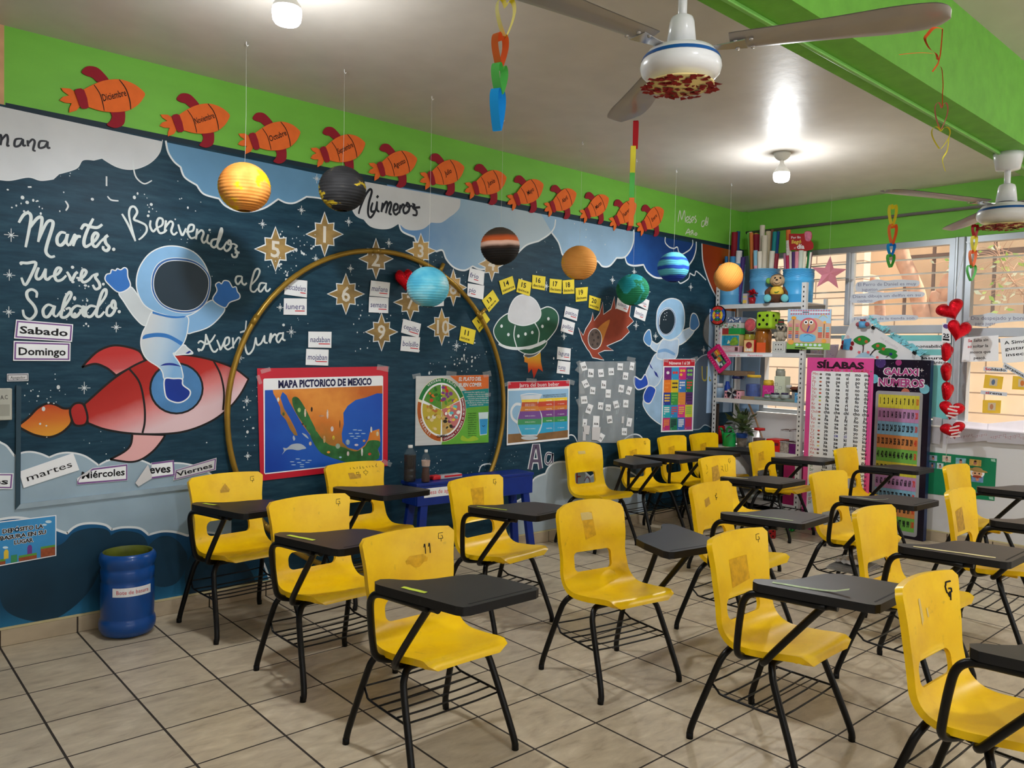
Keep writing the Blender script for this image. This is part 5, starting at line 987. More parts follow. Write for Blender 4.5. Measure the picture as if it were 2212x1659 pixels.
for s, x, y, r, w_, h_ in (('ta', 1288, 158, -.3, 36, 56), ('la', 1335, 202, .05, 38, 56), ('te', 1402, 202, -.1, 36, 52), ('ca', 1470, 192, -.05, 36, 48), ('me', 1530, 160, .05, 36, 46), ('ra', 1608, 157, .15, 28, 52), ('za', 1565, 222, .12, 34, 48), ('ra', 1300, 273, -.45, 38, 50), ('la', 1420, 278, .05, 32, 54), ('ba', 1347, 318, .08, 34, 48), ('no', 1450, 338, .05, 34, 54), ('fo', 1537, 305, .12, 34, 50), ('va', 1588, 318, .3, 30, 54), ('ma', 1290, 380, -.12, 42, 50), ('ri', 1400, 420, .1, 34, 48), ('ra', 1450, 432, .05, 34, 44), ('po', 1503, 410, -.25, 34, 48), ('do', 1567, 405, .05, 34, 50), ('lé', 1325, 440, .35, 36, 62), ('e', 1295, 532, .1, 28, 52), ('sa', 1370, 528, .05, 42, 84), ('ga', 1460, 510, -.1, 34, 50), ('c', 1590, 528, .15, 32, 56), ('ca', 1557, 590, .03, 34, 48), ('mi', 1402, 630, .55, 34, 56)):
    c_, s_ = math.cos(r), math.sin(r); q = B7(*[(x+u*w_*c_-v*h_*s_, y+u*w_*s_+v*h_*c_) for u, v in ((-.5, -.5), (.5, -.5), (.5, .5), (-.5, .5))])
    a = wcard(q, PAPER, gap=.0082); wt(a, s, quv(q, .14 if len(s) > 1 else .3, .70), quv(q, .86 if len(s) > 1 else .7, .70), 6.2 if s[0] in 'tlfbd' else 6.2, INK, 1, bold=.015)
    where = {('ra', 0): 'in the top right corner', ('ra', 1): 'tilted at the left edge', ('ra', 2): 'below the middle', ('la', 0): 'in the upper left', ('la', 1): 'in the middle', ('ca', 0): 'in the top row', ('ca', 1): 'near the bottom'}.get((s, seen.get(s, 0)), ''); seen[s] = seen.get(s, 0)+1
    tag(a.build('syllable_card'), ('small white card with syllable %s %s of the plastic sheet' % (s, where or 'on the face')).replace('  ', ' '), 'card', 'syllable cards on the plastic sheet')
for i, p in enumerate((((1285, 545), (1328, 552), (1322, 610), (1290, 606)), ((1342, 560), (1398, 560), (1392, 648), (1340, 645)), ((1282, 590), (1302, 592), (1300, 650), (1280, 650)), ((1540, 490), (1556, 488), (1552, 535), (1538, 535)))):
    a = wcard(B7(*p), PAPER2, gap=.0088+.0015*(i < 2)); tag(a.build('paper_scrap'), ('blank white paper slip low on the left of the plastic sheet', 'long blank paper tongue hanging below card sa on the plastic sheet', 'narrow blank slip at the lower left edge of the plastic sheet', 'narrow blank curled slip between cards ga and c')[i], 'paper')
# ---------------------------------------------------------------- numbers 1 to 20 poster
q = C7((1795, 1090), (2018, 1090), (2003, 1597), (1778, 1605)); a = wcard(q, PAPER, th=.0015)
a.poly(W2([quv(q, .01, .008), quv(q, .99, .008), quv(q, .99, .10), quv(q, .01, .10)]), RED, 1); wt(a, 'Números 1 al 20', quv(q, .18, .078), quv(q, .84, .078), 6.5, WHITE, 2, bold=.02)
CC = [(120, 40, 120), (40, 150, 206), (206, 40, 120), (90, 50, 130), (226, 120, 40), (220, 190, 40), (50, 120, 196), (30, 120, 70), (40, 60, 150), (60, 150, 70), (220, 140, 60), (90, 40, 110), (40, 170, 180), (50, 140, 200), (220, 60, 140), (206, 200, 60), (190, 50, 120), (40, 130, 90), (50, 110, 190), (180, 60, 130)]
DC = [(230, 190, 60), (206, 60, 60), (226, 226, 226), (40, 40, 60), (230, 140, 60), (120, 190, 90)]
for i in range(20):
    cx_, cy_ = i % 4, i//4; u0, v0 = .04+cx_*.23, .115+cy_*.173; a.poly(W2([quv(q, u0, v0), quv(q, u0+.23, v0), quv(q, u0+.23, v0+.173), quv(q, u0, v0+.173)]), M(CC[i], .4, var=.04), 1)
    n = i+1; nc = 1 if n == 1 else (2 if n < 5 else (3 if n < 10 else 4)); nr = -(-n//nc); dc = M(DC[(i*5+2) % 6], .4, var=.1)
    for j in range(n):
        du = .03+.17*((j % nc)+.5)/nc; dv = .02+.11*((j//nc)+.5)/nr; c = quv(q, u0+du, v0+dv); rad = min(5, 9/nc, 14/nr); a.poly(W2(ell(c[0], c[1], rad*.7, rad*.7, 7)), dc, 2)
    wt(a, str(n), quv(q, u0+.02, v0+.165), quv(q, u0+.07, v0+.165), 2.6, WHITE, 2, fit=False)
tapes(a, ((1435, 778, .2, 14, 8), (1498, 776, -.3, 16, 9)))
tag(a.build('numbers_poster'), 'narrow poster with red heading Números 1 al 20 and coloured squares', 'poster')
# ================================================================ foam rockets with the months
ORG = M((236, 112, 48), .8, var=.05, scale=20); CRIM = M((150, 30, 46), .8, var=.05, scale=20)
RB = [(.20, -.045), (.28, -.075), (.40, -.118), (.52, -.140), (.64, -.146), (.76, -.135), (.88, -.092), (.96, -.040), (1., .0), (.975, .040), (.90, .098), (.78, .142), (.66, .152), (.54, .142), (.42, .115), (.30, .078), (.22, .05)]
def month(word, tail, nose, spin):
    A_, B_ = onY(*tail, WY-.004), onY(*nose, WY-.004); d = B_-A_; L_ = math.hypot(d.x, d.z); an = math.atan2(d.z, d.x)
    ux, uz = math.cos(an), math.sin(an)
    f = lambda u, v, h: Vector((A_.x+(u*ux-1.3*v*uz)*L_, WY-.007-h, A_.z+(u*uz+1.3*v*ux)*L_))
    t = thing('foam_rocket', 'orange foam rocket lettered %s on the green band' % word, 'rocket cutout', tuple(f(.55, 0, 0)), group='month rockets along the green band')
    def p(name, poly, h0, h1, m): mb = MB(); mb.prism(poly, h0, h1, m, f); return wpart(mb, name, t)
    p('flame', [(0, 0.0), (.05, .028), (.12, .035), (.07, .075), (.06, .105), (.15, .095), (.22, .05), (.25, .0), (.22, -.055), (.15, -.10), (.06, -.115), (.08, -.075), (.12, -.035), (.05, -.025)], .0, .004, ORG)
    p('fin', smooth([(.50, .13), (.44, .18), (.38, .20), (.34, .235), (.42, .28), (.52, .27), (.58, .22), (.62, .14)], True, 3), .0, .004, CRIM); p('fin', smooth([(.54, -.13), (.53, -.18), (.49, -.22), (.44, -.25), (.52, -.285), (.62, -.27), (.67, -.22), (.69, -.13)], True, 3), .0, .004, CRIM)
    b = p('body', smooth(RB, True, 3), .004, .008, ORG); b['label'] = 'orange rocket body'
    p('collar', [(.19, .07), (.22, .085), (.27, .088), (.30, .07), (.305, 0), (.29, -.085), (.26, -.095), (.21, -.09), (.195, -.06)], .008, .011, CRIM)
    a = Art(f, .0006, .008); K_ = M((30, 14, 12), .7)
    a.stroke([(.43, .112), (.465, .03), (.465, -.06), (.455, -.124)], .012, K_, 1); a.stroke([(.74, .146), (.785, .06), (.79, -.05), (.77, -.132)], .014, K_, 1)
    a.text(word, .625, -.022, .062, K_, 'C', layer=2, bold=.012, shear=.1, rot=.12, wmax=.30); wpart(a, 'lettering', t)
for w_, ta, no in (('Diciembre', (128, 217), (312, 204)), ('Noviembre', (344, 272), (495, 250)), ('Octubre', (513, 312), (647, 286)), ('Septiembre', (670, 342), (787, 310)), ('Agosto', (795, 373), (899, 344)), ('Julio', (906, 393), (1001, 362)), ('Junio', (1003, 414), (1092, 384)), ('Mayo', (1095, 441), (1172, 399)), ('Abril', (1175, 456), (1243, 418)), ('Marzo', (1252, 471), (1313, 429)), ('Febrero', (1316, 488), (1373, 442)), ('Enero', (1375, 499), (1432, 455))): month(w_, ta, no, 0)
# ================================================================ golden hoop
HX, HZ, HR = 2.767, 1.078, 1.030
mb = MB(); BRASS = M((150, 118, 44), .34, metal=.45, var=.12); hy = lambda z: WY-.022-.034*(1-min(1, z/2.1))
pts = [(HX+HR*math.cos(2*PI*i/96), hy(HZ+HR*math.sin(2*PI*i/96)), HZ+HR*math.sin(2*PI*i/96)) for i in range(96)]
t = thing('golden_hoop', 'large thin golden metal hoop standing against the mural', 'hoop', (HX, WY-.07, HZ-HR))
mb.tube(pts, .0165, BRASS, 10, closed=True); wpart(mb, 'ring', t)
for an in (40, 65, 148, 220, 94):
    A_ = math.radians(an); mb = MB(); c = Vector((HX+HR*math.cos(A_), hy(HZ+HR*math.sin(A_)), HZ+HR*math.sin(A_))); d = Vector((-math.sin(A_), 0, math.cos(A_))); mb.tube([c-d*.03, c+d*.03], .0185, BRASS, 10)
    if an in (40, 65): rd = Vector((math.cos(A_), 0, math.sin(A_))); mb.tube([c, c+rd*.07], .014, BRASS, 8)
    wpart(mb, 'sleeve', t)
# ================================================================ heart balloons
def heart2(n=44):
    out = []
    for i in range(n):
        t = 2*PI*i/n; out.append((16*math.sin(t)**3/17., (13*math.cos(t)-5*math.cos(2*t)-2*math.cos(3*t)-math.cos(4*t)+2.5)/17.))
    return out
FOIL = M((206, 16, 34), .12, metal=.75, var=.15, scale=14, bump=.5, name='red_foil'); FOIL2 = M((150, 12, 26), .2, metal=.6)
def heart_mesh():
    O = heart2(); no = len(O); V = [Vector(p) for p in O]
    def ins(p):
        c = False
        for i in range(no):
            a, b = O[i], O[i-1]
            if (a[1] > p[1]) != (b[1] > p[1]) and p[0] < (b[0]-a[0])*(p[1]-a[1])/(b[1]-a[1])+a[0]: c = not c
        return c
    for i in range(-10, 11):
        for j in range(-12, 12):
            p = (i*.095, j*.095)
            if ins(p) and min(math.dist(p, q) for q in O) > .05: V.append(Vector(p))
    v2, _, f2, _, _, _ = delaunay_2d_cdt(V, [(i, (i+1) % no) for i in range(no)], [], 0, 1e-6)
    P = [(v.x, v.y) for v in v2]; F = [tuple(f) if _area(P, f) > 0 else tuple(f)[::-1] for f in f2 if ins((sum(P[i][0] for i in f)/3, sum(P[i][1] for i in f)/3))]
    def hh(p):
        d = min(math.dist(p, q) for q in O); an = math.atan2(p[1], p[0]); w_ = .018*math.sin(an*22)*max(0, 1-d/.3) if d > .001 else 0
        return .40*math.sqrt(max(0, 1-(1-min(d, .55)/.55)**2))+w_
    H = [hh(p) for p in P]; mb = MB()
    mb.add([Vector((x, -h, y)) for (x, y), h in zip(P, H)], F, FOIL, True); mb.add([Vector((x, h, y)) for (x, y), h in zip(P, H)], [f[::-1] for f in F], FOIL, True)
    mb.prism([(x*1.03, y*1.03) for x, y in O], -.006, .006, FOIL2, lambda u, v, h: Vector((u, h, v)))
    return mb.build('heart_balloon', loc=(0, 0, 0))
HB = heart_mesh(); _first = [True]
def balloon(px, py, rpx, X, label, rot, Y=None, sc=(1, 1, 1)):
    P = onY(px, py, Y) if Y else onX(px, py, X); d = (P-CAM).dot(FW)
    o = HB if _first[0] else HB.copy()
    if not _first[0]: COL.objects.link(o)
    _first[0] = False
    s = rpx*d/FPX; o.location = P; o.scale = (s*sc[0], s*sc[1], s*sc[2]); o.rotation_euler = tuple(math.radians(v) for v in rot); tag(o, label, 'balloon', 'red foil heart balloons'); return o
balloon(874, 606, 27, 0, 'red foil heart balloon half hidden by the light blue lantern', (0, -10, 12), Y=WY-.048)
BXP = LX-.24; YAWW = -62
for px, py, r, rot, lab, sc in ((2055, 672, 29, (0, -25, YAWW), 'topmost red heart balloon on the window post string', (1, 1, .85)), (2070, 716, 28, (0, 12, YAWW+10), 'second red heart balloon from the top of the string', (.9, 1, .95)), (2045, 763, 25, (0, 20, 0), 'third red heart balloon down, seen edge on', (.7, 1, 1)), (2044, 805, 25, (0, -10, 10), 'fourth red heart balloon down, middle of the string', (.75, 1, 1)), (2046, 847, 25, (0, 15, 0), 'fifth red heart balloon down, above the taped ones', (.75, 1, 1)), (2055, 888, 27, (0, 8, YAWW+10), 'sixth red heart balloon down, flat with white tape strips', (1, .8, .85)), (2059, 931, 28, (0, -12, YAWW+10), 'lowest red heart balloon with white tape strips', (.95, .9, .75))):
    o = balloon(px, py, r, BXP, lab, rot, sc=sc)
    if 'tape' in lab and 'taped' not in lab:
        d_ = o.scale; TP = M((226, 206, 206), .3, alpha=.75, var=.0)
        for j in range(4):
            mb = MB(); z = .45-.32*j; mb.box((.05*(-1)**j, -.415+.02*abs(j-1.5), z), (.75, .006, .16), TP, rot=Matrix.Rotation(-.12*(-1)**j, 3, 'Y')); s_ = mb.build('tape_strip', o, loc=(0, 0, 0)); s_['label'] = 'white tape strip'
mb = MB(); a_ = onX(2062, 640, BXP+.01); b_ = onX(2043, 1000, BXP+.02); mb.tube([Vector((LX-.024, a_.y, 2.46)), a_, onX(2055, 800, BXP+.06), b_], .0018, M((226, 226, 226), .3), 5); mb.tube([Vector((LX-.03, a_.y, 2.46)), Vector((LX-.014, a_.y, 2.46))], .004, CPL, 6); tag(mb.build('balloon_string'), 'thin white string the red heart balloons hang on by the window', 'string')
# ================================================================ planet lanterns
def lantern_mat(name, stops, bands=False, nmix=.5, nscale=3., stretch=(1, 1, 1)):
    return Mramp(name, (0, 0, -.125), (0, 0, .125), stops, rough=.75, nscale=nscale, nmix=nmix, stretch=stretch)
def lantern(px, py, hook, label, m, rot=(0, 0, 0), R=.1235):
    P0 = onZ(*hook, HC); c = onD(px, py, P0.x, P0.y); c = Vector((P0.x, P0.y, c.z)); t = thing('planet_lantern', label, 'paper lantern', tuple(c), group='paper lantern planets')
    prof = []; n = 76; a0 = .24
    for i in range(n+1):
        th = a0+(PI-2*a0)*i/n; rib = abs(math.sin(n*.25*PI*i/n*1.0)); r = R*(1-.018*(1-rib)**2+.004*rib); prof.append((r*math.sin(th), -r*math.cos(th)*.955))
    rnd = random.Random(px); mb = MB(); E_ = Euler(tuple(math.radians(v) for v in rot)).to_matrix()
    mb.lathe([(r*(1+rnd.uniform(-.006, .006)), z) for r, z in prof], (0, 0, 0), m, 40); o = mb.build('shade', t, loc=(0, 0, 0)); o.rotation_euler = tuple(math.radians(v) for v in rot)
    mb = MB(); WR = M((60, 56, 52), .4, metal=.6)
    for z in (-.955, .955): mb.tube([(R*math.sin(a0)*math.cos(2*PI*i/20), R*math.sin(a0)*math.sin(2*PI*i/20), z*R*math.cos(a0)) for i in range(20)], .0012, WR, 5, closed=True)
    mb.tube([(-R*.24, 0, .9*R), (0, 0, .75*R), (R*.24, 0, .9*R)], .0012, WR, 5); mb.tube([(0, 0, -.9*R), (0, 0, .9*R)], .0012, WR, 5); o = mb.build('wire_frame', t, loc=(0, 0, 0)); o.rotation_euler = tuple(math.radians(v) for v in rot)
    mb = MB(); mb.tube([(0, 0, R*.9), (.004, .0, (HC-c.z)*.5), (0, 0, HC-c.z)], .0006, M((224, 224, 220), .4), 5); mb.build('thread', t, loc=(0, 0, 0))
    mb = MB(); mb.tube([(0, 0, HC-c.z), (0, 0, HC-c.z-.012), (.006, 0, HC-c.z-.02), (.012, 0, HC-c.z-.012)], .0025, WHITE, 6); mb.build('hook', t, loc=(0, 0, 0))
    return t
S_ = lambda *a: list(a)
NZ_ = lambda name, stops, sc, st=(1, 1, 1): Mramp(name, (0, 0, -50), (0, 0, 50), stops, rough=.75, nscale=sc, nmix=.5, stretch=st)
lantern(531, 405, (532, 90), 'orange paper lantern with yellow patches, leftmost of the planets', NZ_('paper_orange_yellow', [(.40, (222, 140, 62)), (.52, (232, 158, 78)), (.555, (236, 172, 70)), (.57, (240, 190, 24))], 8))
lantern(738, 408, (744, 150), 'black paper lantern with yellow brush marks', NZ_('paper_black', [(.3, (26, 26, 28)), (.55, (42, 42, 44)), (.585, (60, 58, 54)), (.60, (190, 164, 40))], 7, (1, 1, 2.5)))
lantern(1079, 532, (1087, 255), 'banded black, brown and orange paper lantern with a pale stripe', lantern_mat('paper_jupiter', [(.40, (26, 22, 20)), (.47, (62, 40, 30)), (.55, (230, 190, 172)), (.60, (226, 180, 160)), (.62, (206, 98, 44)), (.70, (190, 84, 40)), (.78, (80, 62, 48)), (.9, (70, 60, 52))], nmix=.035, nscale=9), rot=(0, -5, 0))
lantern(1248, 568, (1258, 306), 'plain orange paper lantern with faint yellow spots above the yellow cards', NZ_('paper_orange', [(.3, (222, 146, 66)), (.6, (230, 160, 80)), (.64, (238, 176, 40))], 8))
lantern(926, 620, (933, 208), 'light blue paper lantern in front of the golden hoop', NZ_('paper_light_blue', [(.38, (80, 176, 210)), (.50, (104, 196, 222)), (.60, (140, 212, 230)), (.66, (190, 230, 240))], 6, (1, 1, 1.6)))
lantern(1364, 626, (1375, 343.6), 'teal and green earth paper lantern above the meteor', NZ_('paper_earth', [(.4, (26, 146, 158)), (.50, (44, 166, 176)), (.51, (30, 122, 84)), (.7, (34, 136, 96))], 6))
lantern(1453, 577, (1461, 366.8), 'pale blue paper lantern with dark blue stripes', lantern_mat('paper_blue_stripe', [(.20, (30, 60, 160)), (.26, (90, 180, 206)), (.38, (98, 190, 212)), (.42, (34, 72, 176)), (.50, (40, 84, 190)), (.54, (98, 190, 214)), (.66, (96, 188, 212)), (.70, (34, 74, 180)), (.76, (40, 90, 190)), (.80, (104, 196, 216))], nmix=.06, nscale=9))
lantern(1573, 598, (1580, 396.3), 'orange paper lantern tilted so its dark bottom opening shows', lantern_mat('paper_orange_plain', [(.2, (222, 140, 62)), (.7, (230, 156, 76))], nmix=.3), rot=(-58, -8, 38))
# pink folded star
P0 = onZ(1797, 419, HC); c = onD(1791, 591, P0.x, P0.y); c = Vector((P0.x, P0.y, c.z)); t = thing('paper_star', 'pink folded five pointed paper star hanging before the window', 'star', tuple(c)); mb = MB(); PK = M((206, 130, 146), .8, var=.05); R_ = .155
ring = [(R_*(1 if i % 2 == 0 else .40)*math.sin(PI*i/5+.05), R_*(1 if i % 2 == 0 else .40)*math.cos(PI*i/5+.05)) for i in range(10)]; rx, ry_ = Vector((.62, -.78, 0)), Vector((.78, .62, 0))
V = [rx*x+Vector((0, 0, z)) for x, z in ring]+[-ry_*.042, ry_*.042]; mb.add(V, [(i, 10, (i+1) % 10) for i in range(10)]+[(i, (i+1) % 10, 11) for i in range(10)], PK); mb.build('star_body', t, loc=(0, 0, 0))
mb = MB(); mb.tube([(0, 0, R_*.95), (0, 0, HC-c.z)], .0006, M((224, 224, 220), .4), 5); mb.build('thread', t, loc=(0, 0, 0))
# ================================================================ ceiling bulbs
PORC = M((222, 222, 220), .35, var=.02); LITB = M((255, 252, 246), .4, var=0., emit=14., name='lit_bulb'); LITC = M((236, 236, 234), .4, var=0.)
def bulb(x, y, label, w_=BULB_W):
    t = thing('ceiling_bulb', label, 'ceiling lamp', (x, y, HC), group='bulbs on the ceiling'); mb = MB()
    mb.lathe([(0, 0), (.060, 0), (.058, -.012), (.050, -.030), (.034, -.046), (.022, -.052), (0, -.052)], (0, 0, 0), PORC); mb.build('holder', t, loc=(0, 0, 0))
    mb = MB(); mb.lathe([(.013, -.050), (.014, -.075), (.024, -.092), (.040, -.112), (.053, -.130), (.056, -.142)], (0, 0, 0), LITC); mb.build('bulb_body', t, loc=(0, 0, 0))
    mb = MB(); mb.lathe([(.056, -.142), (.0575, -.160), (.054, -.188), (.046, -.200), (.025, -.207), (0, -.208)], (0, 0, 0), LITB); mb.build('diffuser', t, loc=(0, 0, 0))
    for ty, en in (('SPOT', w_), ('POINT', w_*.42)):
        ld = bpy.data.lights.new('bulb_light', ty); ld.energy = en; ld.shadow_soft_size = .05; ld.color = (.96, .985, 1.); lo = bpy.data.objects.new('bulb_light', ld); COL.objects.link(lo); lo.parent = t; lo.location = (0, 0, -.26)
        if ty == 'SPOT': ld.spot_size = math.radians(172); ld.spot_blend = .35
bulb(1.40, 2.96, 'lit white bulb on the ceiling above the paper rockets at left'); bulb(5.146, 2.959, 'lit white bulb on the ceiling toward the far corner')
bulb(1.40, -.24, 'lit white bulb on the ceiling of the near bay at left'); bulb(5.146, -.24, 'lit white bulb on the ceiling of the near bay at right')  # near bay bulbs are out of view, added to brighten the room
# ================================================================ ceiling fans
FANW = M((222, 224, 226), .25, var=.02, coat=.3); FBLUE = M((24, 84, 150), .3); BLADE = M((160, 156, 152), .3, metal=.35, var=.05); CHR = M((190, 190, 192), .25, metal=.8)
PZR = M((136, 24, 26), .7, var=.15); PZY = M((226, 206, 140), .8)
def fan():
    t = thing('ceiling_fan', 'white three bladed ceiling fan nearest the camera, red pizza-like paper underneath', 'ceiling fan', (1.81, 1.36, 2.55), group='ceiling fans under the beam')
    z0 = -.275     # motor centre below the beam
    mb = MB(); mb.lathe([(0, 0), (.058, 0), (.056, -.02), (.046, -.075), (.015, -.08), (0, -.08)], (0, 0, 0), FANW); mb.build('canopy', t, loc=(0, 0, 0))
    mb = MB(); mb.tube([(0, 0, -.06), (0, 0, z0+.10)], .0125, FANW, 14); mb.build('downrod', t, loc=(0, 0, 0))
    mb = MB(); mb.lathe([(0, z0+.136), (.020, z0+.136), (.030, z0+.130), (.034, z0+.118), (.041, z0+.055), (.0, z0+.053)], (0, 0, 0), FANW); mb.lathe([(.034, z0+.054), (.036, z0+.044)], (0, 0, 0), M((60, 50, 44), .6)); mb.build('rod_cover', t, loc=(0, 0, 0))
    mb = MB(); mb.lathe([(0, z0+.046), (.06, z0+.046), (.092, z0+.036), (.104, z0+.020), (.110, z0+.006), (.112, z0-.006), (.108, z0-.022), (.094, z0-.036), (.06, z0-.046), (0, z0-.05)], (0, 0, 0), FANW, 40); mb.build('motor', t, loc=(0, 0, 0))
    mb = MB(); mb.lathe([(.1045, z0+.021), (.1075, z0+.016), (.1095, z0+.010)], (0, 0, 0), FBLUE, 40); mb.build('blue_band', t, loc=(0, 0, 0))
    mb = MB(); mb.lathe([(0, z0-.058), (.092, z0-.056), (.094, z0-.052), (0, z0-.050)], (0, 0, 0), PZY, 24); d = mb.build('paper_disc', t, loc=(0, 0, 0)); r_ = random.Random(4)
    mb = MB()
    for i in range(95):
        an, r = r_.uniform(0, 2*PI), .098*math.sqrt(r_.uniform(.02, 1.12)); c = Vector((r*math.cos(an), r*math.sin(an), z0-.0585-.002*r_.random())); b = r_.uniform(0, PI); P = []
        for j in range(5): P.append(c+Vector((math.cos(b+j*1.256)*r_.uniform(.008, .017), math.sin(b+j*1.256)*r_.uniform(.006, .013), r_.uniform(-.003, .003))))
        mb.add(P, [(0, 1, 2, 3, 4)], PZR)
    sc_ = mb.build('paper_scrap', d, loc=(0, 0, 0)); sc_['kind'] = 'stuff'; sc_['label'] = 'torn dark red paper scraps'
    return t, z0
FAN, FZ0 = fan()
def blade_parts(t, ang, R, z0):
    ca, sa = math.cos(ang), math.sin(ang); f = lambda r, s, z: Vector((r*ca-s*sa, r*sa+s*ca, z))
    mb = MB(); mb.prism([(.05, -.018), (.10, -.016), (.175, -.03), (.175, .03), (.10, .016), (.05, .018)], z0+.036, z0+.039, CHR, lambda u, v, h: f(u, v, h)); mb.build('blade_bracket', t, loc=(0, 0, 0))
    out = []; n = 16; prof = [(.135, .044), (.15, .046), (.30, .052), (.5*R+.1, .060), (.8*R, .068), (.92*R, .064), (.97*R, .05), (.995*R, .026), (R, .0)]
    pr = smooth(prof, k=3); V = []; F = []; q = 6
    for r, w_ in pr:
        for j in range(q+1):
            s = (j/q*2-1)*w_; tw = -.10-.02*r; V.append(f(r, s, z0+.040+s*tw+.010*(s/w_ if w_ > .001 else 0)**2-.008*r+ (.004 if .25 < r < .8*R and abs(j-3) < 1 else 0)))
    N_ = len(pr); mb = MB()
    for i in range(N_-1):
        for j in range(q): a_ = i*(q+1)+j; F.append((a_, a_+1, a_+q+2, a_+q+1))
    mb.add(V, F, BLADE, True); mb.add([v+Vector((0, 0, .002)) for v in V], [g[::-1] for g in F], BLADE, True); b = mb.build('blade', t, loc=(0, 0, 0))
    mb = MB()
    for r, s in ((.15, -.022), (.15, .022), (.19, -.022), (.19, .022)): mb.lathe([(0, -.004), (.005, -.003), (.006, 0)], f(r, s, z0+.040-s*.1-.008*r-.001), CHR, 10)
    mb.build('screws', b, loc=(0, 0, 0))
R1 = .66; A1 = [math.radians(v) for v in (-65, 175, 55)]
for an in A1: blade_parts(FAN, an, R1, FZ0)
FAN2 = dup(FAN, (4.56, 1.36, 2.55), math.radians(-18.), 'farther white ceiling fan at the right edge, above the windows', scale=(1.18, 1.18, 1.12))
# ================================================================ paper heart chains on the fan blades
def strip(name, t, P, wdir, wd, m):
    mb = MB(); n = len(P); w_ = Vector(wdir).normalized()*wd/2
    mb.add([p-w_ for p in P]+[p+w_ for p in P], [(i, i+1, n+i+1, n+i) for i in range(n-1)], m, True); return wpart(mb, name, t)
def heart_link(t, c, wd, ht, m, yaw, thick=.02):
    """folded paper strip: two lobes on top, tails meeting at the bottom; yaw turns its flat plane"""
    ax = Vector((math.cos(yaw), math.sin(yaw), 0)); nz_ = Vector((-math.sin(yaw), math.cos(yaw), 0))
    prof = [(0, .30), (.16, .47), (.34, .50), (.48, .38), (.50, .18), (.40, -.05), (.22, -.30), (.04, -.5)]
    for s in (1, -1): strip('paper_strip', t, [c+ax*(s*x*wd)+Vector((0, 0, z*ht)) for x, z in smooth(prof, k=4)], nz_, thick, m)
def pap(c): return M(c, .75, var=.03)
YW, OR, GN, BL, RD = pap((230, 218, 64)), pap((240, 120, 60)), pap((90, 190, 90)), pap((20, 150, 226)), pap((176, 26, 36))
def chain(label, px, py, x, y, links, yaws, thick=.022):
    P = onD(px, py, x, y); t = thing('heart_chain', label, 'paper chain', tuple(P), group='paper heart chains on the fans'); k_ = (P-CAM).dot(FW)/FPX
    for (qx, y0, y1, w_, m), yw in zip(links, yaws): heart_link(t, onD(qx, (y0+y1)/2, x, y), w_*k_, (y1-y0)*k_*1.06, m, yw, thick)
    return t
fx, fy = 1.81, 1.36
chain('yellow, orange, green and blue paper heart chain, nearest the camera', 1090, 0, fx+.58*math.cos(A1[1]), fy+.58*math.sin(A1[1]), ((1092, 2, 78, 40, YW), (1080, 77, 143, 34, OR), (1079, 142, 202, 40, GN), (1075, 198, 280, 42, BL)), (-.35, .1, .35, .45))
chain('red, yellow, green and orange paper chain hanging from the middle blade', 1375, 263, fx+.62*math.cos(A1[2]), fy+.62*math.sin(A1[2]), ((1373, 264, 320, 14, RD), (1367, 318, 378, 9, YW), (1365, 376, 432, 13, GN), (1364, 430, 486, 14, OR)), (.6, .8, .7, .7), .018)
t = chain('thin orange, pink and yellow curled paper chain at upper right', 2030, 60, fx+.60*math.cos(A1[0]), fy+.60*math.sin(A1[0]), ((2033, 224, 278, 28, pap((220, 130, 130))), (2032, 276, 320, 40, YW)), (-.7, -.7), .006)
cx_, cy_ = fx+.60*math.cos(A1[0]), fy+.60*math.sin(A1[0]); D_ = lambda *p: [onD(a_, b_, cx_, cy_) for a_, b_ in p]
OR2 = pap((206, 84, 34))
for P, wv in ((D_((2036, 62), (2018, 60), (2004, 74), (1998, 85), (2008, 105), (2022, 116), (2026, 130)), .012), (D_((2036, 62), (2034, 90), (2031, 118), (2026, 138)), .005), (D_((1942, 118), (1985, 114), (2015, 116), (2026, 124)), .004), (D_((2026, 138), (2014, 155)), .006), (D_((2024, 140), (2034, 148), (2037, 180), (2036, 205), (2036, 232)), .004), (D_((2050, 296), (2046, 325), (2036, 345), (2042, 370)), .004)): strip('paper_strip', t, [Vector(v) for v in smooth(P)], (.3, .6, .5), wv, YW if P[0].z < onD(2030, 280, cx_, cy_).z else OR2)
f2x, f2y = 4.56, 1.36
chain('yellow, orange, blue and green heart chain before the first window', 1926, 444, f2x+.70*math.cos(math.radians(157)), f2y+.70*math.sin(math.radians(157)), ((1928, 444, 488, 18, YW), (1928, 486, 527, 18, OR), (1925, 527, 552, 16, BL), (1924, 550, 577, 16, GN)), (-.5,)*4, .022)
chain('red, yellow, orange and green heart chain beside the window post', 2105, 486, f2x+.48*math.cos(math.radians(37)), f2y+.48*math.sin(math.radians(37)), ((2106, 486, 512, 13, RD), (2104, 511, 543, 12, YW), (2101, 542, 576, 15, OR), (2098, 574, 606, 20, GN)), (-.45, -.5, -.5, -.6), .022)
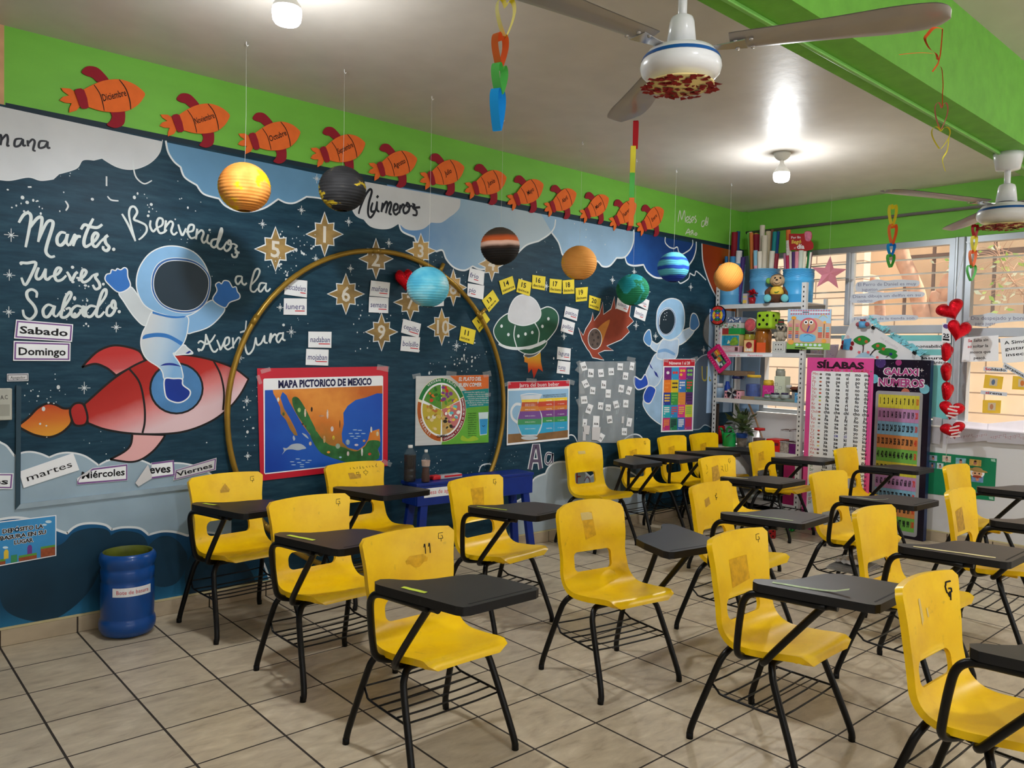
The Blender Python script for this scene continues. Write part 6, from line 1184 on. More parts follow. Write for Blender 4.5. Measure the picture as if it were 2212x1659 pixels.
# ================================================================ waste bin
t = thing('waste_bin', 'dark blue plastic waste bin made from a cut water jug', 'bin', (1.187, 4.235, 0)); BINB = M((14, 72, 146), .28, var=.08, coat=.3); BH = .42
mb = MB(); Rb = .128; pr = [(0, .004), (.100, .004), (.118, .012), (.131, .035), (.134, .06), (.130, .082), (.123, .092), (.124, .10), (.126, .20), (.124, .27), (.120, .280), (.124, .290), (.126, .335), (.121, .345), (.124, .353), (.132, .375), (.133, .395), (.127, .412), (.116, .42)]
mb.lathe([(r*Rb/.128, z) for r, z in pr], (0, 0, 0), BINB, 36); mb.build('body', t, loc=(0, 0, 0))
mb = MB(); mb.lathe([(.116, .42), (.110, .416), (.116, .38), (.118, .20), (.112, .03), (0, .02)], (0, 0, 0), M((96, 104, 36), .5, var=.3), 36); o = mb.build('inner_wall', t, loc=(0, 0, 0)); o['label'] = 'olive green inside'
dv = Vector((-.25, -.97)); base = math.atan2(-1, -.28)+.20
f = lambda u, v, h: Vector(((.1265+h)*math.cos(base+u/.126), (.1265+h)*math.sin(base+u/.126), v)); a = Art(f, .0006, .001)
for i in range(10): u0, u1 = -.095+.019*i, -.095+.019*(i+1); a.add([f(u0, .218, .0012), f(u1, .218, .0012), f(u1, .262, .0012), f(u0, .262, .0012)], [(0, 1, 2, 3)], PAPER)
a.text('Bote de basura', 0, .231, .020, M((196, 60, 76), .6), 'C', wd=.155, layer=2); o = a.build('paper_label', t, loc=(0, 0, 0)); o['label'] = 'white strip reading Bote de basura in red'
# ================================================================ blue table with bottles
TZ = .62; p1, p2, p3 = onZ(900, 1046, TZ), onZ(1154, 1020, TZ), onZ(850, 1040, TZ); ex = (p2-p1).normalized(); ey = Vector((-ex.y, ex.x, 0)); TL_ = (p2-p1).length; TD = .19
ang = math.atan2(ex.y, ex.x); t = thing('blue_table', 'low dark blue wooden table against the mural holding cola bottles', 'table', (p1.x, p1.y, 0), ang); BT_ = M((14, 44, 128), .4, var=.12, scale=7)
mb = MB(); mb.box((TL_/2, TD/2, TZ-.011), (TL_, TD, .022), BT_); mb.build('tabletop', t, loc=(0, 0, 0), bevel=.004)
mb = MB(); mb.box((TL_/2, .012, TZ-.085), (TL_-.02, .02, .126), BT_); mb.box((TL_/2, TD-.012, TZ-.085), (TL_-.02, .02, .126), BT_); mb.box((.02, TD/2, TZ-.085), (.02, TD-.05, .126), BT_); mb.box((TL_-.02, TD/2, TZ-.085), (.02, TD-.05, .126), BT_); mb.build('apron', t, loc=(0, 0, 0), bevel=.003)
for x0, x1 in ((.08, .02), (TL_-.08, TL_-.0)):
    for y0, y1 in ((.03, .0), (TD-.03, TD)):
        mb = MB(); P = [(x0, y0), (x1, y1)]; s_ = .028
        lo = [Vector((x1+a_*s_, y1+b_*s_*.6, 0)) for a_, b_ in ((-1, -1), (1, -1), (1, 1), (-1, 1))]; hi = [Vector((x0+a_*s_, y0+b_*s_*.6, TZ-.03)) for a_, b_ in ((-1, -1), (1, -1), (1, 1), (-1, 1))]
        mb.add(lo+hi, [(3, 2, 1, 0), (4, 5, 6, 7), (0, 1, 5, 4), (1, 2, 6, 5), (2, 3, 7, 6), (3, 0, 4, 7)], BT_); mb.build('leg', t, loc=(0, 0, 0), bevel=.003)
f = lambda u, v, h: Vector((u, .0015-h, v)); a = Art(f, .0004, .0005); a.prism([(.06, TZ-.095), (.30, TZ-.095), (.30, TZ-.035), (.06, TZ-.035)], 0, .0008, PAPER, f); a.text('Mesa de agua', .075, TZ-.075, .028, REDINK, 'L', wd=.21, layer=2); o = a.build('paper_label', t, loc=(0, 0, 0)); o['label'] = 'white label starting Mesa de in red'
def on_table(u, v): return p1+ex*u+ey*v
COLA = M((22, 10, 8), .15, var=.1); COLA2 = M((60, 24, 12), .15, var=.1); PET = M((206, 212, 214), .06, var=0., alpha=.05, name='clear_bottle')
def bottle(px, py, hpx, rpx, label, shape, cola, fill, lab_=None):
    c = onZ(px, py, TZ); d = (c-CAM).dot(FW)/FPX; H_, R_b = hpx*d, rpx*d; t = thing('cola_bottle', label, 'bottle', (c.x, c.y, TZ), group='cola bottles on the blue table')
    pr = [(r*R_b, z*H_) for r, z in shape]; mb = MB(); mb.lathe(pr, (0, 0, 0), PET, 24); mb.build('bottle', t, loc=(0, 0, 0))
    mb = MB(); q = [(r*.95, max(z, .004)) for r, z in pr if z <= fill*H_]; mb.lathe([(0, .004)]+q+[(q[-1][0], fill*H_), (0, fill*H_)], (0, 0, 0), cola, 24); mb.build('cola', t, loc=(0, 0, 0))
    mb = MB(); z = H_*.94; mb.lathe([(0, H_*1.0), (R_b*.38, H_*1.0), (R_b*.40, z), (R_b*.36, z-.004)], (0, 0, 0), PORC, 16); mb.build('cap', t, loc=(0, 0, 0))
    if lab_: mb = MB(); mb.lathe([(lab_[2]*R_b, lab_[0]*H_), (lab_[3]*R_b, lab_[1]*H_)], (0, 0, 0), M((206, 176, 160), .3, alpha=.6, var=.3, scale=60), 24); mb.build('wrapper', t, loc=(0, 0, 0))
bottle(885, 1040, 79, 13.5, 'large bottle of dark cola with white cap, left on the blue table', [(0, .0), (.85, .0), (1, .03), (1, .18), (.94, .2), (1, .22), (1, .34), (.94, .36), (1, .38), (1, .72), (.92, .78), (.6, .86), (.36, .92), (.34, .96)], COLA, .73)
bottle(919, 1042, 71, 9.5, 'smaller half full cola bottle with label, right on the blue table', [(0, .0), (.8, .0), (1, .04), (.98, .25), (.82, .36), (.86, .5), (1, .58), (1, .72), (.85, .8), (.5, .88), (.4, .92), (.38, .97)], COLA2, .46, (.50, .68, .90, 1.02))
c = on_table(.30, .10); t = thing('marker_pack', 'flat red and clear plastic pack lying on the blue table', 'packet', (c.x, c.y, TZ), ang+.05); mb = MB(); mb.box((0, 0, .014), (.24, .055, .026), M((206, 200, 206), .2, alpha=.7, var=.2)); mb.build('tray', t, loc=(0, 0, 0), bevel=.006)
mb = MB(); mb.box((-.095, 0, .015), (.07, .057, .029), M((200, 36, 44), .4)); mb.build('red_end', t, loc=(0, 0, 0), bevel=.008); mb = MB(); mb.box((.04, -.027, .018), (.15, .004, .012), M((200, 36, 44), .4)); mb.build('red_edge', t, loc=(0, 0, 0))
# ================================================================ slotted shelving rack in the corner
XF, XBK = 6.45, 6.85; RY1, RY2 = 4.345, 3.435; RW = M((206, 206, 206), .4, metal=.1, var=.05)
SZ = [onX(1640, y, XF).z for y in (655.5, 761.5, 865, 973, 1081)]
RK = thing('shelving_rack', 'white slotted metal shelving rack full of materials in the room corner', 'shelving rack', (XF, RY1, 0))
for x, sx in ((XF, 1), (XBK, -1)):
    for y, sy in ((RY1, -1), (RY2, 1)):
        mb = MB(); zt = SZ[0]+(.17 if sx > 0 else .05); mb.box((x, y+sy*.02, zt/2), (.003, .04, zt), RW); mb.box((x+sx*.02, y, zt/2), (.04, .003, zt), RW)
        z = .06
        while z < zt-.03: mb.box((x-.0005*sx, y+sy*.02, z), (.004, .010, .016), BLACK); z += .042
        wpart(mb, 'upright', RK)
SZ2 = SZ+[.10]
for z in SZ2:
    mb = MB(); mb.box(((XF+XBK)/2, (RY1+RY2)/2, z-.004), (XBK-XF-.006, RY1-RY2-.006, .008), RW); mb.box((XF+.004, (RY1+RY2)/2, z-.020), (.004, RY1-RY2-.01, .038), RW); mb.box((XBK-.004, (RY1+RY2)/2, z-.020), (.004, RY1-RY2-.01, .038), RW)
    o = wpart(mb, 'shelf', RK)
f_ = quadmap(onX(1553, 764, XF-.001), onX(1668, 764, XF-.001), onX(1668, 771, XF-.001), onX(1553, 771, XF-.001), 49, 3, NWIN)
a = Art(f_, .0004, .0006); a.prism([(0, 0), (49, 0), (49, 3), (0, 3)], 0, .0006, PAPER, f_); a.text('Rincón de', 9, .6, 1.9, M((206, 60, 90), .6), 'L', layer=1); a.text('Matemáticas', 27, .6, 1.9, M((206, 60, 90), .6), 'L', layer=1); o = wpart(a, 'shelf_label', RK); o['label'] = 'white strip reading Rincón de Matemáticas'
def sp(px, sh, X): p = onX(px, 700, X); return Vector((X, p.y, SZ2[sh]))
def mpp(X, y): return (Vector((X, y, 1))-CAM).dot(FW)/FPX
def SX(px0, px1, X): return onX(px0, 700, X).y-onX(px1, 700, X).y
def boxthing(name, label, cat, px0, px1, ytop, sh, X, dep, m, group=None, bev=.004, zb=None, front=None):
    """box on a shelf, front face at X, spanning photo columns px0..px1 and reaching up to row ytop"""
    y0, y1 = onX(px0, 700, X).y, onX(px1, 700, X).y; zb = SZ2[sh] if zb is None else zb; zt = onX((px0+px1)/2, ytop, X).z
    t = thing(name, label, cat, (X+dep/2, (y0+y1)/2, zb), group=group); mb = MB(); mb.box((0, 0, (zt-zb)/2), (dep, y0-y1, zt-zb), m); mb.build('body', t, loc=(0, 0, 0), bevel=bev)
    if front:
        W_, H_ = (y0-y1)*100, (zt-zb)*100; f = lambda u, v, h: Vector((-dep/2-.0005-h, (W_/2-u)/100, v/100)); a = Art(f, .0005, 0); front(a, W_, H_); a.build('front_print', t, loc=(0, 0, 0))
    return t, zt
def jarthing(name, label, cat, px, rpx, ytop, sh, X, body, fill=None, fillm=None, lid=None, lidh=.16, group=None, zb=None, shape=None, scol=None):
    c = sp(px, sh, X); zb = SZ2[sh] if zb is None else zb; k_ = mpp(X, c.y); R_ = rpx*k_; H_ = onX(px, ytop, X).z-zb
    t = thing(name, label, cat, (X, c.y, zb), group=group); sh_ = shape or [(0, 0), (.92, 0), (1, .04), (1, .74), (.86, .82), (.80, .86)]
    hb = H_*(1-lidh*.6) if lid else H_; mb = MB(); mb.lathe([(r*R_, z/.86*hb if shape is None else z*hb) for r, z in sh_], (0, 0, 0), body, 22); mb.build('body', t, loc=(0, 0, 0))
    if fillm: mb = MB(); mb.lathe([(0, .004), (R_*.9, .004), (R_*.94, .02), (R_*.94, H_*fill), (R_*.5, H_*fill*1.04), (0, H_*fill)], (0, 0, 0), fillm, 18, smooth=False); mb.build('contents', t, loc=(0, 0, 0))
    if lid: mb = MB(); mb.lathe([(R_*.84, H_*(1-lidh)), (R_*.86, H_*(1-lidh)), (R_*.86, H_*.985), (R_*.8, H_), (0, H_)], (0, 0, 0), lid, 22); mb.build('lid', t, loc=(0, 0, 0))
    return t
# ---- top shelf: three buckets of paper rolls
BUCK = M((92, 162, 208), .38, var=.05); BUCK2 = M((70, 160, 216), .36, var=.05)
ROLLS = {}
def bucket(px, rpx, ytop, label, m):
    X = XF+.19; c = sp(px, 0, X); k_ = mpp(X, c.y); R_ = rpx*k_; H_ = onX(px, ytop, X-.14).z-SZ2[0]
    t = thing('blue_bucket', label, 'bucket', tuple(c), group='blue buckets on the top shelf'); mb = MB()
    mb.lathe([(0, 0), (.86, 0), (.92, .03), (.93, .24), (.95, .25), (.93, .27), (.95, .62), (.985, .64), (.985, .68), (.955, .70), (.965, .97), (1.0, .975), (1.0, 1.0), (.95, 1.0), (.92, .97), (.88, .05), (0, .04)] and [(r*R_, z*H_) for r, z in [(0, 0), (.86, 0), (.92, .03), (.93, .24), (.95, .25), (.93, .27), (.95, .62), (.985, .64), (.985, .68), (.955, .70), (.965, .97), (1.0, .975), (1.0, 1.0), (.95, 1.0), (.92, .97), (.88, .05), (0, .04)]], (0, 0, 0), m, 36); mb.build('body', t, loc=(0, 0, 0))
    mb = MB()
    for q in (.88, .83, .78): mb.tube([(R_*(.975)*math.cos(2*PI*i/72), R_*.975*math.sin(2*PI*i/72), H_*(q+.02*math.sin(10*PI*i/36))) for i in range(72)], .0016, m, 5, closed=True)
    mb.build('wave_rim', t, loc=(0, 0, 0)); return c, R_, H_, X
def roll(px, ytop, rpx, col, label, bk, dx, lean=0., band=None):
    c, R_, H_, X = bk; y = onX(px, ytop, X+dx*R_).y; q_ = math.sqrt(max(.04, .66-((y-c.y)/R_)**2)); dx = max(-q_, min(q_, dx)); x = X+dx*R_; zt = onX(px, ytop, x).z; k_ = mpp(x, y); r = rpx*k_
    yb = c.y+(y-c.y)*.72; lim = R_*.78
    b = Vector((c.x+dx*R_*.72, max(c.y-lim, min(c.y+lim, yb)), c.z+.03)); tp = Vector((x, y, zt)); mt = M(col, .6, var=.04)
    t = thing('paper_roll', label, 'paper roll', tuple(b), group='paper rolls in the blue buckets'); mb = MB(); d = tp-b; mb.tube([(0, 0, 0), d], r, mt, 12, cap=False)
    A_ = d.to_track_quat('Z', 'Y').to_matrix(); mb.lathe([(r, 0), (r*.55, -.001), (r*.5, -.03), (0, -.03)], d, mt, 12, axis=A_); mb.build('roll', t, loc=(0, 0, 0))
    if band: mb = MB(); mb.tube([d*band[0], d*band[1]], r*1.03, M(band[2], .5, var=.2, scale=60), 12, cap=False); mb.build('wrapper_band', t, loc=(0, 0, 0))
b1 = bucket(1577, 28, 568, 'blue bucket of rolls behind the orange lantern, left on the top shelf', BUCK)
b2 = bucket(1648, 32, 579, 'blue bucket of paper rolls in the middle of the top shelf', BUCK)
b3 = bucket(1721, 33, 579, 'brighter blue bucket of rolls and cards, right end of the top shelf', BUCK2)
for px, yt, r, col, lab, b, dx, band in ((1552, 503, 5, (20, 84, 122), 'dark blue roll with white printed label, leftmost in the left bucket', b1, -.2, (.45, .92, (226, 226, 226))), (1560, 506, 3, (40, 150, 120), 'thin green roll beside the dark blue labelled roll', b1, .1, None), (1587, 502, 6.5, (140, 20, 40), 'dark red paper roll standing in the left bucket', b1, .1, None), (1595, 500, 4, (20, 70, 130), 'navy roll behind the dark red roll', b1, .5, None), (1597, 542, 6.5, (222, 224, 230), 'short white roll in the left bucket', b1, -.2, None), (1583, 554, 6, (60, 140, 200), 'short light blue roll above the orange lantern', b1, -.6, None), (1601, 556, 5, (70, 50, 120), 'short purple roll above the orange lantern', b1, -.5, None), (1569, 554, 3.5, (30, 110, 170), 'thin shiny blue roll in the left bucket', b1, -.6, None),
  (1617, 503, 3.5, (120, 190, 90), 'thin pale green roll, leftmost in the middle bucket', b2, .1, None), (1621, 503, 4, (206, 120, 60), 'orange roll in the middle bucket', b2, -.3, None), (1626, 501, 4, (214, 204, 184), 'cream roll behind the orange roll', b2, .5, None), (1633, 507, 8, (126, 16, 40), 'thick dark red roll in the middle bucket', b2, .2, None), (1640, 503, 4, (190, 150, 60), 'mustard roll behind the tall white roll', b2, .6, None), (1647, 487, 5.5, (216, 206, 192), 'tallest cream roll in the middle bucket', b2, .3, None), (1660, 500, 5.5, (206, 190, 160), 'beige roll right of the tallest cream roll', b2, .4, None), (1668, 496, 4, (110, 66, 50), 'brown roll in the middle bucket', b2, .6, (.45, .5, (226, 226, 220))), (1674, 501, 4.5, (20, 130, 136), 'teal roll in the middle bucket', b2, .1, None), (1681, 500, 4, (16, 60, 120), 'navy roll, rightmost in the middle bucket', b2, .3, None), (1652, 509, 6.5, (206, 198, 182), 'large cream roll at the front of the middle bucket', b2, -.4, None), (1632, 541, 4.5, (140, 196, 224), 'short pale blue wrapped roll at the front of the middle bucket', b2, -.75, (.4, .7, (226, 160, 180))), (1641, 543, 5, (222, 216, 204), 'short white roll beside the pale blue wrapped roll', b2, -.8, None), (1661, 543, 5.5, (222, 218, 206), 'short white roll right of the large cream roll', b2, -.8, None), (1678, 548, 5, (140, 40, 60), 'crinkled dark red roll leaning out of the middle bucket', b2, -.1, None),
  (1703, 497, 5, (214, 110, 50), 'tall orange roll in the right bucket', b3, .1, (.6, .85, (226, 222, 214))), (1695, 548, 3, (170, 120, 150), 'thin mauve roll, leftmost in the right bucket', b3, -.2, None), (1701, 552, 3.5, (180, 40, 80), 'thin magenta roll in the right bucket', b3, -.5, None), (1708, 544, 3.5, (220, 210, 196), 'cream and black striped roll in the right bucket', b3, -.6, (.2, .5, (60, 50, 60))), (1715, 544, 4.5, (70, 40, 100), 'purple and yellow roll in the right bucket', b3, -.7, (.3, .62, (220, 170, 50))), (1721, 543, 4, (206, 130, 150), 'pink roll in the right bucket', b3, -.8, None), (1730, 541, 5, (190, 200, 190), 'pale grey green roll in the right bucket', b3, -.7, None), (1737, 543, 3.5, (216, 212, 196), 'ivory roll in the right bucket', b3, -.6, None), (1744, 541, 4, (30, 110, 60), 'dark green roll in the right bucket', b3, -.5, None), (1749, 545, 3, (222, 218, 214), 'thin white roll near the right edge of the right bucket', b3, -.3, None), (1753, 546, 2.5, (110, 60, 80), 'thin striped roll, rightmost in the right bucket', b3, -.1, None)): roll(px, yt, r, col, lab, b, dx, 0, band)
# sign on a stick
X = XF+.12; q = [(1704, 503), (1757, 500), (1757, 541), (1706, 541)]; C_ = xcorners(q, X); W_, H_ = 22, 17; f = quadmap(*C_, W_, H_, NWIN); t = thing('party_sign', 'red card sign reading Por fin llegó el día, stuck in the right bucket', 'sign', tuple(C_[3])); SR = M((170, 40, 44), .6, var=.08)
a = Art(f, .0005, .003); a.prism(smooth([(0, 1), (0, 14), (2, 16), (13, 15.5), (15, 17.5), (20, 17), (21, 12), (20, 9), (22, 6), (21, 1), (12, -.5), (3, .5)], True, 4), 0, .003, SR, f)
PKB = M((206, 120, 150), .6, var=.25, scale=30); a.poly(smooth([(15, 17), (20, 16.5), (20.5, 12), (19, 8.5), (15.5, 9), (14.5, 13)], True, 4), PKB, 1)
a.text('Por fin', 2, 11.2, 2.3, WHITE, 'L', layer=2, bold=.01); a.text('llegó', 2, 6.6, 3.4, M((232, 210, 90), .6), 'L', layer=2, bold=.02, shear=.15); a.text('el', 4.2, 1.6, 1.8, WHITE, 'L', layer=2); a.text('día', 7, 1.6, 4.2, WHITE, 'L', layer=2, bold=.03); wpart(a, 'card', t)
mb = MB(); c = (C_[2]+C_[3])/2; mb.tube([c+Vector((.004, 0, .12)), c+Vector((.05, 0, -.25))], .003, M((206, 180, 140), .7), 6); wpart(mb, 'stick', t)
# small box, poinsettia, plush monkey
boxthing('small_box', 'small grey and yellow box left of the red flower pot', 'box', 1602, 1612, 634, 0, XF+.03, .03, M((170, 160, 176), .6, var=.2), front=lambda a, W_, H_: (a.rect(.4, 1, W_-.4, 4, M((214, 180, 80), .6), 1), a.rect(.4, 6, W_-.4, 8, M((190, 180, 120), .6), 1)))
c = sp(1623, 0, XF+.05); t = thing('poinsettia', 'small red cloth poinsettia in a shiny red pot on the top shelf', 'flower', tuple(c)); mb = MB(); mb.lathe([(0, 0), (.026, 0), (.036, .06), (.033, .06), (0, .055)], (0, 0, 0), M((150, 14, 26), .2, coat=.5), 20); mb.build('pot', t, loc=(0, 0, 0))
mb = MB(); r_ = random.Random(2); PR = M((190, 12, 26), .7, var=.15)
for i in range(34):
    an = r_.uniform(0, 2*PI); el = r_.uniform(-.5, 1.3); d = Vector((math.cos(an)*math.cos(el), math.sin(an)*math.cos(el), math.sin(el))); o_ = Vector((0, .012 if i % 2 else -.02, .095)); s_ = d.cross(Vector((0, 0, 1))).normalized(); l = r_.uniform(.05, .075)
    mb.add([o_, o_+d*l*.5+s_*.014, o_+d*l-Vector((0, 0, .012)), o_+d*l*.5-s_*.014], [(0, 1, 2), (0, 2, 3)], PR)
mb.build('petals', t, loc=(0, 0, 0)); mb = MB(); mb.tube([(0, 0, .05), (0, -.01, .10)], .004, M((60, 90, 40), .7), 6); mb.build('stem', t, loc=(0, 0, 0))
c = sp(1676, 0, XF+.07); t = thing('plush_monkey', 'plush monkey in yellow shirt sitting before the buckets on the top shelf', 'soft toy', tuple(c)); k_ = mpp(c.x, c.y); t.rotation_euler = (0, 0, .45)
TAN, BRW, YSH, TQ, LG = M((190, 158, 122), .9, var=.08, scale=40), M((92, 58, 40), .95, var=.12, scale=60), M((224, 186, 70), .9, var=.06), M((100, 176, 186), .9, var=.06), M((120, 170, 80), .9)
def ball(mb, c, r, m, n=18):
    o = len(mb.v); mb.lathe([(math.sin(PI*i/10), -math.cos(PI*i/10)) for i in range(11)], (0, 0, 0), m, n)
    for i in range(o, len(mb.v)): v = mb.v[i]; mb.v[i] = Vector((c[0]+v.x*r[0], c[1]+v.y*r[1], c[2]+v.z*r[2]))
mb = MB(); ball(mb, (0, 0, .075), (.055, .062, .075), BRW); mb.build('body', t, loc=(0, 0, 0)); mb = MB(); ball(mb, (-.004, 0, .105), (.058, .066, .055), YSH); o = mb.build('shirt', t, loc=(0, 0, 0))
mb = MB(); ball(mb, (-.01, 0, .205), (.058, .068, .056), TAN); ball(mb, (-.048, -.002, .192), (.034, .046, .036), TAN); hd = mb.build('head', t, loc=(0, 0, 0))
mb = MB(); ball(mb, (.006, 0, .232), (.05, .058, .035), BRW); mb.build('hair_cap', hd, loc=(0, 0, 0))
for s in (-1, 1):
    mb = MB(); ball(mb, (0, s*.075, .205), (.016, .026, .028), LG); mb.build('ear', t, loc=(0, 0, 0))
    mb = MB(); mb.tube(smooth([(-.01, s*.05, .135), (-.03, s*.085, .10), (-.055, s*.075, .065)]), [.022, .022, .022, .021, .021, .021, .021, .021, .020, .020, .020, .019, .018], BRW, 10); ball(mb, (-.058, s*.073, .060), (.022, .022, .022), BRW); mb.build('arm', t, loc=(0, 0, 0))
    mb = MB(); mb.tube(smooth([(-.01, s*.035, .035), (-.05, s*.06, .033), (-.085, s*.072, .036)]), .028, BRW, 10); lg = mb.build('leg', t, loc=(0, 0, 0)); mb = MB(); ball(mb, (-.10, s*.074, .040), (.018, .034, .036), TQ); mb.build('foot', lg, loc=(0, 0, 0))
    mb = MB(); ball(mb, (-.062, s*.022-.006, .222), (.006, .009, .010), BLACK); mb.build('eye', hd, loc=(0, 0, 0))
mb = MB(); ball(mb, (-.083, 0, .205), (.006, .012, .007), BLACK); mb.build('nose', hd, loc=(0, 0, 0)); mb = MB(); mb.tube(smooth([(-.074, .026, .185), (-.083, 0, .172), (-.074, -.026, .182)]), .0018, BLACK, 5); mb.build('mouth', hd, loc=(0, 0, 0)); mb = MB(); mb.tube(smooth([(-.062, .02, .10), (-.066, 0, .094), (-.060, -.024, .108)]), [.001, .003, .004, .005, .005, .005, .005, .005, .005, .004, .003, .002, .001], M((90, 130, 50), .8), 6); mb.build('embroidery', t, loc=(0, 0, 0))
# ---- dartboard on the left upright
c = onX(1550, 681, XF-.012); t = thing('dartboard', 'small round red, blue and green dartboard hung on the rack upright', 'dartboard', tuple(c)); k_ = mpp(c.x, c.y); R_ = 21*k_; f = lambda u, v, h: Vector((-h, -u, v)); mb = MB(); mb.prism(ell(0, 0, R_, R_, 36), -.008, .0, BLACK, f); mb.build('backing', t, loc=(0, 0, 0))
a = Art(f, .0004, .0005)
for r0, r1, cs in ((.62, .92, ((200, 50, 40), (40, 80, 170))), (.36, .62, ((30, 110, 60), (226, 190, 50))), (.12, .36, ((50, 90, 180), (200, 60, 40)))):
    for i in range(4):
        a0 = PI/4+i*PI/2; n = 8; a.poly([(R_*r0*math.cos(a0+PI/2*j/n), R_*r0*math.sin(a0+PI/2*j/n)) for j in range(n+1)]+[(R_*r1*math.cos(a0+PI/2*(1-j/n)), R_*r1*math.sin(a0+PI/2*(1-j/n))) for j in range(n+1)], M(cs[i % 2], .6, var=.04), 1)
a.poly(ell(0, 0, R_*.12, R_*.12, 12), M((226, 190, 50), .6), 1)
for i in range(4):
    for r, s in ((.77, '20'), (.49, '40'), (.25, '60')): a.text(s, R_*r*math.cos(PI/2*i), R_*r*math.sin(PI/2*i)-.003, .006, WHITE, layer=2)
a.build('rings', t, loc=(0, 0, 0)); mb = MB(); mb.tube([(-.002, 0, R_*.95), (.0, 0, R_+.02), (.012, 0, R_+.015)], .002, BLACK, 6); mb.build('hanger', t, loc=(0, 0, 0))
# ---- second shelf
X = XF+.05; r_ = random.Random(8)
spk = lambda n, cols: (lambda a, W_, H_: [a.poly(ell(r_.uniform(.8, W_-.8), r_.uniform(.5, H_-.5), r_.uniform(.4, 1.2), r_.uniform(.3, .9), 8, rot=r_.uniform(0, 3)), M(r_.choice(cols), .5, var=.1), 1+(i % 3)) for i in range(n)])
def hallo(a, W_, H_): a.text('HALLOWEEN', W_*.45, H_*.3, H_*.45, M((230, 226, 226), .6), wd=W_*.8); a.rect(W_*.8, H_*.2, W_*.95, H_*.8, M((90, 50, 50), .6), 4)
t, z = boxthing('pink_box', 'flat pink box lettered HALLOWEEN at the bottom of the game pile', 'box', 1557, 1598, 747, 1, X, .2, M((206, 160, 166), .6), front=hallo)
t, z = boxthing('picture_box', 'box with blue and green picture in the game pile', 'box', 1559, 1598, 722, 1, X, .2, M((190, 170, 110), .6), zb=z, front=lambda a, W_, H_: (a.rect(.3, .3, W_-.3, H_-1.2, M((40, 140, 170), .5, var=.3, scale=40), 1), a.poly(smooth([(W_*.5, 1), (W_*.6, H_*.6), (W_*.8, H_*.75), (W_*.95, H_*.4), (W_*.9, 1)], True), M((120, 160, 50), .5, var=.3, scale=40), 2), a.poly(smooth([(W_*.35, 2), (W_*.42, H_*.5), (W_*.5, 3)], True), M((220, 220, 180), .5), 3)))
t, z = boxthing('green_tub', 'green and red plastic tub in the game pile', 'tub', 1561, 1600, 709, 1, X, .18, M((40, 150, 70), .35, var=.1), zb=z, front=lambda a, W_, H_: (a.rect(0, 0, W_*.35, H_, M((150, 50, 46), .4), 1)))
t, z = boxthing('clear_box', 'clear box of white and green pieces in the game pile', 'box', 1554, 1600, 697, 1, X, .18, M((206, 212, 206), .2, alpha=.8, var=.1), zb=z, front=spk(26, ((30, 130, 70), (226, 226, 226), (150, 50, 60))))
t, z = boxthing('bead_box', 'clear box of dark blue and white beads topping the game pile', 'box', 1570, 1601, 685, 1, X, .15, M((120, 134, 160), .25, var=.2), zb=z, front=spk(40, ((30, 60, 120), (226, 226, 226), (60, 90, 130))))
boxthing('card_pack', 'narrow white printed pack behind the pink toy abacus', 'pack', 1549, 1558, 709, 1, XF+.03, .05, M((206, 200, 206), .6, var=.05), front=spk(12, ((200, 60, 70), (60, 80, 150), (40, 40, 50))))
AMB = M((140, 82, 26), .12, var=.25, scale=12, coat=.3)
jarthing('amber_jar', 'big amber plastic jar under the green foam die', 'jar', 1650, 17.5, 709, 1, XF+.12, AMB, lid=M((206, 140, 40), .4), lidh=.07)
def uno(a, W_, H_): a.rect(.5, .5, W_-.5, H_-.5, M((226, 190, 130), .5), 1); a.poly(ell(W_/2, H_*.58, W_*.3, H_*.26, 14), M((150, 50, 50), .5, var=.4, scale=60), 2); a.text('UNO', W_/2, H_*.1, H_*.2, WHITE, bold=.05, layer=4)
t, z = boxthing('card_game_box', 'small red box lettered UNO on the second shelf', 'box', 1608, 1631, 734, 1, XF+.03, .05, M((190, 40, 36), .45), front=uno)
t2 = jarthing('yellow_jar', 'squat jar of yellow pieces behind the red UNO box', 'jar', 1620, 11.5, 716, 1, XF+.15, M((150, 140, 50), .2, var=.3, scale=30), lid=M((60, 50, 40), .5))
c = onX(1621, 702, XF+.11); t = thing('round_tub', 'round clear tub with red lid facing out, left of the green die', 'tub', tuple(c)); A_ = Matrix.Rotation(-PI/2, 3, 'Y'); k_ = mpp(c.x, c.y); mb = MB(); mb.lathe([(0, 0), (15.5*k_, 0), (15.5*k_, .05), (14*k_, .055)], (.05, 0, 0), M((206, 200, 190), .2, var=.1), 26, axis=A_); mb.build('body', t, loc=(0, 0, 0)); mb = MB(); mb.lathe([(13*k_, .056), (12*k_, .060), (0, .058)], (.05, 0, 0), M((206, 90, 96), .3, var=.25, scale=30), 26, axis=A_); mb.build('red_lid', t, loc=(0, 0, 0))
boxthing('orange_card', 'plain orange square card leaning on the amber jar', 'card', 1636, 1655, 740, 1, XF+.02, .006, M((222, 90, 40), .6), bev=0)
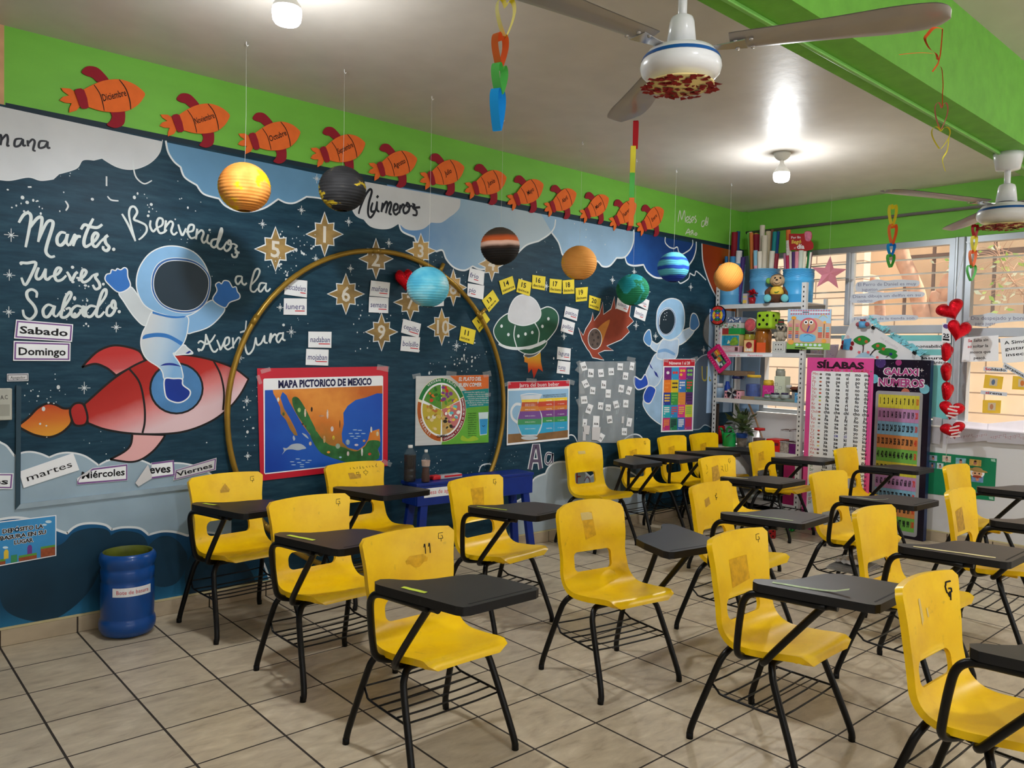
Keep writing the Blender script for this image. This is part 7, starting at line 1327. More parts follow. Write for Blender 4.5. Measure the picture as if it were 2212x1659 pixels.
def die(name, label, c, s, m, rz, pip, top=(5, 3, 2)):
    t = thing(name, label, 'die', tuple(c), rz); mb = MB(); mb.box((0, 0, s/2), (s, s, s), m); mb.build('body', t, loc=(0, 0, 0), bevel=s*.12)
    mb = MB(); P = {1: [(0, 0)], 2: [(-.25, .25), (.25, -.25)], 3: [(-.25, .25), (0, 0), (.25, -.25)], 5: [(-.25, .25), (.25, .25), (0, 0), (-.25, -.25), (.25, -.25)], 4: [(-.25, .25), (.25, .25), (-.25, -.25), (.25, -.25)], 6: [(-.25, .27), (.25, .27), (-.25, 0), (.25, 0), (-.25, -.27), (.25, -.27)]}
    for n, f in ((top[0], lambda u, v, h: Vector((-s/2-h, -u, s/2+v))), (top[1], lambda u, v, h: Vector((u, -s/2-h, s/2+v))), (top[2], lambda u, v, h: Vector((u, v, s+h)))):
        for u, v in P[n]: mb.prism(ell(u*s, v*s, s*.085, s*.085, 14), -.001, .0012, pip, f)
    mb.build('pips', t, loc=(0, 0, 0)); return t
c = sp(1657, 1, XF+.07); s_ = 37*mpp(c.x, c.y); zt = onX(1657, 710, XF+.02).z; die('foam_die', 'lime green foam die with black pips on top of the amber jar', (c.x+.02, c.y, SZ2[1]+(zt-SZ2[1])), s_, M((150, 190, 40), .6, var=.05), -.06, BLACK)
t, z = boxthing('white_block', 'white dotted toy block under the grey bear figure', 'toy block', 1669, 1698, 737, 1, XF+.03, .1, M((206, 206, 200), .4), front=lambda a, W_, H_: (a.stroke(rounded(1.5, 1.5, W_-1.5, H_-1.5, 1.5), .003*100, M((150, 150, 150), .5), 1, True, False, False), [a.poly(ell(W_*(.3+.2*i), H_*(.3+.4*j), .6, .6, 8), INK, 2) for i in range(3) for j in range(2)]))
c = sp(1687, 1, XF+.08); t = thing('bear_figure', 'grey bear figure with a green hat beside the calendar board', 'toy figure', (c.x, c.y, z), .5); GB = M((166, 156, 140), .8, var=.15, scale=40); mb = MB(); ball(mb, (0, 0, .05), (.035, .042, .05), GB); mb.build('body', t, loc=(0, 0, 0)); mb = MB(); ball(mb, (0, 0, .115), (.036, .04, .036), GB); ball(mb, (0, .036, .145), (.012, .014, .014), GB); ball(mb, (0, -.036, .145), (.012, .014, .014), GB); ball(mb, (-.032, 0, .11), (.012, .016, .014), M((60, 56, 56), .8)); hd = mb.build('head', t, loc=(0, 0, 0))
for s in (-1, 1): mb = MB(); ball(mb, (-.030, s*.015, .125), (.008, .009, .011), BLACK); mb.build('eye', hd, loc=(0, 0, 0)); mb = MB(); ball(mb, (-.02, s*.045, .06), (.018, .018, .026), GB); mb.build('arm', t, loc=(0, 0, 0)); mb = MB(); ball(mb, (-.035, s*.028, .018), (.028, .018, .018), GB); mb.build('leg', t, loc=(0, 0, 0))
mb = MB(); mb.lathe([(.032, .15), (.030, .165), (.026, .166), (.025, .20), (0, .202)], (0, 0, 0), M((50, 70, 50), .6), 16); mb.build('hat', t, loc=(0, 0, 0)); mb = MB(); mb.lathe([(.0265, .168), (.0262, .178)], (0, 0, 0), M((150, 40, 40), .6), 16); mb.build('hat_band', t, loc=(0, 0, 0))
boxthing('dark_tray', 'low black tray under the calendar board', 'tray', 1700, 1735, 754, 1, XF+.02, .15, M((30, 32, 36), .4))
# calendar board
q = [(1703, 668), (1797, 668), (1793, 756), (1700, 754)]; C_ = xcorners(q, XF-.012); W_, H_ = 40, 37; f = quadmap(*C_, W_, H_, NWIN); t = thing('calendar_board', 'wooden learning calendar board with a pink clock, hung on the rack', 'board', tuple((C_[2]+C_[3])/2)); a = Art(f, .0006, .006); a.prism([(0, 0), (W_, 0), (W_, H_), (0, H_)], 0, .006, M((206, 170, 140), .6), f); a.rect(0, 0, W_, 7, M((130, 180, 80), .5, var=.08), 1); a.rect(0, 24, W_, H_, M((160, 194, 220), .5), 1); a.poly(smooth([(0, 24), (6, 28), (16, 26), (26, 29), (34, 25), (40, 24)], False)+[(40, 6), (0, 6)], M((206, 166, 140), .6, var=.06), 2); wpart(a, 'panel', t)
a = Art(f, .0006, .0075)
for i in range(16): a.poly(ell(3.5+i*2.3, 35.8, .8, .8, 8), M((206, 110, 120), .5), 1); a.poly(ell(3.5+i*2.3, 32.6, .8, .8, 8), M((206, 110, 120), .5), 1)
a.rect(2.5, 33.8, 38, 34.6, WHITE, 1); a.rect(14, 33.9, 20, 34.5, INK, 2); a.poly(ell(20, 22, 8, 7.2, 30), M((206, 96, 110), .5, var=.08), 1); a.poly(ell(20, 22, 6.4, 5.8, 26), M((190, 146, 116), .5), 2)
for u in (17.6, 22.4): a.poly(ell(u, 25, 1.9, 1.9, 14), WHITE, 3); a.poly(ell(u, 25, 1, 1, 10), BLACK, 4)
a.poly([(20, 22), (21.5, 21.5), (19.6, 15.8), (18.6, 16.4)], M((60, 80, 160), .5), 4); a.poly([(19.5, 23), (20.5, 23), (20, 18)], M((200, 70, 60), .5), 5); a.poly(smooth([(13, 8), (12.5, 13), (17, 14.5), (24, 14), (27, 12), (26, 8), (20, 7)], True), M((110, 180, 220), .5), 3); a.stroke([(16, 12), (20, 13.6), (24.5, 12)], .35, M((40, 50, 90), .5), 4); a.stroke([(29, 29), (33, 32), (37, 29)], .5, M((226, 200, 90), .5), 3)
a.rect(5.6, 8, 6.2, 28, M((90, 50, 30), .6), 3); a.rect(34, 11, 34.6, 24, M((90, 50, 30), .6), 3); a.poly(ell(6, 29, 2.5, 1.6, 10), M((226, 160, 60), .5), 3); a.poly(ell(4, 6.5, 3, 2.4, 10), M((226, 160, 80), .5), 3); a.poly(ell(34.6, 25, 1.4, 1.4, 10), M((226, 170, 80), .5), 3); a.poly(ell(34.6, 8, 2.2, 2, 10), M((226, 160, 70), .5), 3)
for i in range(8):
    c_ = ((206, 130, 150), (206, 110, 130), (120, 170, 90), (120, 170, 90), (206, 90, 80), (206, 90, 80), (80, 110, 180), (80, 110, 180))[i]; a.rect(1.4, 22.6-i*1.7, 4.6, 23.6-i*1.7, M(c_, .5), 3); a.rect(8, 22.6-i*1.7, 11, 23.6-i*1.7, M(c_, .5), 3)
for i in range(6): c_ = ((120, 190, 210), (120, 190, 210), (120, 190, 210), (206, 90, 80), (206, 90, 80), (206, 90, 80))[i]; a.rect(29, 19.6-i*1.7, 32.6, 20.8-i*1.7, M(c_, .5), 3); a.rect(36, 19.6-i*1.7, 39, 20.8-i*1.7, M(c_, .5), 3)
for i in range(6): a.poly(ell(10+i*4.2, 4.2, 1.6, 1.2, 12), M((200, 222, 230), .5), 3)
a.rect(8, 1, 18, 1.8, INK, 3); a.rect(19.5, .9, 34, 1.9, WHITE, 3); wpart(a, 'printed_pieces', t)
# toy abacus
q = [(1553, 742), (1581, 784), (1555, 808), (1526, 764)]; C_ = xcorners(q, XF-.03); W_, H_ = 24, 15.; f = quadmap(*C_, W_, H_, NWIN); t = thing('toy_abacus', 'pink framed toy abacus with coloured bars hanging tilted on the rack', 'abacus', tuple(C_[2])); PKF = M((214, 30, 110), .4); mb = MB(); R0 = rounded(0, 0, W_, H_, 1.5); R1_ = rounded(3, 3, W_-3, H_-3, .6)
V = [f(u, v, h) for h in (0, .014) for L_ in (R0, R1_) for u, v in L_]; n = len(R0)
for (i0, i1, fl_) in ((2*n, 3*n, 0), (0, 2*n, 0), (3*n, n, 0)): pass
mb.add(V, [(2*n+i, 2*n+(i+1) % n, 3*n+(i+1) % n, 3*n+i) for i in range(n)]+[(i, (i+1) % n, 2*n+(i+1) % n, 2*n+i) for i in range(n)]+[(3*n+i, 3*n+(i+1) % n, n+(i+1) % n, n+i) for i in range(n)]+[(i, n+i, n+(i+1) % n, (i+1) % n) for i in range(n)], PKF); wpart(mb, 'frame', t)
for i, (u, v, L_, c_) in enumerate(((4, 10.2, 6, (226, 110, 50)), (4, 8.6, 5, (230, 190, 60)), (4, 7, 5.5, (220, 120, 60)), (10.5, 10.4, 6, (30, 30, 40)), (10.5, 9, 5, (90, 190, 90)), (10.8, 7.4, 4.6, (226, 110, 50)), (11, 5.8, 4, (230, 190, 60)), (17.4, 10.6, 2.6, (60, 50, 90)), (17.4, 9, 2.6, (100, 190, 90)), (17, 6, 3, (226, 226, 226)), (4, 4, 6, (40, 40, 50)), (11, 4, 7, (226, 226, 226)))): mb = MB(); mb.prism([(u, v), (u+L_, v), (u+L_, v+1.3), (u, v+1.3)], .004, .011, M(c_, .4), f); wpart(mb, 'counting_bar', t)
a = Art(f, .0004, .0145)
for i in range(8): a.text('+-x=1234'[i], 3+i*2.6, H_-2.2, 1.1, PAPER, layer=1); a.text('56789+-='[i], 3+i*2.6, .9, 1.1, PAPER, layer=1)
wpart(a, 'printed_signs', t)
# ---- third shelf
CLR = M((214, 218, 220), .08, var=.05, alpha=.07, name='clear_jar'); X = XF+.06
jarthing('strawberry_canister', 'grey blue canister with strawberry print, left end of the third shelf', 'canister', 1557, 11, 828, 2, X, M((126, 150, 176), .35, var=.12), lid=M((196, 200, 204), .3, alpha=.7), lidh=.30, shape=[(0, 0), (1, 0), (1, .75), (.98, .76), (.98, .84)])
jarthing('blue_bottle', 'small dark blue plastic bottle behind the pink crate', 'bottle', 1576, 6.5, 824, 2, XF+.16, M((24, 60, 150), .35), shape=[(0, 0), (1, 0), (1, .7), (.7, .8), (.7, .9), (.6, 1), (0, 1)])
jarthing('navy_lid_jar', 'clear jar of brown pieces with navy lid on the third shelf', 'jar', 1599, 15, 813, 2, XF+.2, CLR, .35, M((110, 66, 44), .7, var=.4, scale=60), M((26, 34, 84), .4), .12)
boxthing('cardboard_box', 'flat brown cardboard box lying on top of the jars', 'box', 1547, 1615, 801, 2, XF+.14, .16, M((128, 106, 84), .8), zb=onX(1580, 812, XF+.14).z+.004)
def crate(a, W_, H_): [a.rect(.8+W_*.165*i, H_*.5*j+H_*.1, W_*.165*i+W_*.12, H_*.5*j+H_*.3, M((90, 50, 60), .6), 1) for i in range(6) for j in range(2)]
t, z = boxthing('pink_crate', 'small pink plastic crate with a black and silver bow', 'crate', 1570, 1604, 845, 2, XF+.02, .08, M((220, 160, 170), .5), front=crate)
mb = MB(); r_ = random.Random(1)
for i in range(9):
    an = 2*PI*i/9; d = Vector((0, math.cos(an), math.sin(an))); s_ = d.cross(Vector((1, 0, 0))); o_ = Vector((-.046, 0, .05)); mb.add([o_, o_+d*.04+s_*.014-Vector((.01, 0, 0)), o_+d*.06, o_+d*.04-s_*.014-Vector((.008, 0, 0))], [(0, 1, 2, 3)], (M((26, 26, 40), .3), M((190, 190, 196), .3, metal=.5))[i % 2])
mb.build('bow', t, loc=(0, 0, 0))
jarthing('blue_caps_jar', 'big clear jar of blue caps with yellow lid on the third shelf', 'jar', 1633, 17, 810, 2, XF+.1, CLR, .62, M((34, 66, 136), .5, var=.5, scale=26), M((214, 176, 50), .4), .11)
t, z = boxthing('magenta_box', 'bright pink box below a yellow tub on the third shelf', 'box', 1652, 1675, 833, 2, XF+.06, .1, M((206, 50, 140), .45), front=lambda a, W_, H_: a.stroke([(W_*.15, H_*.6), (W_*.4, H_*.7), (W_*.6, H_*.5), (W_*.9, H_*.66)], .5, M((230, 130, 190), .5), 1))
jarthing('yellow_tub', 'small yellow tub standing on the bright pink box', 'tub', 1665, 11, 821, 2, XF+.11, M((206, 170, 50), .4), lid=M((222, 190, 60), .4), zb=z)
def pat(a, W_, H_): [a.stroke([(x, y), (x+2.4, y), (x+2.4, y+2.4), (x, y+2.4)], .3, M(c_, .5), 1, True, False, False) for x, y, c_ in ((1, 1, (60, 70, 90)), (5, 4, (90, 110, 90)), (1.5, 8, (70, 60, 90)), (5, 11, (60, 90, 90)), (1, 14, (90, 80, 90)))]
t, z = boxthing('patterned_box', 'tall pale patterned box with a grey jar on top', 'box', 1677, 1700, 813, 2, XF+.07, .1, M((206, 212, 190), .5), front=pat)
jarthing('grey_lid_jar', 'jar with grey lid standing on the tall patterned box', 'jar', 1690, 10, 797, 2, XF+.12, M((150, 150, 140), .3, var=.2), lid=M((150, 156, 140), .4), lidh=.3, zb=z)
jarthing('small_clear_jar', 'small clear jar of grey bits, right on the third shelf', 'jar', 1709, 7.5, 832, 2, XF+.12, CLR, .4, M((90, 90, 96), .6, var=.4, scale=60), M((206, 206, 206), .4), .2)
c = sp(1724, 2, XF+.12); t = thing('brown_toy', 'small brown toy on a black base near the right upright', 'toy', (c.x, c.y, SZ2[2])); mb = MB(); ball(mb, (0, .01, .12), (.02, .05, .018), M((110, 60, 40), .7)); ball(mb, (0, -.03, .13), (.016, .02, .016), M((110, 60, 40), .7)); mb.build('toy_body', t, loc=(0, 0, 0)); mb = MB(); mb.box((0, 0, .098), (.05, .085, .012), BLACK); mb.box((0, 0, .046), (.04, .05, .092), M((150, 150, 146), .5)); mb.build('base', t, loc=(0, 0, 0))
boxthing('wooden_tray', 'long thin wooden and glass tray along the front of the third shelf', 'tray', 1606, 1724, 859, 2, XF+.008, .045, M((150, 130, 100), .5, var=.15), front=lambda a, W_, H_: a.rect(14, .5, W_-1, H_-.2, M((120, 136, 130), .3, var=.2), 1))
tz = onX(1660, 859, XF+.03).z
for px, r, yt, col, lab in ((1664, 8, 852, (50, 150, 60), 'small jar with green lid on the wooden tray'), (1680, 10, 849, (40, 30, 60), 'small jar with dark purple lid, left of two on the tray'), (1701, 9, 849, (44, 34, 66), 'small jar with dark purple lid, right of two on the tray')): jarthing('lidded_jar', lab, 'jar', px, r, yt, 2, XF+.03, M((150, 160, 160), .15, var=.2), lid=M(col, .4), lidh=.45, zb=tz, group='small jars on the wooden tray')
boxthing('light_blue_box', 'little light blue printed box beside the right upright', 'box', 1722, 1735, 849, 2, XF+.004, .035, M((90, 160, 206), .5), front=spk(6, ((226, 226, 226), (40, 90, 150))))
# ---- fourth shelf
boxthing('brown_board', 'tall dark brown board standing beside the left upright', 'board', 1544, 1556, 872, 3, XF+.03, .03, M((58, 46, 38), .7), bev=0)
jarthing('red_bin', 'red plastic bin half hidden by the green watering can', 'bin', 1564, 9.5, 920, 3, XF+.2, M((176, 20, 24), .4), shape=[(0, 0), (.85, 0), (1, 1), (.94, 1), (.85, .1)])
WCAN = M((20, 150, 70), .35, var=.05); c = sp(1584, 3, XF+.06); k_ = mpp(c.x, c.y); t = thing('watering_can', 'green plastic watering can on the rack beside the plant', 'watering can', tuple(c)); R_ = 14*k_; H_ = 29*k_
mb = MB(); mb.lathe([(0, 0), (R_, 0), (R_*1.0, .01), (R_*.96, H_*.9), (R_*.9, H_), (0, H_)], (0, 0, 0), WCAN, 26); mb.build('body', t, loc=(0, 0, 0)); mb = MB(); mb.tube(smooth([(0, R_*.8, H_*.3), (0, R_*1.05, H_*.75), (0, R_*1.35, H_*1.15), (-.01, R_*1.6, H_*1.3)]), [.02, .019, .019, .018, .018, .017, .016, .015, .014, .013, .012, .012, .011, .011, .010, .010, .010, .011, .012][:19], WCAN, 10); mb.build('spout', t, loc=(0, 0, 0)); mb = MB(); mb.tube(smooth([(0, R_*.5, H_*.98), (0, R_*.35, H_*1.35), (0, -R_*.1, H_*1.42), (0, -R_*.55, H_*1.2), (0, -R_*.75, H_*.9)]), .008, WCAN, 8); mb.build('handle', t, loc=(0, 0, 0))
c = sp(1586, 3, XF+.24); t = thing('white_bag', 'crumpled white plastic bag behind the watering can', 'bag', tuple(c)); mb = MB(); ball(mb, (0, 0, .12), (.05, .06, .12), M((206, 212, 222), .4, var=.1, bump=.8)); mb.v[:] = [v+Vector((r_.gauss(0, .008), r_.gauss(0, .008), r_.gauss(0, .006))) for v in mb.v]; mb.build('bag', t, loc=(0, 0, 0))
c = sp(1611, 3, XF+.10); t = thing('potted_plant', 'leafy dark green plant in a blue pot on the fourth shelf', 'plant', tuple(c)); k_ = mpp(c.x, c.y); mb = MB(); mb.lathe([(0, 0), (.04, 0), (.048, .09), (0, .09)], (0, 0, 0), M((120, 110, 100), .6, var=.3, scale=30), 20); mb.lathe([(.049, .088), (.052, .09), (.054, .13), (.046, .132), (0, .122)], (0, 0, 0), M((24, 70, 150), .4), 20); mb.build('pot', t, loc=(0, 0, 0)); LF = [M((66, 84, 50), .45, var=.25, scale=20), M((92, 108, 66), .45, var=.25, scale=20)]
ml = MB(); ms = MB(); r_ = random.Random(11)
for i in range(52):
    an = r_.uniform(0, 2*PI); el = r_.uniform(-.1, 1.35); d = Vector((math.cos(an)*math.cos(el), math.sin(an)*math.cos(el), math.sin(el))); ln = r_.uniform(.06, .15); b0 = Vector((0, 0, .13+r_.uniform(0, .05))); e_ = b0+d*ln; ms.tube([b0, b0+d*ln*.5+Vector((0, 0, .01)), e_], .002, LF[0], 5, cap=False)
    d2 = (d+Vector((0, 0, r_.uniform(-.7, .1)))).normalized(); s_ = d2.cross(Vector((.1, .2, 1))).normalized(); nn = s_.cross(d2); L_ = r_.uniform(.075, .11); w_ = L_*.33
    ml.add([e_, e_+d2*L_*.35+s_*w_, e_+d2*L_*.75+s_*w_*.6, e_+d2*L_, e_+d2*L_*.75-s_*w_*.6, e_+d2*L_*.35-s_*w_, e_+d2*L_*.4-nn*.008, e_+d2*L_*.75-nn*.005], [(0, 1, 6), (1, 2, 7, 6), (2, 3, 7), (3, 4, 7), (4, 5, 6, 7), (5, 0, 6)], LF[i % 2])
ms.build('stems', t, loc=(0, 0, 0)); ml.build('leaves', t, loc=(0, 0, 0))
t, z = boxthing('white_basket', 'white plastic slatted basket behind the plant', 'basket', 1617, 1635, 928, 3, XF+.24, .12, M((220, 220, 222), .5), front=lambda a, W_, H_: [a.rect(.6+i*1.1, .6, 1.1+i*1.1, H_-.8, M((120, 124, 130), .6), 1) for i in range(int(W_/1.15))])
jarthing('red_lid_jar', 'clear jar of dark pieces with red lid on the fourth shelf', 'jar', 1649, 13.5, 925, 3, XF+.15, CLR, .5, M((80, 44, 40), .5, var=.5, scale=40), M((176, 30, 30), .4), .12)
t, z = boxthing('red_caddy', 'red plastic caddy holding pens on the fourth shelf', 'caddy', 1664, 1695, 950, 3, XF+.03, .16, M((206, 30, 34), .4), front=lambda a, W_, H_: (a.rect(2, H_*.5, W_-1.5, H_*.75, M((120, 16, 20), .5), 1), a.rect(3, H_*.52, W_-4, H_*.62, M((60, 30, 110), .5), 2)))
for px0, px1, yt, yb, m_, lab in ((1694, 1713, 954, 975, M((150, 140, 130), .2, var=.5, scale=40), 'clear lidded box of mixed bits, lower left of the four'), (1714, 1733, 957, 975, M((100, 24, 100), .4, var=.2), 'purple filled lidded box, lower right of the four'), (1694, 1713, 929, 951, CLR, 'empty clear lidded box, upper left of the four'), (1714, 1733, 929, 954, CLR, 'empty clear lidded box, upper right of the four')):
    zb = SZ2[3] if yb > 970 else onX(px0, 951, XF+.03).z+.012
    t, z = boxthing('lidded_box', lab, 'box', px0, px1, yt+3, 3, XF+.03, .1, m_, zb=zb, group='clear boxes with striped lids'); mb = MB(); y0, y1 = onX(px0, 700, XF+.03).y, onX(px1, 700, XF+.03).y; mb.box((0, 0, z-zb+.006), (.104, y0-y1-.002, .012), M((60, 20, 24), .5))
    for i in range(7): mb.box((-.0525, (y0-y1)*(.45-.15*i), z-zb+.006), (.002, (y0-y1)*.07, .008), PAPER)
    mb.build('lid', t, loc=(0, 0, 0))
# ---- below
c = sp(1590, 4, XF+.12); t = thing('white_sack', 'large white sack lying low in the rack', 'sack', (c.x, c.y, SZ2[4])); mb = MB(); ball(mb, (0, 0, .20), (.16, .17, .2), M((206, 204, 200), .6, var=.06)); mb.v[:] = [v+Vector((0, r_.gauss(0, .006), r_.gauss(0, .006))) for v in mb.v]; mb.build('sack', t, loc=(0, 0, 0))
def crate2(a, W_, H_): [a.rect(1+i*2.4, 2+j*3.2, 2.4+i*2.4, 4+j*3.2, M((110, 116, 112), .6), 1) for i in range(int(W_/2.6)) for j in range(int(H_/3.8))]
boxthing('black_crate', 'black plastic lattice crate low in the rack', 'crate', 1662, 1701, 1000, 4, XF+.04, .25, M((24, 26, 26), .5), front=crate2)
boxthing('magenta_bag', 'dark pink bag with x pattern beside the right upright', 'bag', 1704, 1732, 1000, 4, XF+.03, .2, M((150, 24, 84), .6, var=.15), front=lambda a, W_, H_: [a.text('x', W_*(.25+.5*(i % 2)), H_*(.2+.22*(i//2)), 1.6, M((110, 16, 60), .6), layer=1) for i in range(7)])
jarthing('detergent_bottle', 'white bottle with green label on the lowest visible shelf', 'bottle', 1718, 12, 1052, 4, XF+.02+.02, M((214, 216, 206), .35), lid=M((60, 150, 70), .4), lidh=.25) if False else None
t, z = boxthing('dark_bin', 'dark storage bin on the bottom shelf of the rack', 'bin', 1600, 1690, 1102, 5, XF+.05, .3, M((36, 30, 32), .5, var=.1))
t = jarthing('detergent_bottle', 'white and green bottle at the right end of the bottom shelf', 'bottle', 1716, 12, 1100, 5, XF+.12, M((206, 214, 200), .35), lid=M((50, 150, 60), .4), lidh=.4)
c = onZ(1664, 1161, 0); die('red_die', 'red die with black pips on the floor in front of the rack', c, .085, M((150, 20, 24), .35), .5, BLACK, (5, 4, 1)); c = onZ(1707, 1146, 0); die('green_die', 'green die on the floor between chair legs', c, .07, M((30, 160, 60), .35), .2, BLACK, (2, 3, 5))
# ================================================================ SILABAS chart
XS = 6.42; C_ = [onX(1745, 772, XS), onX(1889, 775, XS)]; W_ = (C_[0].y-C_[1].y)*100; y0, y1 = C_[0].y, C_[1].y; zt = C_[0].z; zb = .02; H_ = (zt-zb)*100
f = lambda u, v, h: Vector((XS+(1-v/H_)*.0-h, y0-u/100, zb+v/100))
a = Art(f, .0005, .006); PKP = M((206, 72, 140), .4, var=.05); a.prism([(0, 0), (W_, 0), (W_, H_), (0, H_)], 0, .006, PKP, f); a.poly([(p, q) for p, q in rounded(4.2, 3, W_-4.2, H_-11.5, 2)], M((222, 224, 226), .35, var=.02), 1)
a.text('SÍLABAS', W_/2+.5, H_-8.6, 5.2, M((40, 14, 30), .5), wd=W_*.70, bold=.05, layer=2)
RDT = M((190, 60, 60), .5); BKT = M((26, 26, 30), .5); BLT = M((70, 70, 150), .5); DX = (.335, .49, .63, .78, .91); px2v = lambda py: H_*(1-(py-772)/(1112-772.))
rowy = 808.; stp = 8.62
v0 = (zt-onX(1800, 802, XS).z)*100
for i, s in enumerate(('Aa', 'Ee', 'Ii', 'Oo', 'Uu')): a.text(s, W_*(DX[i]-.02), H_-v0-.3, 3.0, RDT, layer=2); a.poly(ell(W_*(DX[i]+.055), H_-v0+.8, .9, .6, 8), M(((60, 40, 40), (160, 150, 140), (110, 150, 70), (150, 50, 30), (120, 110, 100))[i], .6), 2)
rows = ['m', 's', 'p', 'l', 'n', 't', 'd', 'f', 'r', 'b', 'ch', 'j', 'ñ', 'v', 'll', 'y', 'c', 'k', 'z', 'h', 'w', 'x']
ic = [(90, 70, 60), (60, 60, 50), (180, 90, 60), (70, 50, 50), (130, 100, 80), (206, 70, 50), (90, 140, 70), (206, 190, 80), (170, 90, 90), (120, 90, 90), (170, 80, 60), (170, 160, 110), (110, 70, 60), (90, 90, 90), (190, 200, 206), (180, 70, 50), (110, 50, 40), (60, 70, 50), (170, 80, 50), (206, 190, 120), (110, 60, 110), (110, 80, 60)]
py = 811.5
for i, cns in enumerate(rows):
    v = H_-(zt-onX(1800, py, XS).z)*100; lb = cns.capitalize()+cns if len(cns) == 1 else cns.capitalize()+cns
    a.text(lb, W_*.09, v, 2.5 if len(cns) == 1 else 2.2, RDT, 'L', layer=2, wmax=6.4); a.poly(ell(W_*.222, v+.9, 1.2, .8, 9), M(ic[i], .6, var=.2), 2)
    for j, vo in enumerate('aeiou'): a.text(cns+vo, W_*DX[j], v, 2.6, BLT if cns == 'c' and j in (1, 2) else BKT, layer=2, bold=.03)
    py += 8.25
for i, (l_, r__, c_) in enumerate((('Gg', ('ga', 'gue', 'gui', 'go', 'gu'), RDT), ('Qq', ('', 'que', 'qui', '', ''), RDT), ('bl', ('bla', 'ble', 'bli', 'blo', 'blu'), M((40, 110, 60), .5)), ('br', ('bra', 'bre', 'bri', 'bro', 'bru'), M((40, 110, 60), .5)), ('cl', ('cla', 'cle', 'cli', 'clo', 'clu'), M((206, 120, 40), .5)), ('cr', ('cra', 'cre', 'cri', 'cro', 'cru'), M((206, 120, 40), .5)), ('dr', ('dra', 'dre', 'dri', 'dro', 'dru'), RDT), ('fl', ('fla', 'fle', 'fli', 'flo', 'flu'), M((40, 110, 60), .5)), ('fr', ('fra', 'fre', 'fri', 'fro', 'fru'), RDT), ('gl', ('gla', 'gle', 'gli', 'glo', 'glu'), M((40, 110, 60), .5)), ('gr', ('gra', 'gre', 'gri', 'gro', 'gru'), RDT), ('pl', ('pla', 'ple', 'pli', 'plo', 'plu'), M((40, 110, 60), .5)))):
    py2 = 996+i*9.; v = H_-(zt-onX(1800, py2, XS).z)*100
    if v < 5: break
    a.text(l_, W_*.10, v, 2.9, c_, 'L', layer=2)
    for j in range(5): a.text(r__[j], W_*DX[j], v, 2.8, BKT, layer=2, bold=.02) if r__[j] else None
for j in range(5): a.rect(W_*(DX[j]+.075)-.04, 6, W_*(DX[j]+.075)+.04, H_-18, M((206, 208, 212), .5), 1.5)
tag(a.build('syllable_chart'), 'tall pink bordered SÍLABAS chart standing beside the rack', 'chart')
# ================================================================ GALAXI NUMEROS chart
XG = 6.865; y0, y1 = onX(1885, 776, XG).y, onX(2011, 779, XG).y; W_ = (y0-y1)*100; zt = onX(1950, 777, XG).z; zb = .0; H_ = (zt-zb)*100; f = lambda u, v, h: Vector((XG-h, y0-u/100, zb+v/100))
SPACE = M((22, 18, 36), .3, var=.3, scale=8); t = thing('number_chart', 'tall black GALAXI NÚMEROS chart of coloured number rows standing on the floor', 'chart', (XG+.03, (y0+y1)/2, 0))
mb = MB(); mb.prism([(0, 0), (W_, 0), (W_, H_), (0, H_)], -.06, 0, SPACE, f, M((20, 40, 84), .35, var=.3, scale=7)); wpart(mb, 'board', t, bevel=.004)
a = Art(f, .0005, .0002); FRM = M((160, 162, 164), .35, var=.08); a.poly(rounded(4, 2.5, W_-5, H_-27, 2.5), FRM, 1.6)
MG = M((170, 70, 130), .4)
for tx, v, hh_, wd_ in (('GALAXI', H_-13, 5.6, .60), ('NÚMEROS', H_-22.5, 6.2, .78)): a.text(tx, W_*.51, v, hh_, PAPER, wd=W_*wd_*1.02, bold=.09, layer=2); a.text(tx, W_*.51, v, hh_, MG, wd=W_*wd_, bold=.04, layer=3)
for u, v, r, c_ in ((7, H_-3, 4.5, (70, 50, 110)), (22, H_-2.5, 2.6, (150, 50, 110)), (2, H_-17, 4, (110, 190, 206)), (W_-4, H_-24, 4, (120, 190, 206)), (W_*.6, H_-27.5, 3.5, (190, 110, 90))): a.poly([p for p in ell(u, v, r, r, 18) if 0 < p[0] < W_ and p[1] < H_], M(c_, .4, var=.15), 1)
r_ = random.Random(6)
for i in range(40): u, v = r_.uniform(1, W_-1), r_.uniform(H_-26, H_-1); a.poly(ell(u, v, .16, .16, 6), WHITE, 1.5)
a.stroke([(W_*.86, H_-7), (W_*.86, H_-10)], .4, WHITE, 2); a.stroke([(W_*.83, H_-8.5), (W_*.89, H_-8.5)], .4, WHITE, 2)
RC = [(206, 200, 62), (186, 140, 184), (130, 186, 212), (212, 140, 76), (112, 180, 76)]; gt = H_-30.; gb = 6.; rh = (gt-gb)/10; gx0, gx1 = 6.5, W_-7.5; cw = (gx1-gx0)/10
for i in range(10):
    vt = gt-i*rh; a.rect(gx0, vt-rh, gx1, vt, M(RC[i % 5], .4, var=.03), 2)
    for j in range(10):
        a.text(str(i*10+j+1), gx0+cw*(j+.5), vt-rh*.68, rh*.44, M((206, 66, 46), .5) if j == 9 else BKT, wd=cw*(.30 if i*10+j < 9 else (.62 if i*10+j < 99 else .8)), bold=.05, layer=4)
        if j: a.rect(gx0+cw*j-.05, vt-rh, gx0+cw*j+.05, vt, M((120, 110, 110), .5), 3)
    if i: a.rect(gx0, vt-.05, gx1, vt+.05, M((120, 110, 110), .5), 3)
wpart(a, 'printed_face', t)
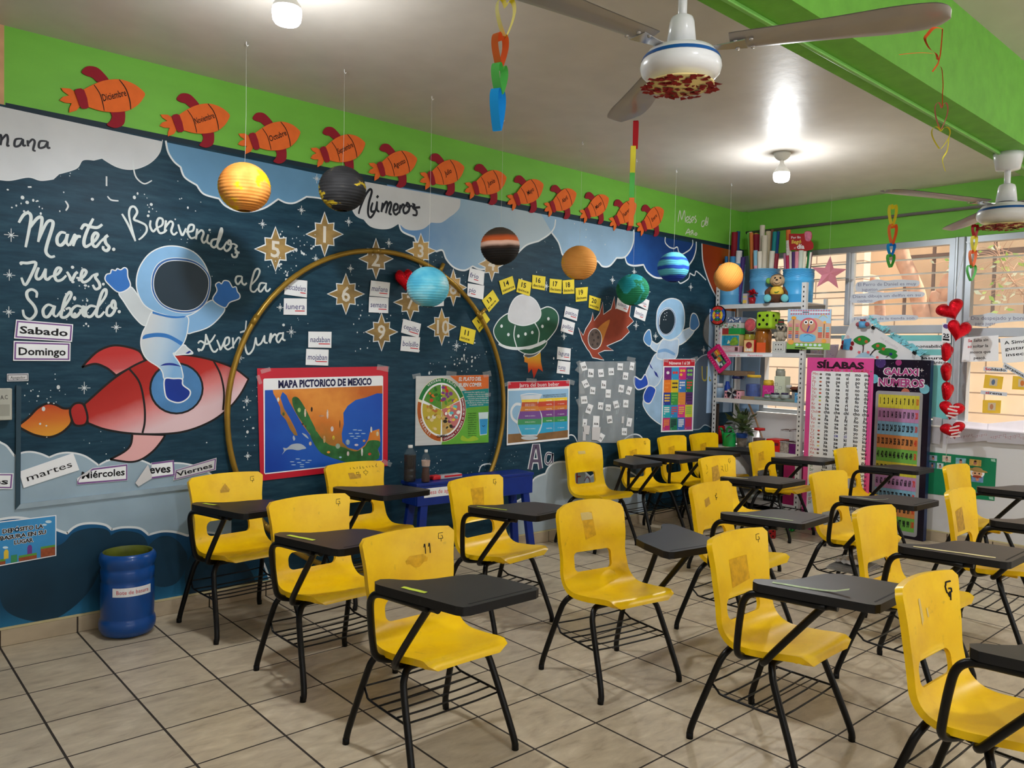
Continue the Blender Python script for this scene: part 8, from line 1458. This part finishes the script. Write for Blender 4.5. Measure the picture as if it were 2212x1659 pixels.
# ================================================================ papers by the window
def xcard(px, X, m, name, label, cat, draw=None, group=None, th=.0012, poly=None):
    C_ = xcorners(px, X); W_ = (C_[0]-C_[1]).length*100; H_ = (C_[0]-C_[3]).length*100; f = quadmap(*C_, W_, H_, NWIN); a = Art(f, .0005, th); a.prism(poly(W_, H_) if poly else [(0, 0), (W_, 0), (W_, H_), (0, H_)], 0, th, m, f)
    if draw: draw(a, W_, H_)
    return tag(a.build(name), label, cat, group)
PG = M((204, 210, 220), .7, var=.03); XP = LX-.012; GP = 'sentence strips on the window'
wob = lambda W_, H_: smooth([(0, H_*.2), (W_*.02, H_*.8), (W_*.2, H_*.9), (W_*.35, H_*1.04), (W_*.5, H_*.92), (W_*.68, H_), (W_*.85, H_*.95), (W_, H_*.85), (W_*.98, H_*.45), (W_*.8, H_*.42), (W_*.6, H_*.35), (W_*.4, H_*.22), (W_*.3, H_*.02), (W_*.12, H_*.06)], True, 4)
LP = M((110, 112, 140), .7); LR = M((190, 110, 130), .7)
def sent(l1, l2): return lambda a, W_, H_: (a.text(l1, W_*.03, H_*.52, H_*.26, LP, 'L', wd=W_*.93, layer=1), a.text(l2, W_*.10, H_*.14, H_*.24, LP, 'L', wmax=W_*.42, layer=1))
xcard([(1849, 605), (1985, 603), (1985, 630), (1849, 633)], XP, PG, 'sentence_strip', 'wavy grey strip about El perro de Daniel on the window', 'paper strip', sent('El Perro de Daniel es muy', 'jugueton'), GP, poly=wob)
xcard([(1837, 632), (1996, 628), (1996, 652), (1837, 657)], XP, PG, 'sentence_strip', 'wavy grey strip about Diana dibuja un delfín on the window', 'paper strip', sent('Diana dibuja un delfin en su', 'cuaderno'), GP, poly=wob)
xcard([(1841, 681), (1982, 679), (1982, 701), (1841, 703)], XP, PG, 'sentence_strip', 'wavy grey strip about dulces de la tienda above the white board', 'paper strip', sent('Los dulces de la tienda son', 'ricos'), GP, poly=wob)
xcard([(2093, 677), (2232, 676), (2232, 707), (2093, 706)], XP, PG, 'sentence_strip', 'wavy grey strip about Día despejado on the right window', 'paper strip', sent('Dia despejado y bonito', 'para jugar'), GP, poly=wob)
TQB = M((120, 196, 196), .6, var=.05)
def resp(a, W_, H_): a.rect(W_*.45, H_*.83, W_*.97, H_*.93, PAPER, 1); a.text('es tu responsabilidad', W_*.50, H_*.85, H_*.035, INK, 'L', wd=W_*.46, layer=2, bold=.02); a.rect(W_*.70, H_*.64, W_*.96, H_*.76, PAPER, 1); a.text('Basura', W_*.72, H_*.71, H_*.035, INK, 'L', wd=W_*.2, layer=2, bold=.02); a.text('inorgánica', W_*.72, H_*.66, H_*.032, INK, 'L', wd=W_*.23, layer=2, bold=.02)
xcard([(1818, 724), (2060, 724), (2052, 905), (1815, 900)], XP, TQB, 'turquoise_board', 'turquoise paper board about rubbish behind the charts', 'board', resp)
xcard([(2036, 697), (2053, 700), (2054, 741), (2034, 739)], XP-.02, PAPER, 'date_card', 'small white card with black marks beside the second heart balloon', 'card', lambda a, W_, H_: (a.text('25', W_*.5, H_*.26, H_*.2, INK, bold=.04, layer=1), a.rect(W_*.12, H_*.1, W_*.85, H_*.2, INK, 1), a.poly(ell(W_*.5, H_*.84, W_*.42, H_*.12, 12), M((90, 60, 130), .6), 1)))
def salta(a, W_, H_):
    for i, (s, n) in enumerate((('Salta sin', 2), ('soltar la', 2), ('mosca que', 0), ('pescó.', 0))): a.text(s, W_*.5, H_*(.80-.235*i), H_*.115, INK, wmax=W_*.85, layer=1, bold=.015)
    a.text('Sa', W_*.125, H_*.80, H_*.115, REDINK, 'L', layer=2, bold=.02); a.text('so', W_*.13, H_*.565, H_*.115, REDINK, 'L', layer=2, bold=.02)
xcard([(2083, 729), (2157, 724), (2157, 780), (2077, 782)], XP, PAPER, 'sentence_card', 'white card reading Salta sin soltar la mosca que pescó', 'card', salta)
xcard([(2160, 731), (2250, 722), (2250, 778), (2166, 785)], XP, PAPER, 'sentence_card', 'white card starting A Simón, cut by the right edge', 'card', lambda a, W_, H_: [a.text(s, W_*.1, H_*(.74-.24*i), H_*.13, INK, 'L', wd=W_*.8, layer=1, bold=.015) for i, s in enumerate(('A Simón le', 'gustan los', 'insectos.'))])
xcard([(2125, 792), (2176, 795), (2176, 804), (2124, 801)], XP, PG, 'word_strip', 'grey strip reading Soldado on the right window', 'paper strip', lambda a, W_, H_: (a.text('Soldado', W_*.5, H_*.2, H_*.62, INK, wd=W_*.88, layer=1, bold=.02), a.text('So', W_*.06, H_*.2, H_*.62, REDINK, 'L', wd=W_*.26, layer=2, bold=.02)))
xcard([(2119, 843), (2176, 848), (2175, 856), (2118, 851)], XP, PG, 'word_strip', 'grey strip reading sirena between the yellow cards', 'paper strip', lambda a, W_, H_: (a.text('sirena', W_*.5, H_*.22, H_*.62, INK, wd=W_*.64, layer=1, bold=.02), a.text('si', W_*.18, H_*.22, H_*.62, REDINK, 'L', wd=W_*.15, layer=2, bold=.02)))
xcard([(2170, 783), (2222, 812), (2218, 822), (2166, 792)], XP, PG, 'word_strip', 'tilted grey strip reading serpiente at the right edge', 'paper strip', lambda a, W_, H_: a.text('serpiente', W_*.5, H_*.25, H_*.55, INK, wd=W_*.9, layer=1, bold=.02))
YW2 = M((232, 190, 60), .6)
for q, lab, c_ in (([(2128, 809), (2168, 814), (2164, 841), (2124, 838)], 'yellow card with a small blue figure below Soldado', (90, 110, 140)), ([(2123, 864), (2163, 865), (2161, 893), (2122, 892)], 'yellow card with a small round picture below sirena', (190, 130, 90)), ([(2188, 812), (2230, 815), (2230, 843), (2186, 841)], 'yellow card with an orange picture at the right edge', (206, 120, 60))):
    xcard(q, XP, YW2, 'picture_card', lab, 'card', lambda a, W_, H_: (a.rect(W_*.3, H_*.22, W_*.72, H_*.8, M((206, 190, 160), .6), 1), a.poly(ell(W_*.5, H_*.5, W_*.1, H_*.22, 10), M(c_, .6, var=.2), 2)))
POLY = Mthin((226, 224, 230), .55)
def sleeve(a, W_, H_):
    for i in range(9): a.text('+-÷×=∙'[i % 4]+'12', W_*(.06+.1*i), H_*(.2+.05*(i % 3)), 2, M((200, 140, 150), .5, alpha=.6), 'L', layer=1)
for q, X, lab in (([(2037, 905), (2135, 915), (2132, 952), (2038, 959)], XP-.03, 'glossy plastic sleeve hanging at the sill behind the lowest heart balloon'), ([(2134, 915), (2240, 905), (2240, 962), (2132, 955)], XP-.03, 'glossy plastic sleeve at the sill, right edge in the sun'), ([(2015, 900), (2035, 903), (2030, 960), (2012, 957)], XP-.02, 'narrow white sheet at the sill beside the galaxy chart')): xcard(q, X, POLY, 'plastic_sleeve', lab, 'plastic sleeve', sleeve if 'narrow' not in lab else None, 'plastic sleeves along the sill')
GPN = M((16, 120, 80), .7, var=.05)
def pics(a, W_, H_):
    for u, v, w_, h_, c_ in ((.02, .80, .12, .13, (150, 170, 190)), (.22, .80, .13, .15, (200, 190, 170)), (.42, .77, .15, .16, (120, 170, 180)), (.62, .78, .17, .15, (206, 170, 90)), (.02, .62, .10, .14, (90, 120, 150)), (.14, .62, .1, .14, (180, 200, 200)), (.66, .40, .17, .16, (110, 140, 180))):
        a.rect(W_*u, H_*v, W_*(u+w_), H_*(v+h_), M(c_, .5, var=.3, scale=40), 1); a.poly(ell(W_*(u+w_*.5), H_*(v+h_*.45), W_*w_*.16, H_*h_*.3, 10), M((190, 130, 110), .5, var=.2), 2); a.poly(ell(W_*(u+w_*.5), H_*(v+h_*.72), W_*w_*.12, H_*h_*.16, 10), M((50, 36, 30), .5), 3)
    a.poly(ell(W_*.74, H_*.62, W_*.105, H_*.12, 18), PAPER, 3); a.poly(ell(W_*.74, H_*.60, W_*.075, H_*.07, 16), M((220, 170, 130), .6), 4); a.poly(ell(W_*.74, H_*.68, W_*.15, H_*.035, 18, rot=-.1), M((170, 140, 80), .6, var=.15), 5); a.poly(ell(W_*.74, H_*.715, W_*.07, H_*.04, 14), M((180, 150, 90), .6), 6); a.poly(ell(W_*.74, H_*.53, W_*.07, H_*.03, 12), M((150, 60, 40), .6), 4)
    for u in (.71, .77): a.poly(ell(W_*u, H_*.605, .6, .7, 8), INK, 6)
    for u, v in ((.93, .93), (.93, .03)): a.poly([(W_*u, H_*v), (W_*(u+.06), H_*(v-.01)), (W_*(u+.05), H_*(v+.06)), (W_*(u-.01), H_*(v+.05))], M((150, 190, 170), .3), 4)
xcard([(2005, 976), (2153, 991), (2148, 1082), (2003, 1066)], LX-.002, GPN, 'green_poster', 'green poster with small pictures and a child in a straw hat, under the window', 'poster', pics)
# white board with paper trees
q = [(1800, 690), (1992, 690), (1992, 800), (1800, 800)]; XW = LX-.06; C_ = xcorners(q, XW); W_ = (C_[0]-C_[1]).length*100; H_ = (C_[0]-C_[3]).length*100; f = quadmap(*C_, W_, H_, NWIN); U = lambda x, y: ((x-1800)/192*W_, (800-y)/110*H_); t = thing('craft_board', 'tilted white board with paper trees and a pencil cup, behind the charts', 'board', tuple((C_[2]+C_[3])/2))
a = Art(f, .0006, .004); BW = M((216, 218, 220), .5, var=.02); a.prism([U(*p) for p in ((1805, 775), (1838, 702), (1852, 690), (1872, 694), (1990, 772), (1990, 800), (1800, 800), (1800, 790))], 0, .004, BW, f); a.poly([U(*p) for p in smooth([(1850, 772), (1866, 762), (1880, 762), (1895, 772)])], M((160, 196, 216), .6), 1)
a.text('mi escuelita', U(1905, 730)[0], U(1905, 731)[1], 2.6, M((190, 190, 196), .6), 'L', rot=-.60, layer=1); wpart(a, 'panel', t)
a = Art(f, .0012, .006); TG = M((40, 130, 50), .8, var=.15); TB = M((44, 30, 26), .8)
for p, w_ in ((((1868, 762), (1869, 748), (1862, 740)), .9), (((1869, 750), (1873, 738)), .6), (((1884, 768), (1893, 757), (1906, 752)), 1.0), (((1893, 757), (1896, 746)), .6), (((1918, 772), (1928, 766)), .6)): a.stroke([U(*q_) for q_ in p], w_, TB, 1)
for x, y, rx_, ry2 in ((1866, 735, 17, 10), (1903, 748, 14, 8), (1922, 760, 18, 8), (1934, 768, 8, 7)): a.poly([U(*p) for p in smooth([(x+rx_*math.cos(i*.785)*(1+.12*(-1)**i), y+ry2*math.sin(i*.785)) for i in range(8)], True, 3)], TG, 2)
for x, y in ((1861, 733), (1876, 738), (1901, 747), (1913, 754)): a.poly([U(*p) for p in ell(x, y, 3.6, 3.4, 12)], M((180, 90, 50), .7), 3)
a.poly([U(*p) for p in ell(1929, 765, 3.5, 3.2, 12)], M((30, 50, 110), .7), 3)
for x, y in ((1860, 761), (1880, 761), (1900, 772)): a.poly([U(*p) for p in smooth([(x+4*math.cos(i*.628)*(1 if i % 2 else .6), y+4*math.sin(i*.628)*(1 if i % 2 else .6)) for i in range(10)], True, 2)], M((220, 100, 110), .7), 2)
a.poly([U(*p) for p in ((1826, 733), (1843, 731), (1838, 756), (1823, 755))], M((70, 150, 200), .6), 3); 
for x, y in ((1824, 740), (1845, 742), (1822, 750), (1842, 752)): a.poly([U(*p) for p in ell(x, y, 4, 5, 12)], M((130, 20, 30), .7), 2)
a.poly([U(*p) for p in ell(1835, 728, 3, 4, 10)], M((206, 180, 180), .5), 2); wpart(a, 'paper_cutouts', t)
mb = MB(); c = onX(1863, 708, XW-.04); mb.lathe([(0, 0), (.030, 0), (.033, .055), (.030, .055), (0, .01)], c, M((90, 160, 206), .5), 18); wpart(mb, 'pencil_cup', t); mb = MB()
for i in range(6): mb.tube([c+Vector((0, .006*(i-2.5), .01)), c+Vector((.004, .009*(i-2.5), .075))], .004, M(((150, 30, 40), (60, 40, 40), (170, 60, 50))[i % 3], .6), 6)
for s in (-1, 1): mb.lathe([(math.sin(PI*i/8)*.02, -math.cos(PI*i/8)*.02) for i in range(9)], c+Vector((0, s*.04, .03)), M((150, 80, 90), .7), 12)
wpart(mb, 'pencils', t)
for x, y in ((1886, 708), (1975, 762)): mb = MB(); c = onX(x, y, XW-.01); mb.box(c, (.012, .03, .022), BLACK, rot=Matrix.Rotation(.55, 3, 'X')); mb.tube([c+Vector((-.004, .008, -.01)), c+Vector((-.008, .012, -.04)), c+Vector((-.008, .0, -.045)), c+Vector((-.004, -.004, -.012))], .0015, CHR, 5); wpart(mb, 'binder_clip', t)
mb = MB(); r_ = random.Random(9); TIS = M((130, 206, 220), .8, var=.15)
for i in range(60):
    s = i/60; p = onX(1872+118*s+4, 692+80*s-4, XW+.004); mb.add([p+Vector((r_.uniform(-.01, .01), r_.gauss(0, .022), r_.gauss(0, .022))) for _ in range(4)], [(0, 1, 2, 3)], TIS)
o = wpart(mb, 'tissue_trim', t); o['kind'] = 'stuff'; o['label'] = 'light blue tissue fringe'
xcard([(1747, 746), (1812, 744), (1808, 800), (1745, 800)], LX-.05, M((206, 196, 214), .6, var=.04), 'lilac_paper', 'lilac speckled paper behind the calendar board and pink chart', 'paper', lambda a, W_, H_: [a.poly(ell(r_.uniform(2, W_-2), r_.uniform(H_*.4, H_-2), .6, .3, 6, rot=r_.uniform(0, 3)), M(r_.choice(((170, 120, 180), (206, 150, 120), (120, 120, 190))), .6), 1) for _ in range(26)])
for px0, lab in ((1556, 'wooden broomstick leaning in the rack behind the plant'),): mb = MB(); mb.tube([onX(1617, 872, XF+.3), onX(1632, 905, XF+.26), Vector((XF+.2, onX(1655, 960, XF+.2).y, SZ2[3]))], .009, M((206, 166, 130), .6), 10); tag(mb.build('wooden_stick'), lab, 'stick')
